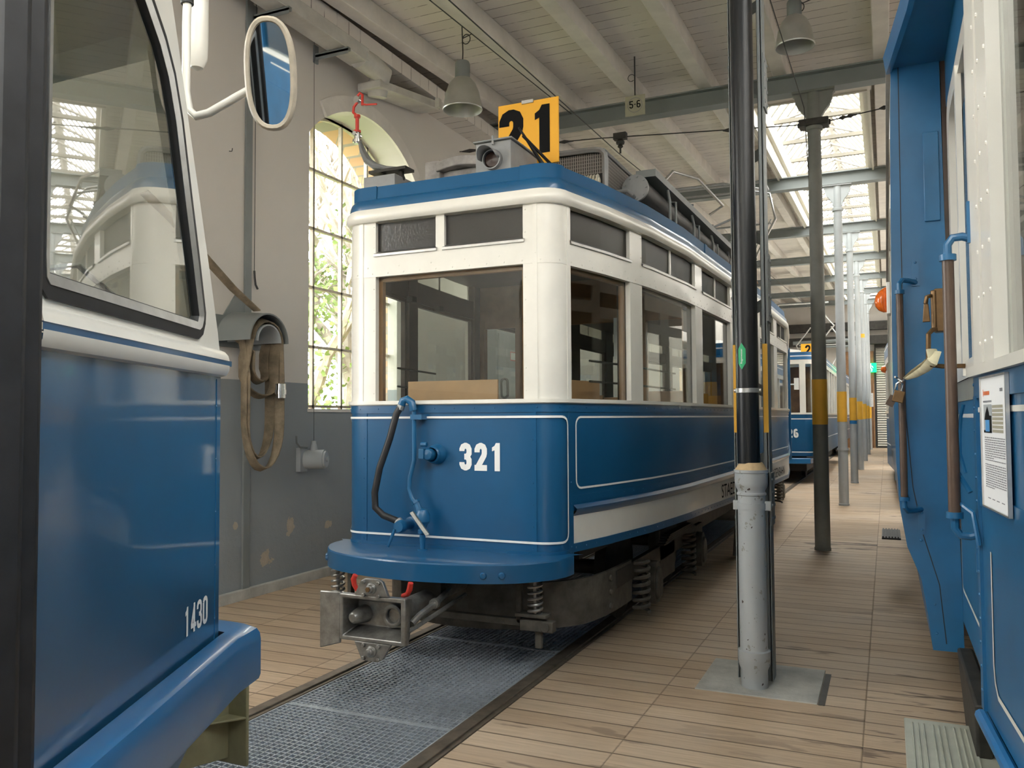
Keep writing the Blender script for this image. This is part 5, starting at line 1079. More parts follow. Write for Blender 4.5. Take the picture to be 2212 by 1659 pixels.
    mb.tube([(-3.50, 5.0, 3.73), (-3.535, 5.0, 3.76), (-3.53, 5.0, 3.80), (-3.50, 5.0, 3.83), (-3.495, 5.0, 3.88), (-3.475, 5.0, 3.895), (-3.455, 5.0, 3.88), (-3.455, 5.0, 3.80)], 0.010, 8); mb.tube([(-3.455, 5.0, 3.81), (-3.42, 5.0, 3.80), (-3.33, 5.0, 3.79)], 0.007, 8)
    lab(mb.build('hook_arm', 'red', T), 'red hook and lever')
    MB().cyl((-3.50, 4.985, 3.85), (-3.50, 5.015, 3.85), 0.025, 14).build('hook_roller', 'chrome', T)
    # resistors
    fo = MB(); loopp = [(-2.20, 5.55, 3.415), (-1.86, 5.55, 3.41), (-1.81, 5.55, 3.40), (-1.78, 5.55, 3.37), (-1.775, 5.55, 3.33), (-1.775, 5.55, 3.10)]
    fo.tube(loopp, 0.022, 6); fo.tube([(a, b_ + 1.0, c) for a, b_, c in loopp], 0.022, 6); fo.tube([(-1.79, 5.55, 3.40), (-1.79, 6.55, 3.40)], 0.015, 6); fo.build('resistor_frame', 'roof_grey', T)
    MB().box(-2.9, -1.80, 5.57, 5.60, 3.24, 3.40).box(-1.80, -1.79, 5.60, 6.5, 3.10, 3.38).box(-2.9, -1.8, 5.57, 6.5, 3.39, 3.40).build('resistor_screen', 'grille', T, smooth=False)
    mb = MB()
    for i in range(22):
        x = -2.30 + 0.023 * i
        if i in (4, 5, 11, 12): continue
        mb.lathe((x, 5.50, 3.17), [(0, 0), (0.045, 0), (0.045, 0.007), (0, 0.007)], 10, 'X')
    mb.cyl((-2.32, 5.50, 3.17), (-1.80, 5.50, 3.17), 0.018, 10); mb.build('resistor_discs', 'insulator', T)
    mb = MB()
    for i in range(20): mb.lathe((-2.30 + 0.025 * i, 5.53, 3.08), [(0, 0), (0.035, 0), (0.035, 0.006), (0, 0.006)], 8, 'X')
    mb.box(-2.4, -1.75, 5.50, 5.56, 3.0, 3.05); mb.build('resistor_coils', 'dark_metal', T)
    # air tank with flanged cover
    tk = MB(); tk.cyl((-1.66, 5.92, 3.20), (-1.60, 9.2, 3.20), 0.088, 24); tk.build('air_tank', 'black', T)
    mb = MB(); mb.cyl((-1.66, 5.90, 3.20), (-1.66, 5.925, 3.20), 0.100, 28)
    for k in range(9): a_ = 2 * PI * k / 9; mb.cyl((-1.66 + 0.083 * math.cos(a_), 5.89, 3.20 + 0.083 * math.sin(a_)), (-1.66 + 0.083 * math.cos(a_), 5.905, 3.20 + 0.083 * math.sin(a_)), 0.009, 6)
    mb.build('tank_cover', 'roof_grey', T); MB().tube([(-1.90, 5.85, 3.16), (-1.78, 5.84, 3.17), (-1.70, 5.84, 3.17), (-1.67, 5.86, 3.14), (-1.665, 5.90, 3.13)], 0.014, 10).build('tank_pipe', 'roof_grey', T)
    # walkway board
    for i, (a, b_) in enumerate(((6.0, 9.55),)):
        MB().hexa([(-1.68, a, 3.30), (-1.53, a, 3.30), (-1.47, b_, 3.30), (-1.62, b_, 3.30)], [(-1.68, a, 3.355), (-1.53, a, 3.355), (-1.47, b_, 3.355), (-1.62, b_, 3.355)]).build('walkway_board', 'grey_paint', T, smooth=False)
    mb = MB()
    for y in (6.4, 7.3, 8.2, 9.1): mb.tube([(-1.52, y, 3.0), (-1.52, y, 3.20), (-1.54, y + 0.02, 3.30)], 0.012, 6); mb.tube([(-1.50, y + 0.12, 3.02), (-1.50, y + 0.12, 3.22), (-1.58, y + 0.14, 3.24)], 0.009, 6)
    mb.build('walkway_brackets', 'grey_paint', T)
    MB().tube([(-1.60, 6.45, 3.36), (-1.54, 6.6, 3.50), (-1.40, 6.9, 3.50), (-1.30, 7.5, 3.40), (-1.42, 7.5, 3.33)], 0.012, 8).build('walkway_rail', 'alu', T)
    # pantograph behind the nearest column
    mb = MB()
    A0 = (-1.9, 9.8, 3.45)
    mb.tube([(-2.2, 10.3, 3.3), (-1.45, 10.3, 3.35), (-1.20, 10.6, 3.95), (-1.30, 10.9, 4.35), (-1.7, 10.9, 4.45)], 0.016, 8); mb.tube([(-2.9, 10.3, 3.35), (-3.0, 10.6, 3.9), (-2.8, 10.9, 4.35)], 0.016, 8)
    mb.tube([(-1.25, 10.6, 3.9), (-2.95, 10.6, 3.9)], 0.014, 8); mb.tube([(-1.7, 10.5, 4.2), (-1.45, 10.4, 3.5)], 0.008, 6); mb.tube([(-1.25, 10.6, 3.95), (-1.45, 10.4, 3.5)], 0.008, 6)
    mb.build('pantograph_arms', 'alu', T)
    mb = MB(); mb.tube([(-1.28, 11.0, 4.30), (-1.42, 11.0, 4.45), (-1.9, 11.0, 4.58), (-3.0, 11.0, 4.58), (-3.5, 11.0, 4.42), (-3.62, 11.0, 4.25)], [0.02, 0.025, 0.028, 0.028, 0.025, 0.02], 8, flat=0.6); mb.tube([(-1.35, 10.85, 4.50), (-1.35, 11.25, 4.50), (-3.5, 11.2, 4.52), (-3.5, 10.9, 4.52), (-1.35, 10.85, 4.50)], 0.014, 6); mb.build('contact_shoe', 'alu', T)
    mb = MB(); mb.tube([(-1.85, 9.2, 3.55), (-1.4, 8.9, 3.62)], 0.012, 6); mb.tube([(-3.2, 9.0, 3.80), (-1.7, 9.2, 3.62)], 0.014, 6); mb.tube([(-3.4, 9.2, 3.95), (-2.0, 9.6, 3.98)], 0.012, 6); mb.build('pantograph_tubes', 'roof_grey', T)
    MB().hexa([(-1.66, 9.62, 3.02), (-1.30, 9.70, 3.02), (-1.30, 9.74, 3.02), (-1.66, 9.66, 3.02)], [(-1.62, 9.62, 3.42), (-1.42, 9.70, 3.30), (-1.42, 9.74, 3.30), (-1.62, 9.66, 3.42)]).build('roof_board_end', 'wood_light', T)
    return T, P
T321, P321 = tram321()

# ================================================================== TRAM 1430 (left foreground)
def tram1430():
    T = thing('tram', 'large blue and white tram numbered 1430 filling the left edge, with an oval mirror', 'tram', (-2.43, 0.5, 0))
    A = Vector((-1.82, 1.90)); d = Vector((0.4337, -0.901)).normalized(); n = Vector((0.901, 0.4337))
    cxm = -2.43
    def F(s, z, off=0.0, rake=True):   # facet coordinates -> world
        p = A + d * s + n * off; return (p.x, p.y, z)
    S1 = 1.03
    # plan corners: facet start A (front), end B at full width, then side wall back
    B = A + d * S1
    rk = lambda z: max(0.0, (z - 1.70)) * 0.475   # windscreen rake: corner moves back along the facet
    def fbox(mb, s0, s1, z0, z1, o0, o1, rz=False):
        a0 = rk(z0) if rz else 0; a1 = rk(z1) if rz else 0
        return mb.hexa([F(s0 + a0, z0, o0), F(s1, z0, o0), F(s1, z0, o1), F(s0 + a0, z0, o1)], [F(s0 + a1, z1, o0), F(s1, z1, o0), F(s1, z1, o1), F(s0 + a1, z1, o1)])
    # lower corner panel
    cp = fbox(MB(), 0.0, S1, 0.80, 1.66, -0.03, 0).build('corner_panel', 'blue_gloss', T, smooth=False)
    mb = fbox(MB(), 0.035, 0.039, 0.84, 1.62, 0, 0.002)
    for z in np.arange(0.92, 1.62, 0.155): mb.dome(F(0.018 + 0.02, float(z), 0.001), 0.004, (n.x, n.y, 0))
    mb.build('edge_seam', 'blue_old', cp)
    V, Fc, tw = digits('1430', 0.078, 0.155, 0.50, 0.10)
    o = F(0.190, 0.925, 0.0015); flat_marks(V, Fc, plane_map(o, (-d.x * 1.0, -d.y * 1.0, 0), (0, 0, 1))).build('number', 'stripe', cp, smooth=False)
    # other side and front (mirrored), closed body
    def mir(p): return (2 * cxm - p[0], p[1], p[2])
    ml = MB(); ml.hexa([mir(F(0, 0.8, -0.03)), mir(F(S1, 0.8, -0.03)), mir(F(S1, 0.8, 0)), mir(F(0, 0.8, 0))], [mir(F(0, 1.66, -0.03)), mir(F(S1, 1.66, -0.03)), mir(F(S1, 1.66, 0)), mir(F(0, 1.66, 0))]); ml.build('corner_panel', 'blue_old', T, smooth=False)
    MB().hexa([(A.x, A.y - 0.03, 0.8), (2 * cxm - A.x, A.y - 0.03, 0.8), (2 * cxm - A.x, A.y + 0.0, 0.8), (A.x, A.y, 0.8)], [(A.x, A.y - 0.03, 1.7), (2 * cxm - A.x, A.y - 0.03, 1.7), (2 * cxm - A.x, A.y + 0.0, 1.7), (A.x, A.y, 1.7)]).build('front_panel', 'blue_old', T, smooth=False)
    # waist moulding
    def waist(mapf, nm):
        prof = [(0.0, 1.628), (0.016, 1.632), (0.024, 1.645), (0.026, 1.662)], [(0.026, 1.676), (0.022, 1.692), (0.012, 1.703), (0.0, 1.708)]
        for pr in prof:
            mb = MB(); vs = []; ss = [-0.03, -0.015] + list(np.linspace(0.0, S1, 8))
            for s_ in ss:
                k = 1.0 if s_ >= 0 else (0.85 if s_ > -0.02 else 0.3)
                for o_, z in pr: vs.append(mapf(F(s_, z if s_ >= 0 else 1.668 + (z - 1.668) * (0.9 if s_ > -0.02 else 0.7), o_ * k)))
            m_ = len(pr); mb.add(vs, [(i * m_ + j, i * m_ + j + 1, (i + 1) * m_ + j + 1, (i + 1) * m_ + j) for i in range(len(ss) - 1) for j in range(m_ - 1)]); o = mb.build(nm, 'cream', T)
        mb = MB(); vs = []
        for s_ in (-0.028, S1): vs += [mapf(F(s_, 1.661, 0.024)), mapf(F(s_, 1.677, 0.024)), mapf(F(s_, 1.677, 0.010)), mapf(F(s_, 1.661, 0.010))]
        mb.add(vs, [(0, 1, 5, 4), (1, 2, 6, 5), (3, 0, 4, 7)]); lab(mb.build('waist_line', 'blue', T, smooth=False), 'dark blue line in the white waist moulding')
    waist(lambda p: p, 'waist_moulding'); waist(mir, 'waist_moulding')
    # upper facet with window hole : outline ring (s,z)
    win = [(0.205, 1.735), (0.178, 1.748), (0.163, 1.775), (0.160, 1.80), (0.215, 1.95), (0.275, 2.10), (0.345, 2.285), (0.40, 2.385), (0.46, 2.45), (0.56, 2.52), (0.68, 2.56), (0.80, 2.57), (0.97, 2.57), (1.00, 2.55), (1.01, 2.50), (1.01, 1.80), (1.005, 1.755), (0.98, 1.735)]
    out = [(0.12, 1.70), (0.06, 1.70), (0.01, 1.70), (0.03, 1.76), (0.105, 1.93), (0.185, 2.10), (0.29, 2.32), (0.36, 2.48), (0.42, 2.60), (0.52, 2.75), (0.66, 2.80), (0.8, 2.80), (0.98, 2.80), (1.03, 2.80), (1.03, 2.55), (1.03, 1.80), (1.03, 1.70), (0.95, 1.70)]
    k = len(win); mb = MB(); vs = [F(a, b_, 0) for a, b_ in win] + [F(a, b_, 0) for a, b_ in out] + [F(a, b_, -0.03) for a, b_ in win]
    fs = [(i, (i + 1) % k, k + (i + 1) % k, k + i) for i in range(k)] + [(i, 2 * k + i, 2 * k + (i + 1) % k, (i + 1) % k) for i in range(k)]
    mb.add(vs, fs); mb.build('upper_panel', 'cream', T)
    # corner pillar edge return (front side of pillar)
    mb = MB(); ed = [(0.01, 1.70), (0.03, 1.76), (0.105, 1.93), (0.185, 2.10), (0.29, 2.32), (0.36, 2.48), (0.42, 2.60), (0.52, 2.75), (0.66, 2.80)]
    vs = []
    for a, b_ in ed: q = F(a, b_, 0); vs += [q, (q[0] - 0.06, q[1] - 0.0, q[2]), (q[0] - 0.06, q[1] - 0.05, q[2])]
    mb.add(vs, [(3 * i + j, 3 * i + j + 1, 3 * i + 4 + j, 3 * i + 3 + j) for i in range(len(ed) - 1) for j in range(2)]); mb.build('windscreen_pillar', 'cream', T)
    def inset(pts, t):
        c = (sum(a for a, _ in pts) / len(pts), sum(b_ for _, b_ in pts) / len(pts)); out_ = []
        m_ = len(pts)
        for i in range(m_):
            a = Vector(pts[i - 1]); b_ = Vector(pts[(i + 1) % m_]); dd = (b_ - a).normalized(); nn = Vector((dd.y, -dd.x))
            if nn.dot(Vector(c) - Vector(pts[i])) < 0: nn = -nn
            out_.append(tuple(Vector(pts[i]) + nn * t))
        return out_
    def band(p0, p1, o0, o1, nm, mt_):
        m_ = len(p0); vs = [F(a, b_, o0) for a, b_ in p0] + [F(a, b_, o1) for a, b_ in p1] + [F(a, b_, -0.02) for a, b_ in p1] + [F(a, b_, -0.005) for a, b_ in p0]
        fs = []
        for i in range(m_): j = (i + 1) % m_; fs += [(i, j, m_ + j, m_ + i), (m_ + i, m_ + j, 2 * m_ + j, 2 * m_ + i), (3 * m_ + i, i, j, 3 * m_ + j)][:3]
        return MB().add(vs, fs).build(nm, mt_, T)
    i1 = inset(win, 0.014); i2 = inset(win, 0.019); i3 = inset(win, 0.036); i4 = inset(win, 0.041); i5 = inset(win, 0.05)
    band(inset(win, -0.012), i1, 0.006, 0.008, 'window_gasket', 'rubber'); lab(band(i1, i3, 0.010, 0.004, 'window_trim', 'alu'), 'grey aluminium window trim'); band(i3, i4, 0.003, -0.006, 'inner_gasket', 'black')
    g = MB(); vs = [F(a, b_, -0.008) for a, b_ in i4]; g.add(vs, [tuple(range(len(vs)))]); lab(g.build('side_window', 'glass_cab', T, smooth=False), 'cab side window with reflections')
    # side wall strip with the black rubber edged door (left picture edge)
    bx, by = B.x, B.y
    MB().box(bx - 0.03, bx + 0.028, by - 0.42, by + 0.010, 0.55, 2.8).build('door_edge', 'rubber', T, bevel=0.012)
    MB().box(bx - 0.03, bx + 0.045, by - 0.10, by - 0.03, 0.55, 2.8).build('door_edge_rib', 'rubber', T, bevel=0.015)
    MB().box(bx - 0.03, bx, -3.5, by - 0.42, 0.55, 1.7).box(2 * cxm - bx, 2 * cxm - bx + 0.03, -3.5, by, 0.55, 1.7).build('side_panel', 'blue_old', T, smooth=False)
    MB().box(bx - 0.03, bx, -3.5, by - 0.42, 2.5, 2.8).box(2 * cxm - bx, 2 * cxm - bx + 0.03, -3.5, by, 1.7, 2.8).box(bx - 0.03, bx, -1.0, -0.8, 1.7, 2.5).build('upper_side', 'cream', T, smooth=False)
    # roof, floor, inner walls
    top = [(A.x - 0.02 + 0.5 * d.x, A.y + 0.5 * d.y), (bx, by), (bx, -3.5), (2 * cxm - bx, -3.5), (2 * cxm - bx, by), (2 * cxm - A.x - 0.5 * d.x, A.y + 0.5 * d.y)]
    MB().hexa([(a, b_, 2.8) for a, b_ in top], [(a, b_, 2.86) for a, b_ in top]).build('roof', 'cream', T, smooth=False)
    fl = [(A.x, A.y - 0.03), (bx, by), (bx, -3.5), (2 * cxm - bx, -3.5), (2 * cxm - bx, by), (2 * cxm - A.x, A.y - 0.03)]
    MB().hexa([(a * 0.985 + cxm * 0.015, b_, 0.78) for a, b_ in fl], [(a * 0.985 + cxm * 0.015, b_, 0.82) for a, b_ in fl]).build('cab_floor', 'black', T, smooth=False)
    MB().box(2 * cxm - bx + 0.05, bx - 0.3, -0.4, -0.35, 0.8, 2.8).build('cab_partition', 'dark_metal', T, smooth=False)
    MB().hexa([(cxm - 0.5, 1.5, 0.8), (cxm + 0.62, 1.45, 0.8), (cxm + 0.62, 1.75, 0.8), (cxm - 0.5, 1.83, 0.8)], [(cxm - 0.5, 1.35, 1.62), (cxm + 0.68, 1.30, 1.62), (cxm + 0.62, 1.75, 1.74), (cxm - 0.5, 1.83, 1.74)]).build('dashboard', 'dark_metal', T, bevel=0.02)
    MB().tube([(cxm + 0.28 + 0.21 * math.cos(a_), 1.28 + 0.19 * math.sin(a_), 1.80 + 0.05 * math.sin(a_)) for a_ in np.linspace(0, 2 * PI, 28)], 0.014, 8).tube([(cxm + 0.07, 1.28, 1.80), (cxm + 0.49, 1.28, 1.80)], 0.012, 6).cyl((cxm + 0.28, 1.32, 1.60), (cxm + 0.28, 1.28, 1.80), 0.02).build('control_wheel', 'rubber', T)
    MB().tube([F(0.62, 1.74, -0.35), F(0.5, 1.86, -0.32), F(0.36, 1.90, -0.25), F(0.25, 1.83, -0.2)], 0.008, 6).build('wiper_arc', 'alu', T)
    MB().box(cxm - 0.15, cxm + 0.35, 0.5, 0.95, 1.15, 1.25).box(cxm - 0.15, cxm + 0.35, 0.45, 0.53, 1.25, 1.9).build('driver_seat', 'black', T, bevel=0.03)
    # windscreen frame (raked)
    MB().tube([(A.x - 0.03, A.y - 0.02, 1.72), (A.x + 0.32 * d.x - 0.03 , A.y + 0.36 * d.y, 2.46)], 0.02, 6).tube([(2 * cxm - A.x + 0.03, A.y - 0.02, 1.72), (2 * cxm - A.x - 0.32 * d.x + 0.03, A.y + 0.36 * d.y, 2.46)], 0.02, 6).build('windscreen_frame', 'cream', T)
    g = MB(); g.add([(A.x - 0.03, A.y - 0.02, 1.72), (2 * cxm - A.x + 0.03, A.y - 0.02, 1.72), (2 * cxm - A.x - 0.32 * d.x, A.y + 0.36 * d.y, 2.46), (A.x + 0.32 * d.x, A.y + 0.36 * d.y, 2.46)], [(0, 1, 2, 3)]); g.build('windscreen', 'glass', T, smooth=False)
    MB().hexa([(A.x + 0.32 * d.x, A.y + 0.36 * d.y, 2.46), (2 * cxm - A.x - 0.32 * d.x, A.y + 0.36 * d.y, 2.46), (2 * cxm - A.x - 0.3 * d.x, A.y + 0.5 * d.y, 2.46), (A.x + 0.3 * d.x, A.y + 0.5 * d.y, 2.46)], [(A.x + 0.45 * d.x, A.y + 0.48 * d.y, 2.8), (2 * cxm - A.x - 0.45 * d.x, A.y + 0.48 * d.y, 2.8), (2 * cxm - A.x - 0.45 * d.x, A.y + 0.6 * d.y, 2.8), (A.x + 0.45 * d.x, A.y + 0.6 * d.y, 2.8)]).build('front_header', 'cream', T)
    # bumper
    def G(s, off): p = A + d * s + n * off; return (p.x, p.y)
    pin = [(G(-0.05, 0.0))]; 
    o_ = [G(1.03, 0.085), G(0.06, 0.085), (A.x + 0.06, A.y + 0.115), (A.x - 0.02, A.y + 0.145), (A.x - 0.10, A.y + 0.15), (2 * cxm - A.x + 0.10, A.y + 0.15), (2 * cxm - A.x + 0.02, A.y + 0.145), (2 * cxm - A.x - 0.06, A.y + 0.115), (2 * cxm - G(0.06, 0.085)[0], G(0.06, 0.085)[1]), (2 * cxm - G(1.03, 0.085)[0], G(1.03, 0.085)[1])]
    i_ = [G(1.03, 0.012), G(0.02, 0.012), (A.x + 0.01, A.y + 0.015), (A.x - 0.02, A.y + 0.02), (A.x - 0.08, A.y + 0.02), (2 * cxm - A.x + 0.08, A.y + 0.02), (2 * cxm - A.x + 0.02, A.y + 0.02), (2 * cxm - A.x - 0.01, A.y + 0.015), (2 * cxm - G(0.02, 0.012)[0], G(0.02, 0.012)[1]), (2 * cxm - G(1.03, 0.012)[0], G(1.03, 0.012)[1])]
    n2 = len(o_); vs = []; m_ = [(0.55, -1), (0.3, -2)]
    for (ox, oy), (ix, iy) in zip(o_, i_):
        def q(f): return (ix + (ox - ix) * f, iy + (oy - iy) * f)
        for f_, z in ((0, 0.868), (0.70, 0.872), (0.88, 0.865), (0.97, 0.850), (1.0, 0.83), (1.0, 0.725), (0.95, 0.712), (0.6, 0.708)): a, b_ = q(f_); vs.append((a, b_, z))
    MB().add(vs, [(i * 8 + j, i * 8 + j + 1, (i + 1) * 8 + j + 1, (i + 1) * 8 + j) for i in range(n2 - 1) for j in range(7)]).build('bumper', 'blue_bright', T)
    # apron below the bumper
    ap = [G(1.03, 0.02), G(0.1, 0.02), (A.x - 0.1, A.y + 0.06), (2 * cxm - A.x + 0.1, A.y + 0.06), (2 * cxm - G(0.1, 0.02)[0], G(0.1, 0.02)[1]), (2 * cxm - G(1.03, 0.02)[0], G(1.03, 0.02)[1])]
    ap2 = [G(1.03, -0.12), G(0.25, -0.14), (A.x - 0.25, A.y - 0.14), (2 * cxm - A.x + 0.25, A.y - 0.14), (2 * cxm - G(0.25, -0.14)[0], G(0.25, -0.14)[1]), (2 * cxm - G(1.03, -0.12)[0], G(1.03, -0.12)[1])]
    m2 = len(ap); MB().add([(a, b_, 0.72) for a, b_ in ap] + [(a, b_, 0.33) for a, b_ in ap2], [(i, i + 1, m2 + i + 1, m2 + i) for i in range(m2 - 1)]).build('apron', 'blue_old', T)
    MB().box(cxm - 0.9, cxm + 0.9, -3.4, 1.2, 0.3, 0.78).build('underframe', 'black', T)
    for y in (0.1, -1.7): wheelset(T, cxm, y)
    # coupler (khaki)
    kx = -2.43; mb = MB()
    # open shell with flange plates
    mb.hexa([(kx - 0.24, 2.46, 0.20), (kx + 0.215, 2.46, 0.20), (kx + 0.215, 2.475, 0.20), (kx - 0.24, 2.475, 0.20)], [(kx - 0.24, 2.46, 0.545), (kx + 0.215, 2.46, 0.545), (kx + 0.215, 2.475, 0.545), (kx - 0.24, 2.475, 0.545)])
    mb.hexa([(kx - 0.14, 2.10, 0.27), (kx + 0.10, 2.10, 0.27), (kx + 0.13, 2.46, 0.22), (kx - 0.17, 2.46, 0.22)], [(kx - 0.14, 2.10, 0.47), (kx + 0.10, 2.10, 0.47), (kx + 0.13, 2.46, 0.53), (kx - 0.17, 2.46, 0.53)])
    mb.hexa([(kx + 0.02, 2.15, 0.385), (kx + 0.215, 2.46, 0.375), (kx - 0.2, 2.46, 0.375), (kx - 0.15, 2.15, 0.385)], [(kx + 0.02, 2.15, 0.392), (kx + 0.215, 2.46, 0.385), (kx - 0.2, 2.46, 0.385), (kx - 0.15, 2.15, 0.392)])
    mb.cyl((kx - 0.02, 2.35, 0.15), (kx - 0.02, 2.35, 0.24), 0.05, 14)
    mb.build('coupler_head', 'khaki', T, bevel=0.012)
    MB().tube([(kx, 1.2, 0.42), (kx, 2.15, 0.38)], 0.06, 12).build('coupler_shaft', 'khaki', T)
    # mirror
    ma = MB(); ma.tube([(-2.03, 1.96, 2.90), (-2.035, 1.96, 2.80), (-2.04, 1.965, 2.56), (-2.03, 1.97, 2.50), (-2.005, 1.975, 2.478), (-1.96, 1.985, 2.485), (-1.80, 2.03, 2.565), (-1.72, 2.05, 2.60)], 0.0135, 12); ma.build('mirror_arm', 'cream', T)
    MB().cyl((-2.033, 1.96, 2.845), (-2.034, 1.96, 2.872), 0.020, 16).build('arm_bush', 'rubber', T)
    mn = Vector((0.50, -0.84, -0.29)).normalized(); mu = Vector((0, 0, 1)); mr = mn.cross(mu).normalized() * -1; mu = mn.cross(mr).normalized(); mu = mu if mu.z > 0 else -mu
    mc = Vector((-1.725, 2.0, 2.575)); K = 40
    def oval(a_, b_, off):
        out_ = []
        for i in range(K):
            th = 2 * PI * i / K; c, s_ = math.cos(th), math.sin(th); e = 0.8
            out_.append(tuple(mc + mr * (a_ * math.copysign(abs(c) ** e, c)) + mu * (b_ * math.copysign(abs(s_) ** (e * 1.0), s_)) + mn * off))
        return out_
    rings = [oval(0.060, 0.150, 0.004), oval(0.063, 0.153, 0.014), oval(0.072, 0.162, 0.016), oval(0.078, 0.168, 0.008), oval(0.079, 0.169, -0.018), oval(0.070, 0.16, -0.03), oval(0.03, 0.1, -0.045), oval(0.004, 0.01, -0.048)]
    vs = sum(rings, []); fs = [(r * K + i, r * K + (i + 1) % K, (r + 1) * K + (i + 1) % K, (r + 1) * K + i) for r in range(len(rings) - 1) for i in range(K)]
    mcas = MB().add(vs, fs).build('mirror_case', 'mirror_case', T)
    g = MB(); g.add(oval(0.0605, 0.1505, 0.006), [tuple(range(K))]); g.build('mirror_glass', 'mirror', mcas, smooth=False)
    MB().tube([(-1.72, 2.05, 2.60), tuple(mc - mn * 0.05)], 0.02, 10).lathe((mc.x - 0.02 + 0.0, mc.y + 0.055, mc.z), [(0, -0.03), (0.02, -0.022), (0.028, 0), (0.02, 0.022), (0, 0.03)], 12).build('mirror_knuckle', 'cream', T)
    MB().lathe((-2.10, 2.07, 0), [(0, 2.68), (0.02, 2.69), (0.034, 2.72), (0.036, 2.78), (0.036, 2.98), (0, 2.98)], 20).build('indicator_housing', 'cream', T)
    # strap inside the cab window
    return T
tram1430()

# ================================================================== RIGHT HAND TRAM (foreground right)
def tramR():
    T = thing('tram', 'weathered blue tram at the right edge with brown handrails beside its open entrance', 'tram', (1.1, 2.0, 0))
    YJ = 3.90
    prof = [(0.155, 0.53), (0.140, 0.67), (0.118, 0.82), (0.068, 0.95), (0.045, 1.10), (0.034, 1.30), (0.028, 1.60), (0.028, 1.70), (0.034, 2.30), (0.042, 2.80), (0.05, 3.02)]
    def sweep(pr, y0, y1, thick=0.02, mirror=False):
        vs = []; f = (lambda x: 2.2 - x) if mirror else (lambda x: x)
        for y in (y0, y1):
            for x, z in pr: vs.append((f(x), y, z))
            for x, z in pr: vs.append((f(x + thick), y, z))
        k = len(pr); fs = []
        for i in range(k - 1): fs += [(i, i + 1, 2 * k + i + 1, 2 * k + i), (k + i, 3 * k + i, 3 * k + i + 1, k + i + 1)]
        fs += [(k - 1, 2 * k - 1, 4 * k - 1, 3 * k - 1), (0, 2 * k, 3 * k, k)] + [(i, k + i, k + i + 1, i + 1) for i in range(k - 1)] + [(2 * k + i, 2 * k + i + 1, 3 * k + i + 1, 3 * k + i) for i in range(k - 1)]
        return MB().add(vs, fs)
    sweep(prof[:7], YJ, 13.0).build('side_panel', 'blue_old', T); sweep(prof[:7], YJ, 13.0, mirror=True).build('side_panel', 'blue_old', T)
    for i in range(7):
        y = 4.05 + 1.3 * i; mb = sweep(prof[6:10], y - 0.15 if i else YJ, y + 0.08); mb.build('window_post', 'cream', T)
        if i < 6: MB().box(0.045, 0.049, y + 0.08, y + 1.15, 1.6, 2.55).build('window_pane', 'glass', T, smooth=False); sweep([(0.034, 2.45), (0.036, 2.56)], y + 0.08, y + 1.15).build('window_rail', 'cream', T)
    sweep([(0.036, 2.70), (0.05, 3.02)], YJ, 13.0).build('roof_edge', 'cream', T); sweep(prof[6:], YJ, 13, mirror=True).build('upper_side', 'cream', T)
    # bulkhead (blue jamb facing the camera)
    right = [(0.27, 0.53), (0.262, 1.2), (0.24, 2.3), (0.235, 3.02)]
    pl = prof + right[::-1]
    bh = MB().hexa([(a, YJ - 0.02, b_) for a, b_ in pl], [(a, YJ + 0.02, b_) for a, b_ in pl]).build('bulkhead', 'blue_old', T)
    mb = MB(); seam = [(0.205, 0.56), (0.185, 0.8), (0.13, 1.0), (0.095, 1.2), (0.075, 1.5), (0.072, 2.0), (0.078, 3.0)]; vs, fs = stroke2(seam, 0.0035); mb.add([(a, YJ - 0.0215, b_) for a, b_ in vs], fs); mb.build('panel_seam', 'black', bh, smooth=False)
    mb = MB()
    for a, b_ in ((0.17, 0.60), (0.165, 0.72), (0.12, 0.98)): mb.dome((a, YJ - 0.02, b_), 0.006, (0, -1, 0))
    mb.build('bulkhead_rivets', 'blue_old', bh); mb = MB(); mb.hexa([(0.165, YJ - 0.03, 2.32), (0.225, YJ - 0.03, 2.32), (0.225, YJ - 0.02, 2.32), (0.165, YJ - 0.02, 2.32)], [(0.165, YJ - 0.03, 2.70), (0.225, YJ - 0.03, 2.70), (0.225, YJ - 0.02, 2.70), (0.165, YJ - 0.02, 2.70)]); mb.build('cover_plate', 'blue_old', bh, bevel=0.003)
    MB().box(0.24, 1.96, YJ - 0.015, YJ + 0.015, 0.6, 3.0).build('inner_bulkhead', 'wood_dark', T, smooth=False)
    # recessed folding door
    dx = 0.268; mb = MB(); mb.box(dx, dx + 0.03, 2.46, YJ - 0.02, 0.66, 1.56); dp = mb.build('door_leaf', 'blue_old', T, smooth=False)
    vs, fs = stroke2(rrect(2.60, 3.84, 0.80, 1.50, 0.04), 0.014, True); MB().add([(dx - 0.001, a, b_) for a, b_ in vs], fs).build('lining', 'cream', dp, smooth=False)
    MB().box(dx - 0.006, dx + 0.02, 2.46, YJ - 0.02, 1.555, 1.63).build('door_rail', 'pillar_dark', T, smooth=False)
    ring_o = rrect(2.48, YJ - 0.03, 1.63, 2.80, 0.10); ring_i = rrect(2.56, YJ - 0.11, 1.69, 2.72, 0.12)
    k = len(ring_o); MB().add([(dx - 0.012, a, b_) for a, b_ in ring_o] + [(dx - 0.012, a, b_) for a, b_ in ring_i] + [(dx + 0.03, a, b_) for a, b_ in ring_i], [(i, (i + 1) % k, k + (i + 1) % k, k + i) for i in range(k)] + [(k + i, k + (i + 1) % k, 2 * k + (i + 1) % k, 2 * k + i) for i in range(k)]).build('door_frame', 'cream', T)
    MB().box(dx - 0.02, dx, 2.9, 2.945, 1.64, 2.75).box(dx - 0.02, dx, 3.3, 3.345, 1.64, 2.75).build('door_mullion', 'cream', T); MB().box(dx + 0.01, dx + 0.014, 2.5, YJ - 0.06, 1.66, 2.76).build('door_glass', 'glass', T, smooth=False)
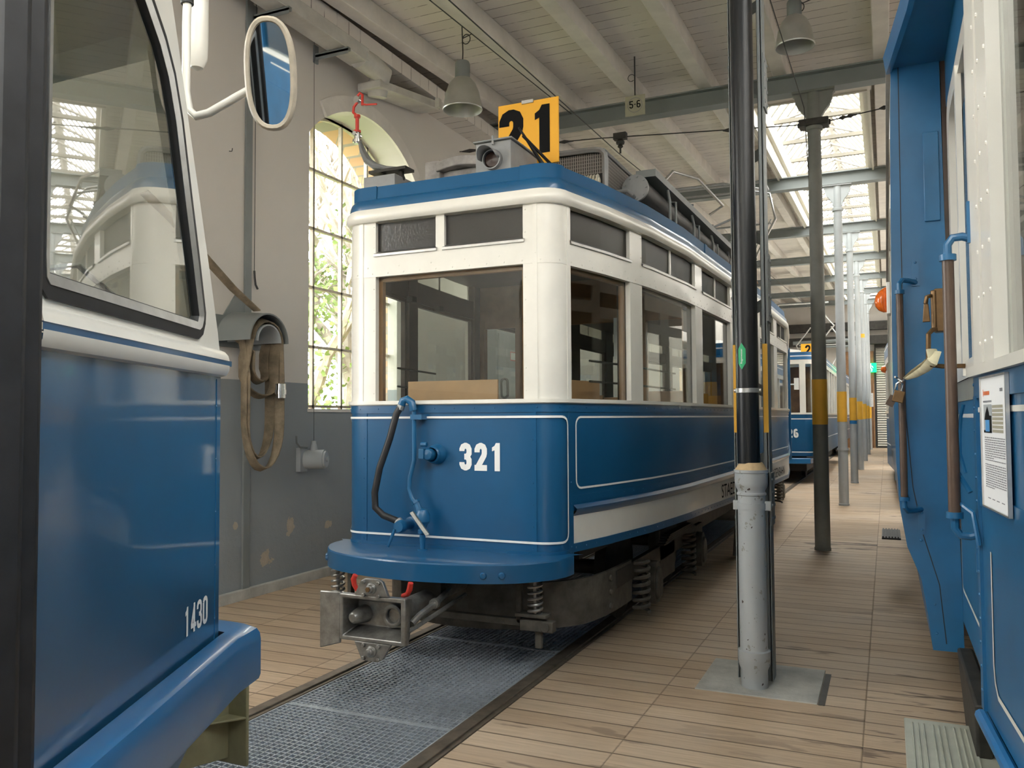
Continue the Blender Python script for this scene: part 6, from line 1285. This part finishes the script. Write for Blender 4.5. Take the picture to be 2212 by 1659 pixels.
    MB().box(dx - 0.012, dx + 0.02, 2.46, YJ - 0.02, 2.80, 3.0).build('door_header', 'blue_old', T, smooth=False)
    # near platform body: plane from (0.215,2.47) towards the camera
    A = Vector((0.215, 2.47)); d = Vector((math.sin(math.radians(3.5)), -math.cos(math.radians(3.5)))); n = Vector((-d.y * -1, d.x * 1)); n = Vector((-math.cos(math.radians(3.5)), -math.sin(math.radians(3.5))))
    LN = 6.6
    def F(s, z, off=0.0): p = A + d * s + n * off; return (p.x, p.y, z)
    def fbox(mb, s0, s1, z0, z1, o0, o1): return mb.hexa([F(s0, z0, o0), F(s1, z0, o0), F(s1, z0, o1), F(s0, z0, o1)], [F(s0, z1, o0), F(s1, z1, o0), F(s1, z1, o1), F(s0, z1, o1)])
    npn = fbox(MB(), 0, LN, 0.75, 1.60, -0.04, 0).build('platform_panel', 'blue_old', T, smooth=False)
    vs, fs = stroke2(arcp(0.22, 1.47, 0.04, 90, 180, 4)[::-1] + [] , 0.013)
    st = [(LN - 0.2, 1.515), (0.15, 1.515)] ; mb = MB()
    for pts in ([(LN - 0.2, 1.515), (0.02, 1.515)], [(0.155, 1.17), (0.152, 0.90), (0.165, 0.86), (0.20, 0.835), (LN - 0.2, 0.835)]):
        v2, f2 = stroke2(pts, 0.013); mb.add([F(a, b_, 0.002) for a, b_ in v2], f2)
    mb.build('lining', 'cream', npn, smooth=False)
    mb = fbox(MB(), 0, LN, 1.545, 1.60, 0, 0.006); fbox(mb, 0, 0.035, 0.75, 1.55, 0, 0.008)
    for z in np.arange(0.8, 1.6, 0.06): mb.dome(F(0.018, float(z), 0.008), 0.005, (n.x, n.y, 0))
    fbox(mb, 0.0, LN, 1.27, 1.31, 0, 0.004); mb.build('mouldings', 'blue_old', T)
    fbox(MB(), 0, LN, 1.60, 1.625, -0.04, 0.02).build('window_sill', 'cream', T, smooth=False)
    for a, b_ in ((0.0, 0.13), (0.16, 0.285), (1.55, 1.75), (3.0, 3.2), (4.6, 4.8)):
        mb = fbox(MB(), a, b_, 1.625, 2.80, -0.035, 0.004)
        for z in np.arange(1.68, 2.8, 0.115):
            mb.dome(F(b_ - 0.02, float(z), 0.004), 0.006, (n.x, n.y, 0)); 
            if a > 0.1: mb.dome(F(a + 0.02, float(z), 0.004), 0.006, (n.x, n.y, 0))
        mb.build('window_post', 'cream', T)
    fbox(MB(), 0.128, 0.163, 1.625, 2.8, -0.04, -0.012).build('post_gap', 'wood_dark', T, smooth=False)
    fbox(MB(), 0.285, 1.55, 1.625, 2.70, -0.03, -0.026).build('platform_window', 'glass', T, smooth=False); fbox(MB(), 1.75, LN, 1.625, 2.70, -0.03, -0.026).build('platform_window', 'glass', T, smooth=False)
    fbox(MB(), 0, LN, 2.70, 3.0, -0.04, 0.0).build('header_panel', 'cream', T, smooth=False)
    fbox(MB(), 0.285, 0.33, 1.625, 2.7, -0.07, -0.035).build('inner_frame', 'wood_dark', T, smooth=False)
    MB().tube([F(0.02, 0.735, 0.012), F(LN, 0.735, 0.012)], 0.016, 10).build('bumper_bar', 'blue_bright', T)
    fbox(MB(), 0.03, LN, 0.67, 0.725, -0.03, -0.01).build('bumper_plate', 'dark_metal', T, smooth=False)
    e2 = Vector(F(LN, 0, 0)); MB().box(0.25, 1.95, 2.43, 2.47, 0.75, 1.5).build('platform_rail', 'wood_dark', T)
    MB().box(e2.x, 2.0, e2.y - 0.04, e2.y, 0.75, 3.0).box(1.9, 1.94, e2.y, YJ, 0.6, 3.0).build('platform_back', 'blue_old', T, smooth=False)
    # roof and soffit over the entrance
    pts = [(0.05, YJ), (0.085, 3.6), (0.12, 3.30), (0.17, 2.6), (0.24, 1.6), (0.33, 0.3), (0.62, -4.1), (2.0, -4.1), (2.0, YJ)]
    MB().hexa([(a, b_, 3.0) for a, b_ in pts], [(a, b_, 3.02) for a, b_ in pts]).build('soffit', 'blue_old', T, smooth=False)
    vs = []; q = pts[:7]
    mb = MB(); mb.add([(a - 0.02, b_, 2.985) for a, b_ in q] + [(a - 0.03, b_, 3.06) for a, b_ in q] + [(a + 0.01, b_, 3.06) for a, b_ in q] + [(a, b_, 2.985) for a, b_ in q], [(r * 7 + i, r * 7 + i + 1, ((r + 1) % 4) * 7 + i + 1, ((r + 1) % 4) * 7 + i) for r in range(4) for i in range(6)]); mb.build('roof_gutter', 'blue_bright', T, smooth=False)
    MB().box(0.03, 2.17, YJ, 13.0, 3.0, 3.06).build('roof', 'roof_grey', T, smooth=False); MB().box(0.34, 2.0, -4.0, 13.0, 0.64, 0.74).build('car_floor', 'black', T, smooth=False)
    MB().box(0.45, 1.75, -0.8, 12.5, 0.25, 0.62).build('underframe', 'black', T)
    for y in (5.0, 11.0): wheelset(T, 1.1, y)
    MB().hexa([(0.26, 3.3, 0.22), (0.30, 3.3, 0.22), (0.30, 3.7, 0.22), (0.26, 3.7, 0.22)], [(0.24, 3.1, 0.56), (0.30, 3.1, 0.56), (0.30, 3.85, 0.56), (0.24, 3.85, 0.56)]).box(0.33, 0.40, 2.9, 3.0, 0.15, 0.6).build('brake_gear', 'dark_metal', T, bevel=0.01)
    # folding step
    stp = MB().box(0.035, 0.345, 2.55, 3.54, 0.335, 0.350)
    stp.build('step', 'step_grey', T, bevel=0.004)
    mb = MB()
    for i in range(10):
        x = 0.062 + i * 0.019 + (0.012 if i > 2 else 0) + (0.012 if i > 5 else 0); mb.tube([(x, 2.6, 0.351), (x, 3.49, 0.351)], 0.0035, 6)
    mb.build('step_ribs', 'step_grey', T); MB().box(0.30, 0.40, 2.62, 2.7, 0.33, 0.66).box(0.30, 0.40, 3.4, 3.48, 0.33, 0.6).build('step_hanger', 'step_grey', T)
    # handrails
    for (x, y, z0, z1, r, sgn) in ((0.060, 3.79, 1.155, 2.02, 0.0140, 1), (0.158, 2.475, 1.235, 1.925, 0.0145, 1)):
        yb_ = YJ - 0.02 if y > 3 else 2.475; xb_ = 0.125 if y > 3 else 0.208
        R_ = lab(MB().tube([(x, y, z0), (x, y, z1)], [r * 1.05, r], 14).build('handrail', 'handrail_brown', T), 'brown wooden handrail')
        for zz, up in ((z1, 1), (z0, -1)):
            mb = MB(); mb.tube([(x, y, zz - up * 0.012), (x, y, zz + up * 0.004)], r * 1.45, 14); mb.tube([(x, y, zz), (x, y, zz + up * 0.03), (x + 0.012, y + (yb_ - y) * 0.2, zz + up * 0.048), (x + 0.035, y + (yb_ - y) * 0.6, zz + up * 0.05), (xb_, yb_, zz + up * 0.045)], r * 0.75, 10)
            if y > 3: mb.hexa([(xb_ - 0.016, yb_ - 0.006, zz + up * 0.03), (xb_ + 0.016, yb_ - 0.006, zz + up * 0.03), (xb_ + 0.016, yb_, zz + up * 0.03), (xb_ - 0.016, yb_, zz + up * 0.03)], [(xb_ - 0.012, yb_ - 0.006, zz + up * 0.15), (xb_ + 0.012, yb_ - 0.006, zz + up * 0.15), (xb_ + 0.012, yb_, zz + up * 0.15), (xb_ - 0.012, yb_, zz + up * 0.15)])
            else: mb.hexa([(xb_ - 0.004, y - 0.014, zz + up * 0.03), (xb_ + 0.004, y - 0.014, zz + up * 0.03), (xb_ + 0.004, y + 0.0, zz + up * 0.03), (xb_ - 0.004, y, zz + up * 0.03)], [(xb_ - 0.004, y - 0.014, zz + up * 0.14), (xb_ + 0.004, y - 0.014, zz + up * 0.14), (xb_ + 0.004, y, zz + up * 0.14), (xb_ - 0.004, y, zz + up * 0.14)])
            if y > 3: mb.dome((xb_, yb_ - 0.006, zz + up * 0.06), 0.006, (0, -1, 0)); mb.dome((xb_, yb_ - 0.006, zz + up * 0.13), 0.006, (0, -1, 0))
            mb.build('rail_bracket', 'blue_old', T)
    # brass latch
    MB().box(0.165, 0.225, 3.30, 3.36, 1.80, 1.955).cyl((0.165, 3.31, 1.95), (0.165, 3.31, 1.81), 0.012).build('latch_case', 'brass', T, bevel=0.004)
    MB().tube([(0.155, 3.30, 1.93), (0.140, 3.29, 1.925), (0.136, 3.29, 1.90)], 0.008, 8).hexa([(0.125, 3.285, 1.835), (0.150, 3.285, 1.835), (0.150, 3.295, 1.835), (0.125, 3.295, 1.835)], [(0.130, 3.285, 1.90), (0.145, 3.285, 1.90), (0.145, 3.295, 1.90), (0.130, 3.295, 1.90)]).build('latch_lever', 'brass', T, bevel=0.004)
    MB().tube([(0.168, 3.30, 1.81), (0.155, 3.29, 1.805), (0.142, 3.28, 1.79), (0.140, 3.28, 1.70), (0.150, 3.28, 1.68), (0.185, 3.29, 1.675), (0.26, 3.30, 1.675)], 0.0085, 8).build('latch_handle', 'brass', T)
    # hooks and coupling bar on the platform edge
    mb = MB()
    mb.tube([F(-0.005, 1.53, 0.03), F(-0.015, 1.50, 0.035), F(-0.005, 1.46, 0.04), F(-0.012, 1.40, 0.04), F(0.0, 1.35, 0.03)], 0.005, 6); mb.tube([F(-0.03, 1.40, 0.05), F(-0.03, 1.36, 0.05), F(0.0, 1.30, 0.02)], 0.007, 6)
    mb.tube([F(-0.04, 1.42, 0.06), F(-0.045, 1.31, 0.06), F(-0.03, 1.28, 0.055), F(0.04, 1.25, 0.02), F(0.05, 1.17, 0.01)], 0.006, 6); mb.build('chain_hooks', 'blue_old', T)
    # indicator on the side
    o = MB().lathe((0.018, 4.32, 2.06), [(0, -0.066), (0.03, -0.055), (0.05, -0.03), (0.056, 0.0), (0.058, 0.0)], 18, 'X'); 
    o = MB(); vs = []
    for i in range(9):
        for k in range(14): a_ = PI * i / 8; b_ = 2 * PI * k / 14; vs.append((0.020 - 0.062 * math.sin(a_) * max(0, math.cos(b_ / 2 - PI / 4) if False else 1) * (0.5 + 0.5 * math.cos(b_)), 4.30 + 0.045 * math.sin(a_) * math.sin(b_), 2.055 + 0.062 * math.cos(a_) - 0.01 * math.sin(a_)))
    o.add(vs, [(i * 14 + k, i * 14 + (k + 1) % 14, (i + 1) * 14 + (k + 1) % 14, (i + 1) * 14 + k) for i in range(8) for k in range(14)]); lab(o.build('indicator_lamp', 'orange', T), 'orange indicator lamp'); MB().box(0.012, 0.03, 4.24, 4.36, 1.98, 2.13).build('indicator_base', 'white', T, bevel=0.004)
    MB().box(-0.06, 0.09, 7.85, 8.45, 0.44, 0.455).build('side_step', 'black', T); mb = MB()
    for i in range(6): mb.box(-0.055 + 0.024 * i, -0.045 + 0.024 * i, 7.86, 8.44, 0.455, 0.465)
    mb.build('side_step_ribs', 'black', T)
    # loose things hanging on it
    s_ = thing('strap', 'pale yellow webbing strap tied from the brass handle to the padlock', 'strap', (0.14, 3.3, 1.7))
    for p in ([(0.150, 3.27, 1.735), (0.155, 3.26, 1.71), (0.135, 3.35, 1.695), (0.10, 3.52, 1.675), (0.070, 3.70, 1.655)], [(0.165, 3.27, 1.725), (0.150, 3.25, 1.69), (0.13, 3.35, 1.67), (0.10, 3.52, 1.655), (0.075, 3.70, 1.650)]):
        MB().tube(p, [0.020, 0.019, 0.016, 0.013, 0.007], 8, flat=0.3).build('webbing', 'webbing', s_)
    k_ = thing('padlock', 'small brass padlock hanging on the far brown handrail', 'padlock', (0.045, 3.7, 1.6))
    MB().tube([(0.072, 3.70, 1.652), (0.062, 3.73, 1.640), (0.045, 3.74, 1.655), (0.035, 3.72, 1.66)], 0.004, 8).build('carabiner', 'chrome', k_)
    MB().tube([(0.033, 3.74, 1.602), (0.040, 3.74, 1.632), (0.052, 3.74, 1.640), (0.062, 3.74, 1.632), (0.058, 3.74, 1.602)], 0.0042, 8).build('shackle', 'chrome', k_)
    MB().box(0.026, 0.068, 3.73, 3.752, 1.556, 1.604, rot=(0.25, 'Y')).build('lock_body', 'brass', k_, bevel=0.003)
    MB().box(0.005, 0.035, 3.735, 3.748, 1.54, 1.585, rot=(0.5, 'Y')).build('lock_tag', 'handrail_brown', k_)
    # information board
    p_ = thing('info_board', 'white printed information sheet in a clear holder on the blue platform panel', 'notice', (0.2, 2.1, 1.45))
    def PB(s, z, off=0): q = Vector((0.213, 2.280)) + Vector((math.sin(math.radians(5.0)), -math.cos(math.radians(5.0)))) * s; nn = Vector((-math.cos(math.radians(5)), -math.sin(math.radians(5)))); return (q.x + nn.x * off, q.y + nn.y * off, z)
    Wd = 0.262
    mb = MB(); mb.hexa([PB(0, 1.288, 0), PB(Wd, 1.288, 0), PB(Wd, 1.288, 0.004), PB(0, 1.288, 0.004)], [PB(0, 1.588, 0), PB(Wd, 1.588, 0), PB(Wd, 1.588, 0.004), PB(0, 1.588, 0.004)]); sh = mb.build('sheet', 'paper', p_, smooth=False)
    def rect(mb, a, b_, z0, z1, off=0.0047): mb.add([PB(a, z0, off), PB(b_, z0, off), PB(b_, z1, off), PB(a, z1, off)], [(0, 1, 2, 3)])
    mb = MB(); rect(mb, 0.022, 0.026, 1.545, 1.562); 
    for i in range(7): rect(mb, 0.032 + i * 0.009, 0.038 + i * 0.009, 1.548, 1.557)
    mb.build('logo', 'orange_card', sh, smooth=False)
    mb = MB(); rect(mb, 0.20, 0.226, 1.553, 1.560); rect(mb, 0.022, 0.115, 1.531, 1.535)
    rnd = random.Random(2)
    for i in range(23):
        z = 1.448 - i * 0.0052
        if i == 11: continue
        x = 0.03
        while x < (0.235 if i not in (9, 22) else 0.12): wd = rnd.uniform(0.006, 0.02); rect(mb, x, min(0.24, x + wd), z, z + 0.0022); x += wd + 0.003
    for a in (0.05, 0.095, 0.14, 0.19): rect(mb, a, a + 0.03, 1.308, 1.310)
    mb.build('print', 'ink_soft', sh, smooth=False)
    mb = MB()
    for i in range(7): rect(mb, 0.118, 0.225, 1.462 + i * 0.0092, 1.4685 + i * 0.0092)
    mb.build('table_rows', 'sign_grey', sh, smooth=False)
    mb = MB(); rect(mb, 0.025, 0.112, 1.460, 1.526); ph = mb.build('photo_print', 'grey_light', sh, smooth=False)
    mb = MB(); rect(mb, 0.045, 0.090, 1.463, 1.490, 0.0053); mb.build('photo_print_tram', 'photo_blue', ph, smooth=False); mb = MB(); mb.add([PB(0.035, 1.490, 0.0051), PB(0.095, 1.490, 0.0051), PB(0.085, 1.508, 0.0051), PB(0.068, 1.522, 0.0051), PB(0.045, 1.505, 0.0051)], [(0, 1, 2, 3, 4)]); rect(mb, 0.09, 0.11, 1.462, 1.50, 0.0051); rect(mb, 0.026, 0.11, 1.460, 1.466, 0.0051); mb.build('photo_print_dark', 'ink', ph, smooth=False)
    mb = MB()
    for q in ((-0.003, 0.0, 1.285, 1.591), (Wd, Wd + 0.005, 1.285, 1.591), (-0.003, Wd + 0.005, 1.588, 1.592), (-0.003, Wd + 0.005, 1.284, 1.288)): mb.hexa([PB(q[0], q[2], 0), PB(q[1], q[2], 0), PB(q[1], q[2], 0.008), PB(q[0], q[2], 0.008)], [PB(q[0], q[3], 0), PB(q[1], q[3], 0), PB(q[1], q[3], 0.008), PB(q[0], q[3], 0.008)])
    mb.build('holder_rim', 'alu', p_, smooth=False)
    return T
tramR()

# ================================================================== DISTANT TRAMS
def tram_simple(label, cx, y0, hwf, hwm, length, number=None, zs=1.57, zt=2.68, zr=2.95, zbot=0.62, roof='white', board=None):
    T = thing('tram', label, 'tram', (cx, y0, 0))
    P = Path(cx, y0, hwf - 0.16, 0.16, [(hwf, y0 + 0.16), (hwm - 0.05, y0 + 1.3), (hwm, y0 + 2.6), (hwm, y0 + length - 1.5), (hwf, y0 + length)])
    S = P.s[-1]; c0 = hwf - 0.16; c1 = P.sY(y0 + 0.25)
    fp = strip(MB(), P, -c0, c0, zbot, zs - 0.02, -0.03, 0).build('front_panel', 'blue', T)
    for a, b_ in ((c0, c1), (-c1, -c0)): strip(MB(), P, a, b_, zbot, zs - 0.02, -0.03, 0).build('corner_panel', 'blue', T)
    for a, b_ in ((c1, S), (-S, -c1)):
        sp = strip(MB(), P, a, b_, 0.62, zs - 0.02, -0.03, 0).build('side_panel', 'blue', T)
        sstroke(P, rrect(a + 0.1, b_ - 0.1, 1.0, zs - 0.1, 0.05), 0.02, 0.003, True).build('lining', 'stripe', sp, smooth=False)
    sstroke(P, rrect(-c1 + 0.04, c1 - 0.04, zbot + 0.09, zs - 0.12, 0.05), 0.02, 0.003, True).build('lining', 'stripe', fp, smooth=False)
    strip(MB(), P, -S, S, zs - 0.02, zs + 0.02, -0.03, 0.02).build('window_sill', 'cream', T)
    if number: V, F, tw = digits(number, 0.20, 0.22, 0.52, 0.12); flat_marks(V, F, lambda a, b_: (lambda p: (p.x, p.y, 1.03 + b_))(P.at(0.46 + a, 0.004)[0])).build('number', 'stripe', fp, smooth=False)
    posts = [(-c0 - 0.16, -c0 + 0.04), (-0.2, -0.13), (c0 - 0.10, c0 + 0.03), (c1 - 0.06, c1 + 0.02)]; s_ = c1 + 0.9
    while s_ < S: posts += [(s_, s_ + 0.14), (-s_ - 0.14, -s_)]; s_ += 1.15
    posts.append((-c1 - 0.02, -c1 + 0.06))
    for a, b_ in posts: strip(MB(), P, a, b_, zs + 0.02, zt, -0.03, 0.004).build('window_post', 'cream', T)
    strip(MB(), P, -S, S, zs + 0.02, zt, -0.035, -0.031).build('window_glazing', 'glass', T, smooth=False)
    strip(MB(), P, -S, S, zt, zt + 0.10, -0.03, 0.006).build('top_rail', 'cream', T)
    if zt + 0.10 < zr - 0.12:
        strip(MB(), P, -S, S, zt + 0.10, zr - 0.06, -0.03, 0.012).build('roof_band', 'blue_bright', T); strip(MB(), P, -S, S, zr - 0.10, zr - 0.08, 0.0, 0.018).build('band_line', 'stripe', T)
    strip(MB(), P, -S, S, zr - 0.06, zr, -0.06, -0.0).build('roof_edge', 'blue', T); camber_roof(P, -0.02, zr, 0.22, cx).build('roof', roof, T)
    deck(P, -0.04, 0.75, 0.79).build('car_floor', 'wood_dark', T, smooth=False); strip(MB(), P, -S, S, 0.79, zs, -0.06, -0.035).build('inner_wainscot', 'wood_dark', T)
    MB().box(cx - hwm + 0.1, cx + hwm - 0.1, y0 + 1.6, y0 + 1.65, 0.79, 2.7).build('partition', 'wood_mid', T)
    yb = P.p[-1].y; MB().box(cx - hwf, cx + hwf, yb - 0.03, yb, zbot, zr).build('rear_panel', 'blue', T)
    MB().hexa([(cx - hwf + 0.05, y0 - 0.1, zbot - 0.17), (cx + hwf - 0.05, y0 - 0.1, zbot - 0.17), (cx + hwf, y0 + 0.3, zbot - 0.17), (cx - hwf, y0 + 0.3, zbot - 0.17)], [(cx - hwf + 0.05, y0 - 0.1, zbot - 0.04), (cx + hwf - 0.05, y0 - 0.1, zbot - 0.04), (cx + hwf, y0 + 0.3, zbot - 0.04), (cx - hwf, y0 + 0.3, zbot - 0.04)]).build('bumper', 'blue_bright', T, bevel=0.02)
    MB().box(cx - 0.75, cx + 0.75, y0 + 0.6, y0 + length - 0.6, 0.25, 0.76).build('underframe', 'black', T)
    for y in (y0 + 2.2, y0 + length - 2.2): wheelset(T, cx, y)
    return T, P
T626, P626 = tram_simple('blue tram numbered 626 standing behind tram 321, with a white domed roof', -2.44, 19.5, 0.94, 1.10, 11.0, '626')
for z in (1.99, 2.12): lab(MB().lathe((-2.04, 0, z), [(0, 19.36), (0.068, 19.38), (0.075, 19.40), (0.07, 19.42), (0, 19.43)], 18, 'Y').build('warning_disc', 'orange', T626), 'orange round disc')
MB().box(-2.055, -2.025, 19.41, 19.48, 1.9, 2.2).build('disc_bracket', 'white', T626)
MB().tube([(-2.1, 19.35, 2.22), (-1.86, 19.35, 2.22)], 0.015, 6).box(-1.86, -1.76, 19.34, 19.38, 2.10, 2.36).build('mirror', 'white', T626)
o = MB().box(-1.75, -1.47, 19.9, 19.92, 2.90, 3.16).build('route_board', 'yellow', T626); V, F, tw = digits('2', 0.20, 0.2); flat_marks(V, F, plane_map((-1.60, 19.895, 2.93), (1, 0, 0), (0, 0, 1))).build('number', 'ink', o, smooth=False)
MB().lathe((-2.2, 19.9, 0), [(0.09, 2.98), (0.09, 3.1), (0.05, 3.16), (0.05, 3.26), (0.08, 3.27), (0, 3.32)], 14).build('roof_lamp', 'white', T626)
mb = MB(); mb.tube([(-1.9, 24, 3.2), (-1.3, 25.2, 4.1), (-1.9, 26.2, 4.9)], 0.02, 6); mb.tube([(-2.9, 24, 3.2), (-3.5, 25.2, 4.1), (-2.9, 26.2, 4.9)], 0.02, 6); mb.tube([(-1.5, 26.2, 4.9), (-3.3, 26.2, 4.9)], 0.025, 6); mb.build('pantograph', 'alu', T626)
T3, P3 = tram_simple('distant blue and white tram in the gap behind the dark column, beyond tram 626', -2.44, 33.0, 0.84, 1.05, 8.5, None, zt=2.72, zr=3.15)
mb = MB(); mb.tube([(-2.0, 34.5, 3.3), (-1.5, 35.6, 4.4), (-2.0, 36.4, 5.2)], 0.025, 6); mb.tube([(-2.8, 34.5, 3.3), (-3.3, 35.6, 4.4), (-2.8, 36.4, 5.2)], 0.025, 6); mb.tube([(-1.6, 35.6, 4.4), (-3.2, 35.6, 4.4)], 0.02, 6); mb.build('pantograph', 'alu', T3)
T4, P4 = tram_simple('far tram on the right hand track, only its narrow blue and white side visible', 1.12, 14.6, 1.02, 1.12, 11.0, None, zt=2.45, zr=2.8)
lab(MB().lathe((-0.0, 14.9, 2.27), [(0, -0.08), (0.05, -0.05), (0.065, 0.0), (0.0, 0.02)], 14, 'X').build('indicator_lamp', 'orange', T4), 'orange indicator lamp')
T5, P5 = tram_simple('farthest tram on the right hand track', 1.12, 28.0, 1.0, 1.08, 11.0, None, zt=2.45, zr=2.8)
# green lamp on the column bracket

g_ = thing('green_lamp', 'long glowing green lamp half hidden behind the nearest riveted column', 'lamp', (-0.64, 5.12, 2.2))
MB().lathe((-0.645, 5.14, 2.2), [(0, -0.07), (0.012, -0.065), (0.018, -0.04), (0.018, 0.05), (0.010, 0.065), (0, 0.07)], 14).build('lamp_glass', 'lit_green', g_)
MB().tube([(-0.645, 5.14, 2.125), (-0.645, 5.14, 2.11), (-0.645, 5.05, 2.10)], 0.008, 8).lathe((-0.645, 5.14, 2.2), [(0, -0.085), (0.016, -0.08), (0.016, -0.066), (0, -0.066)], 12).build('lamp_arm', 'white', g_)
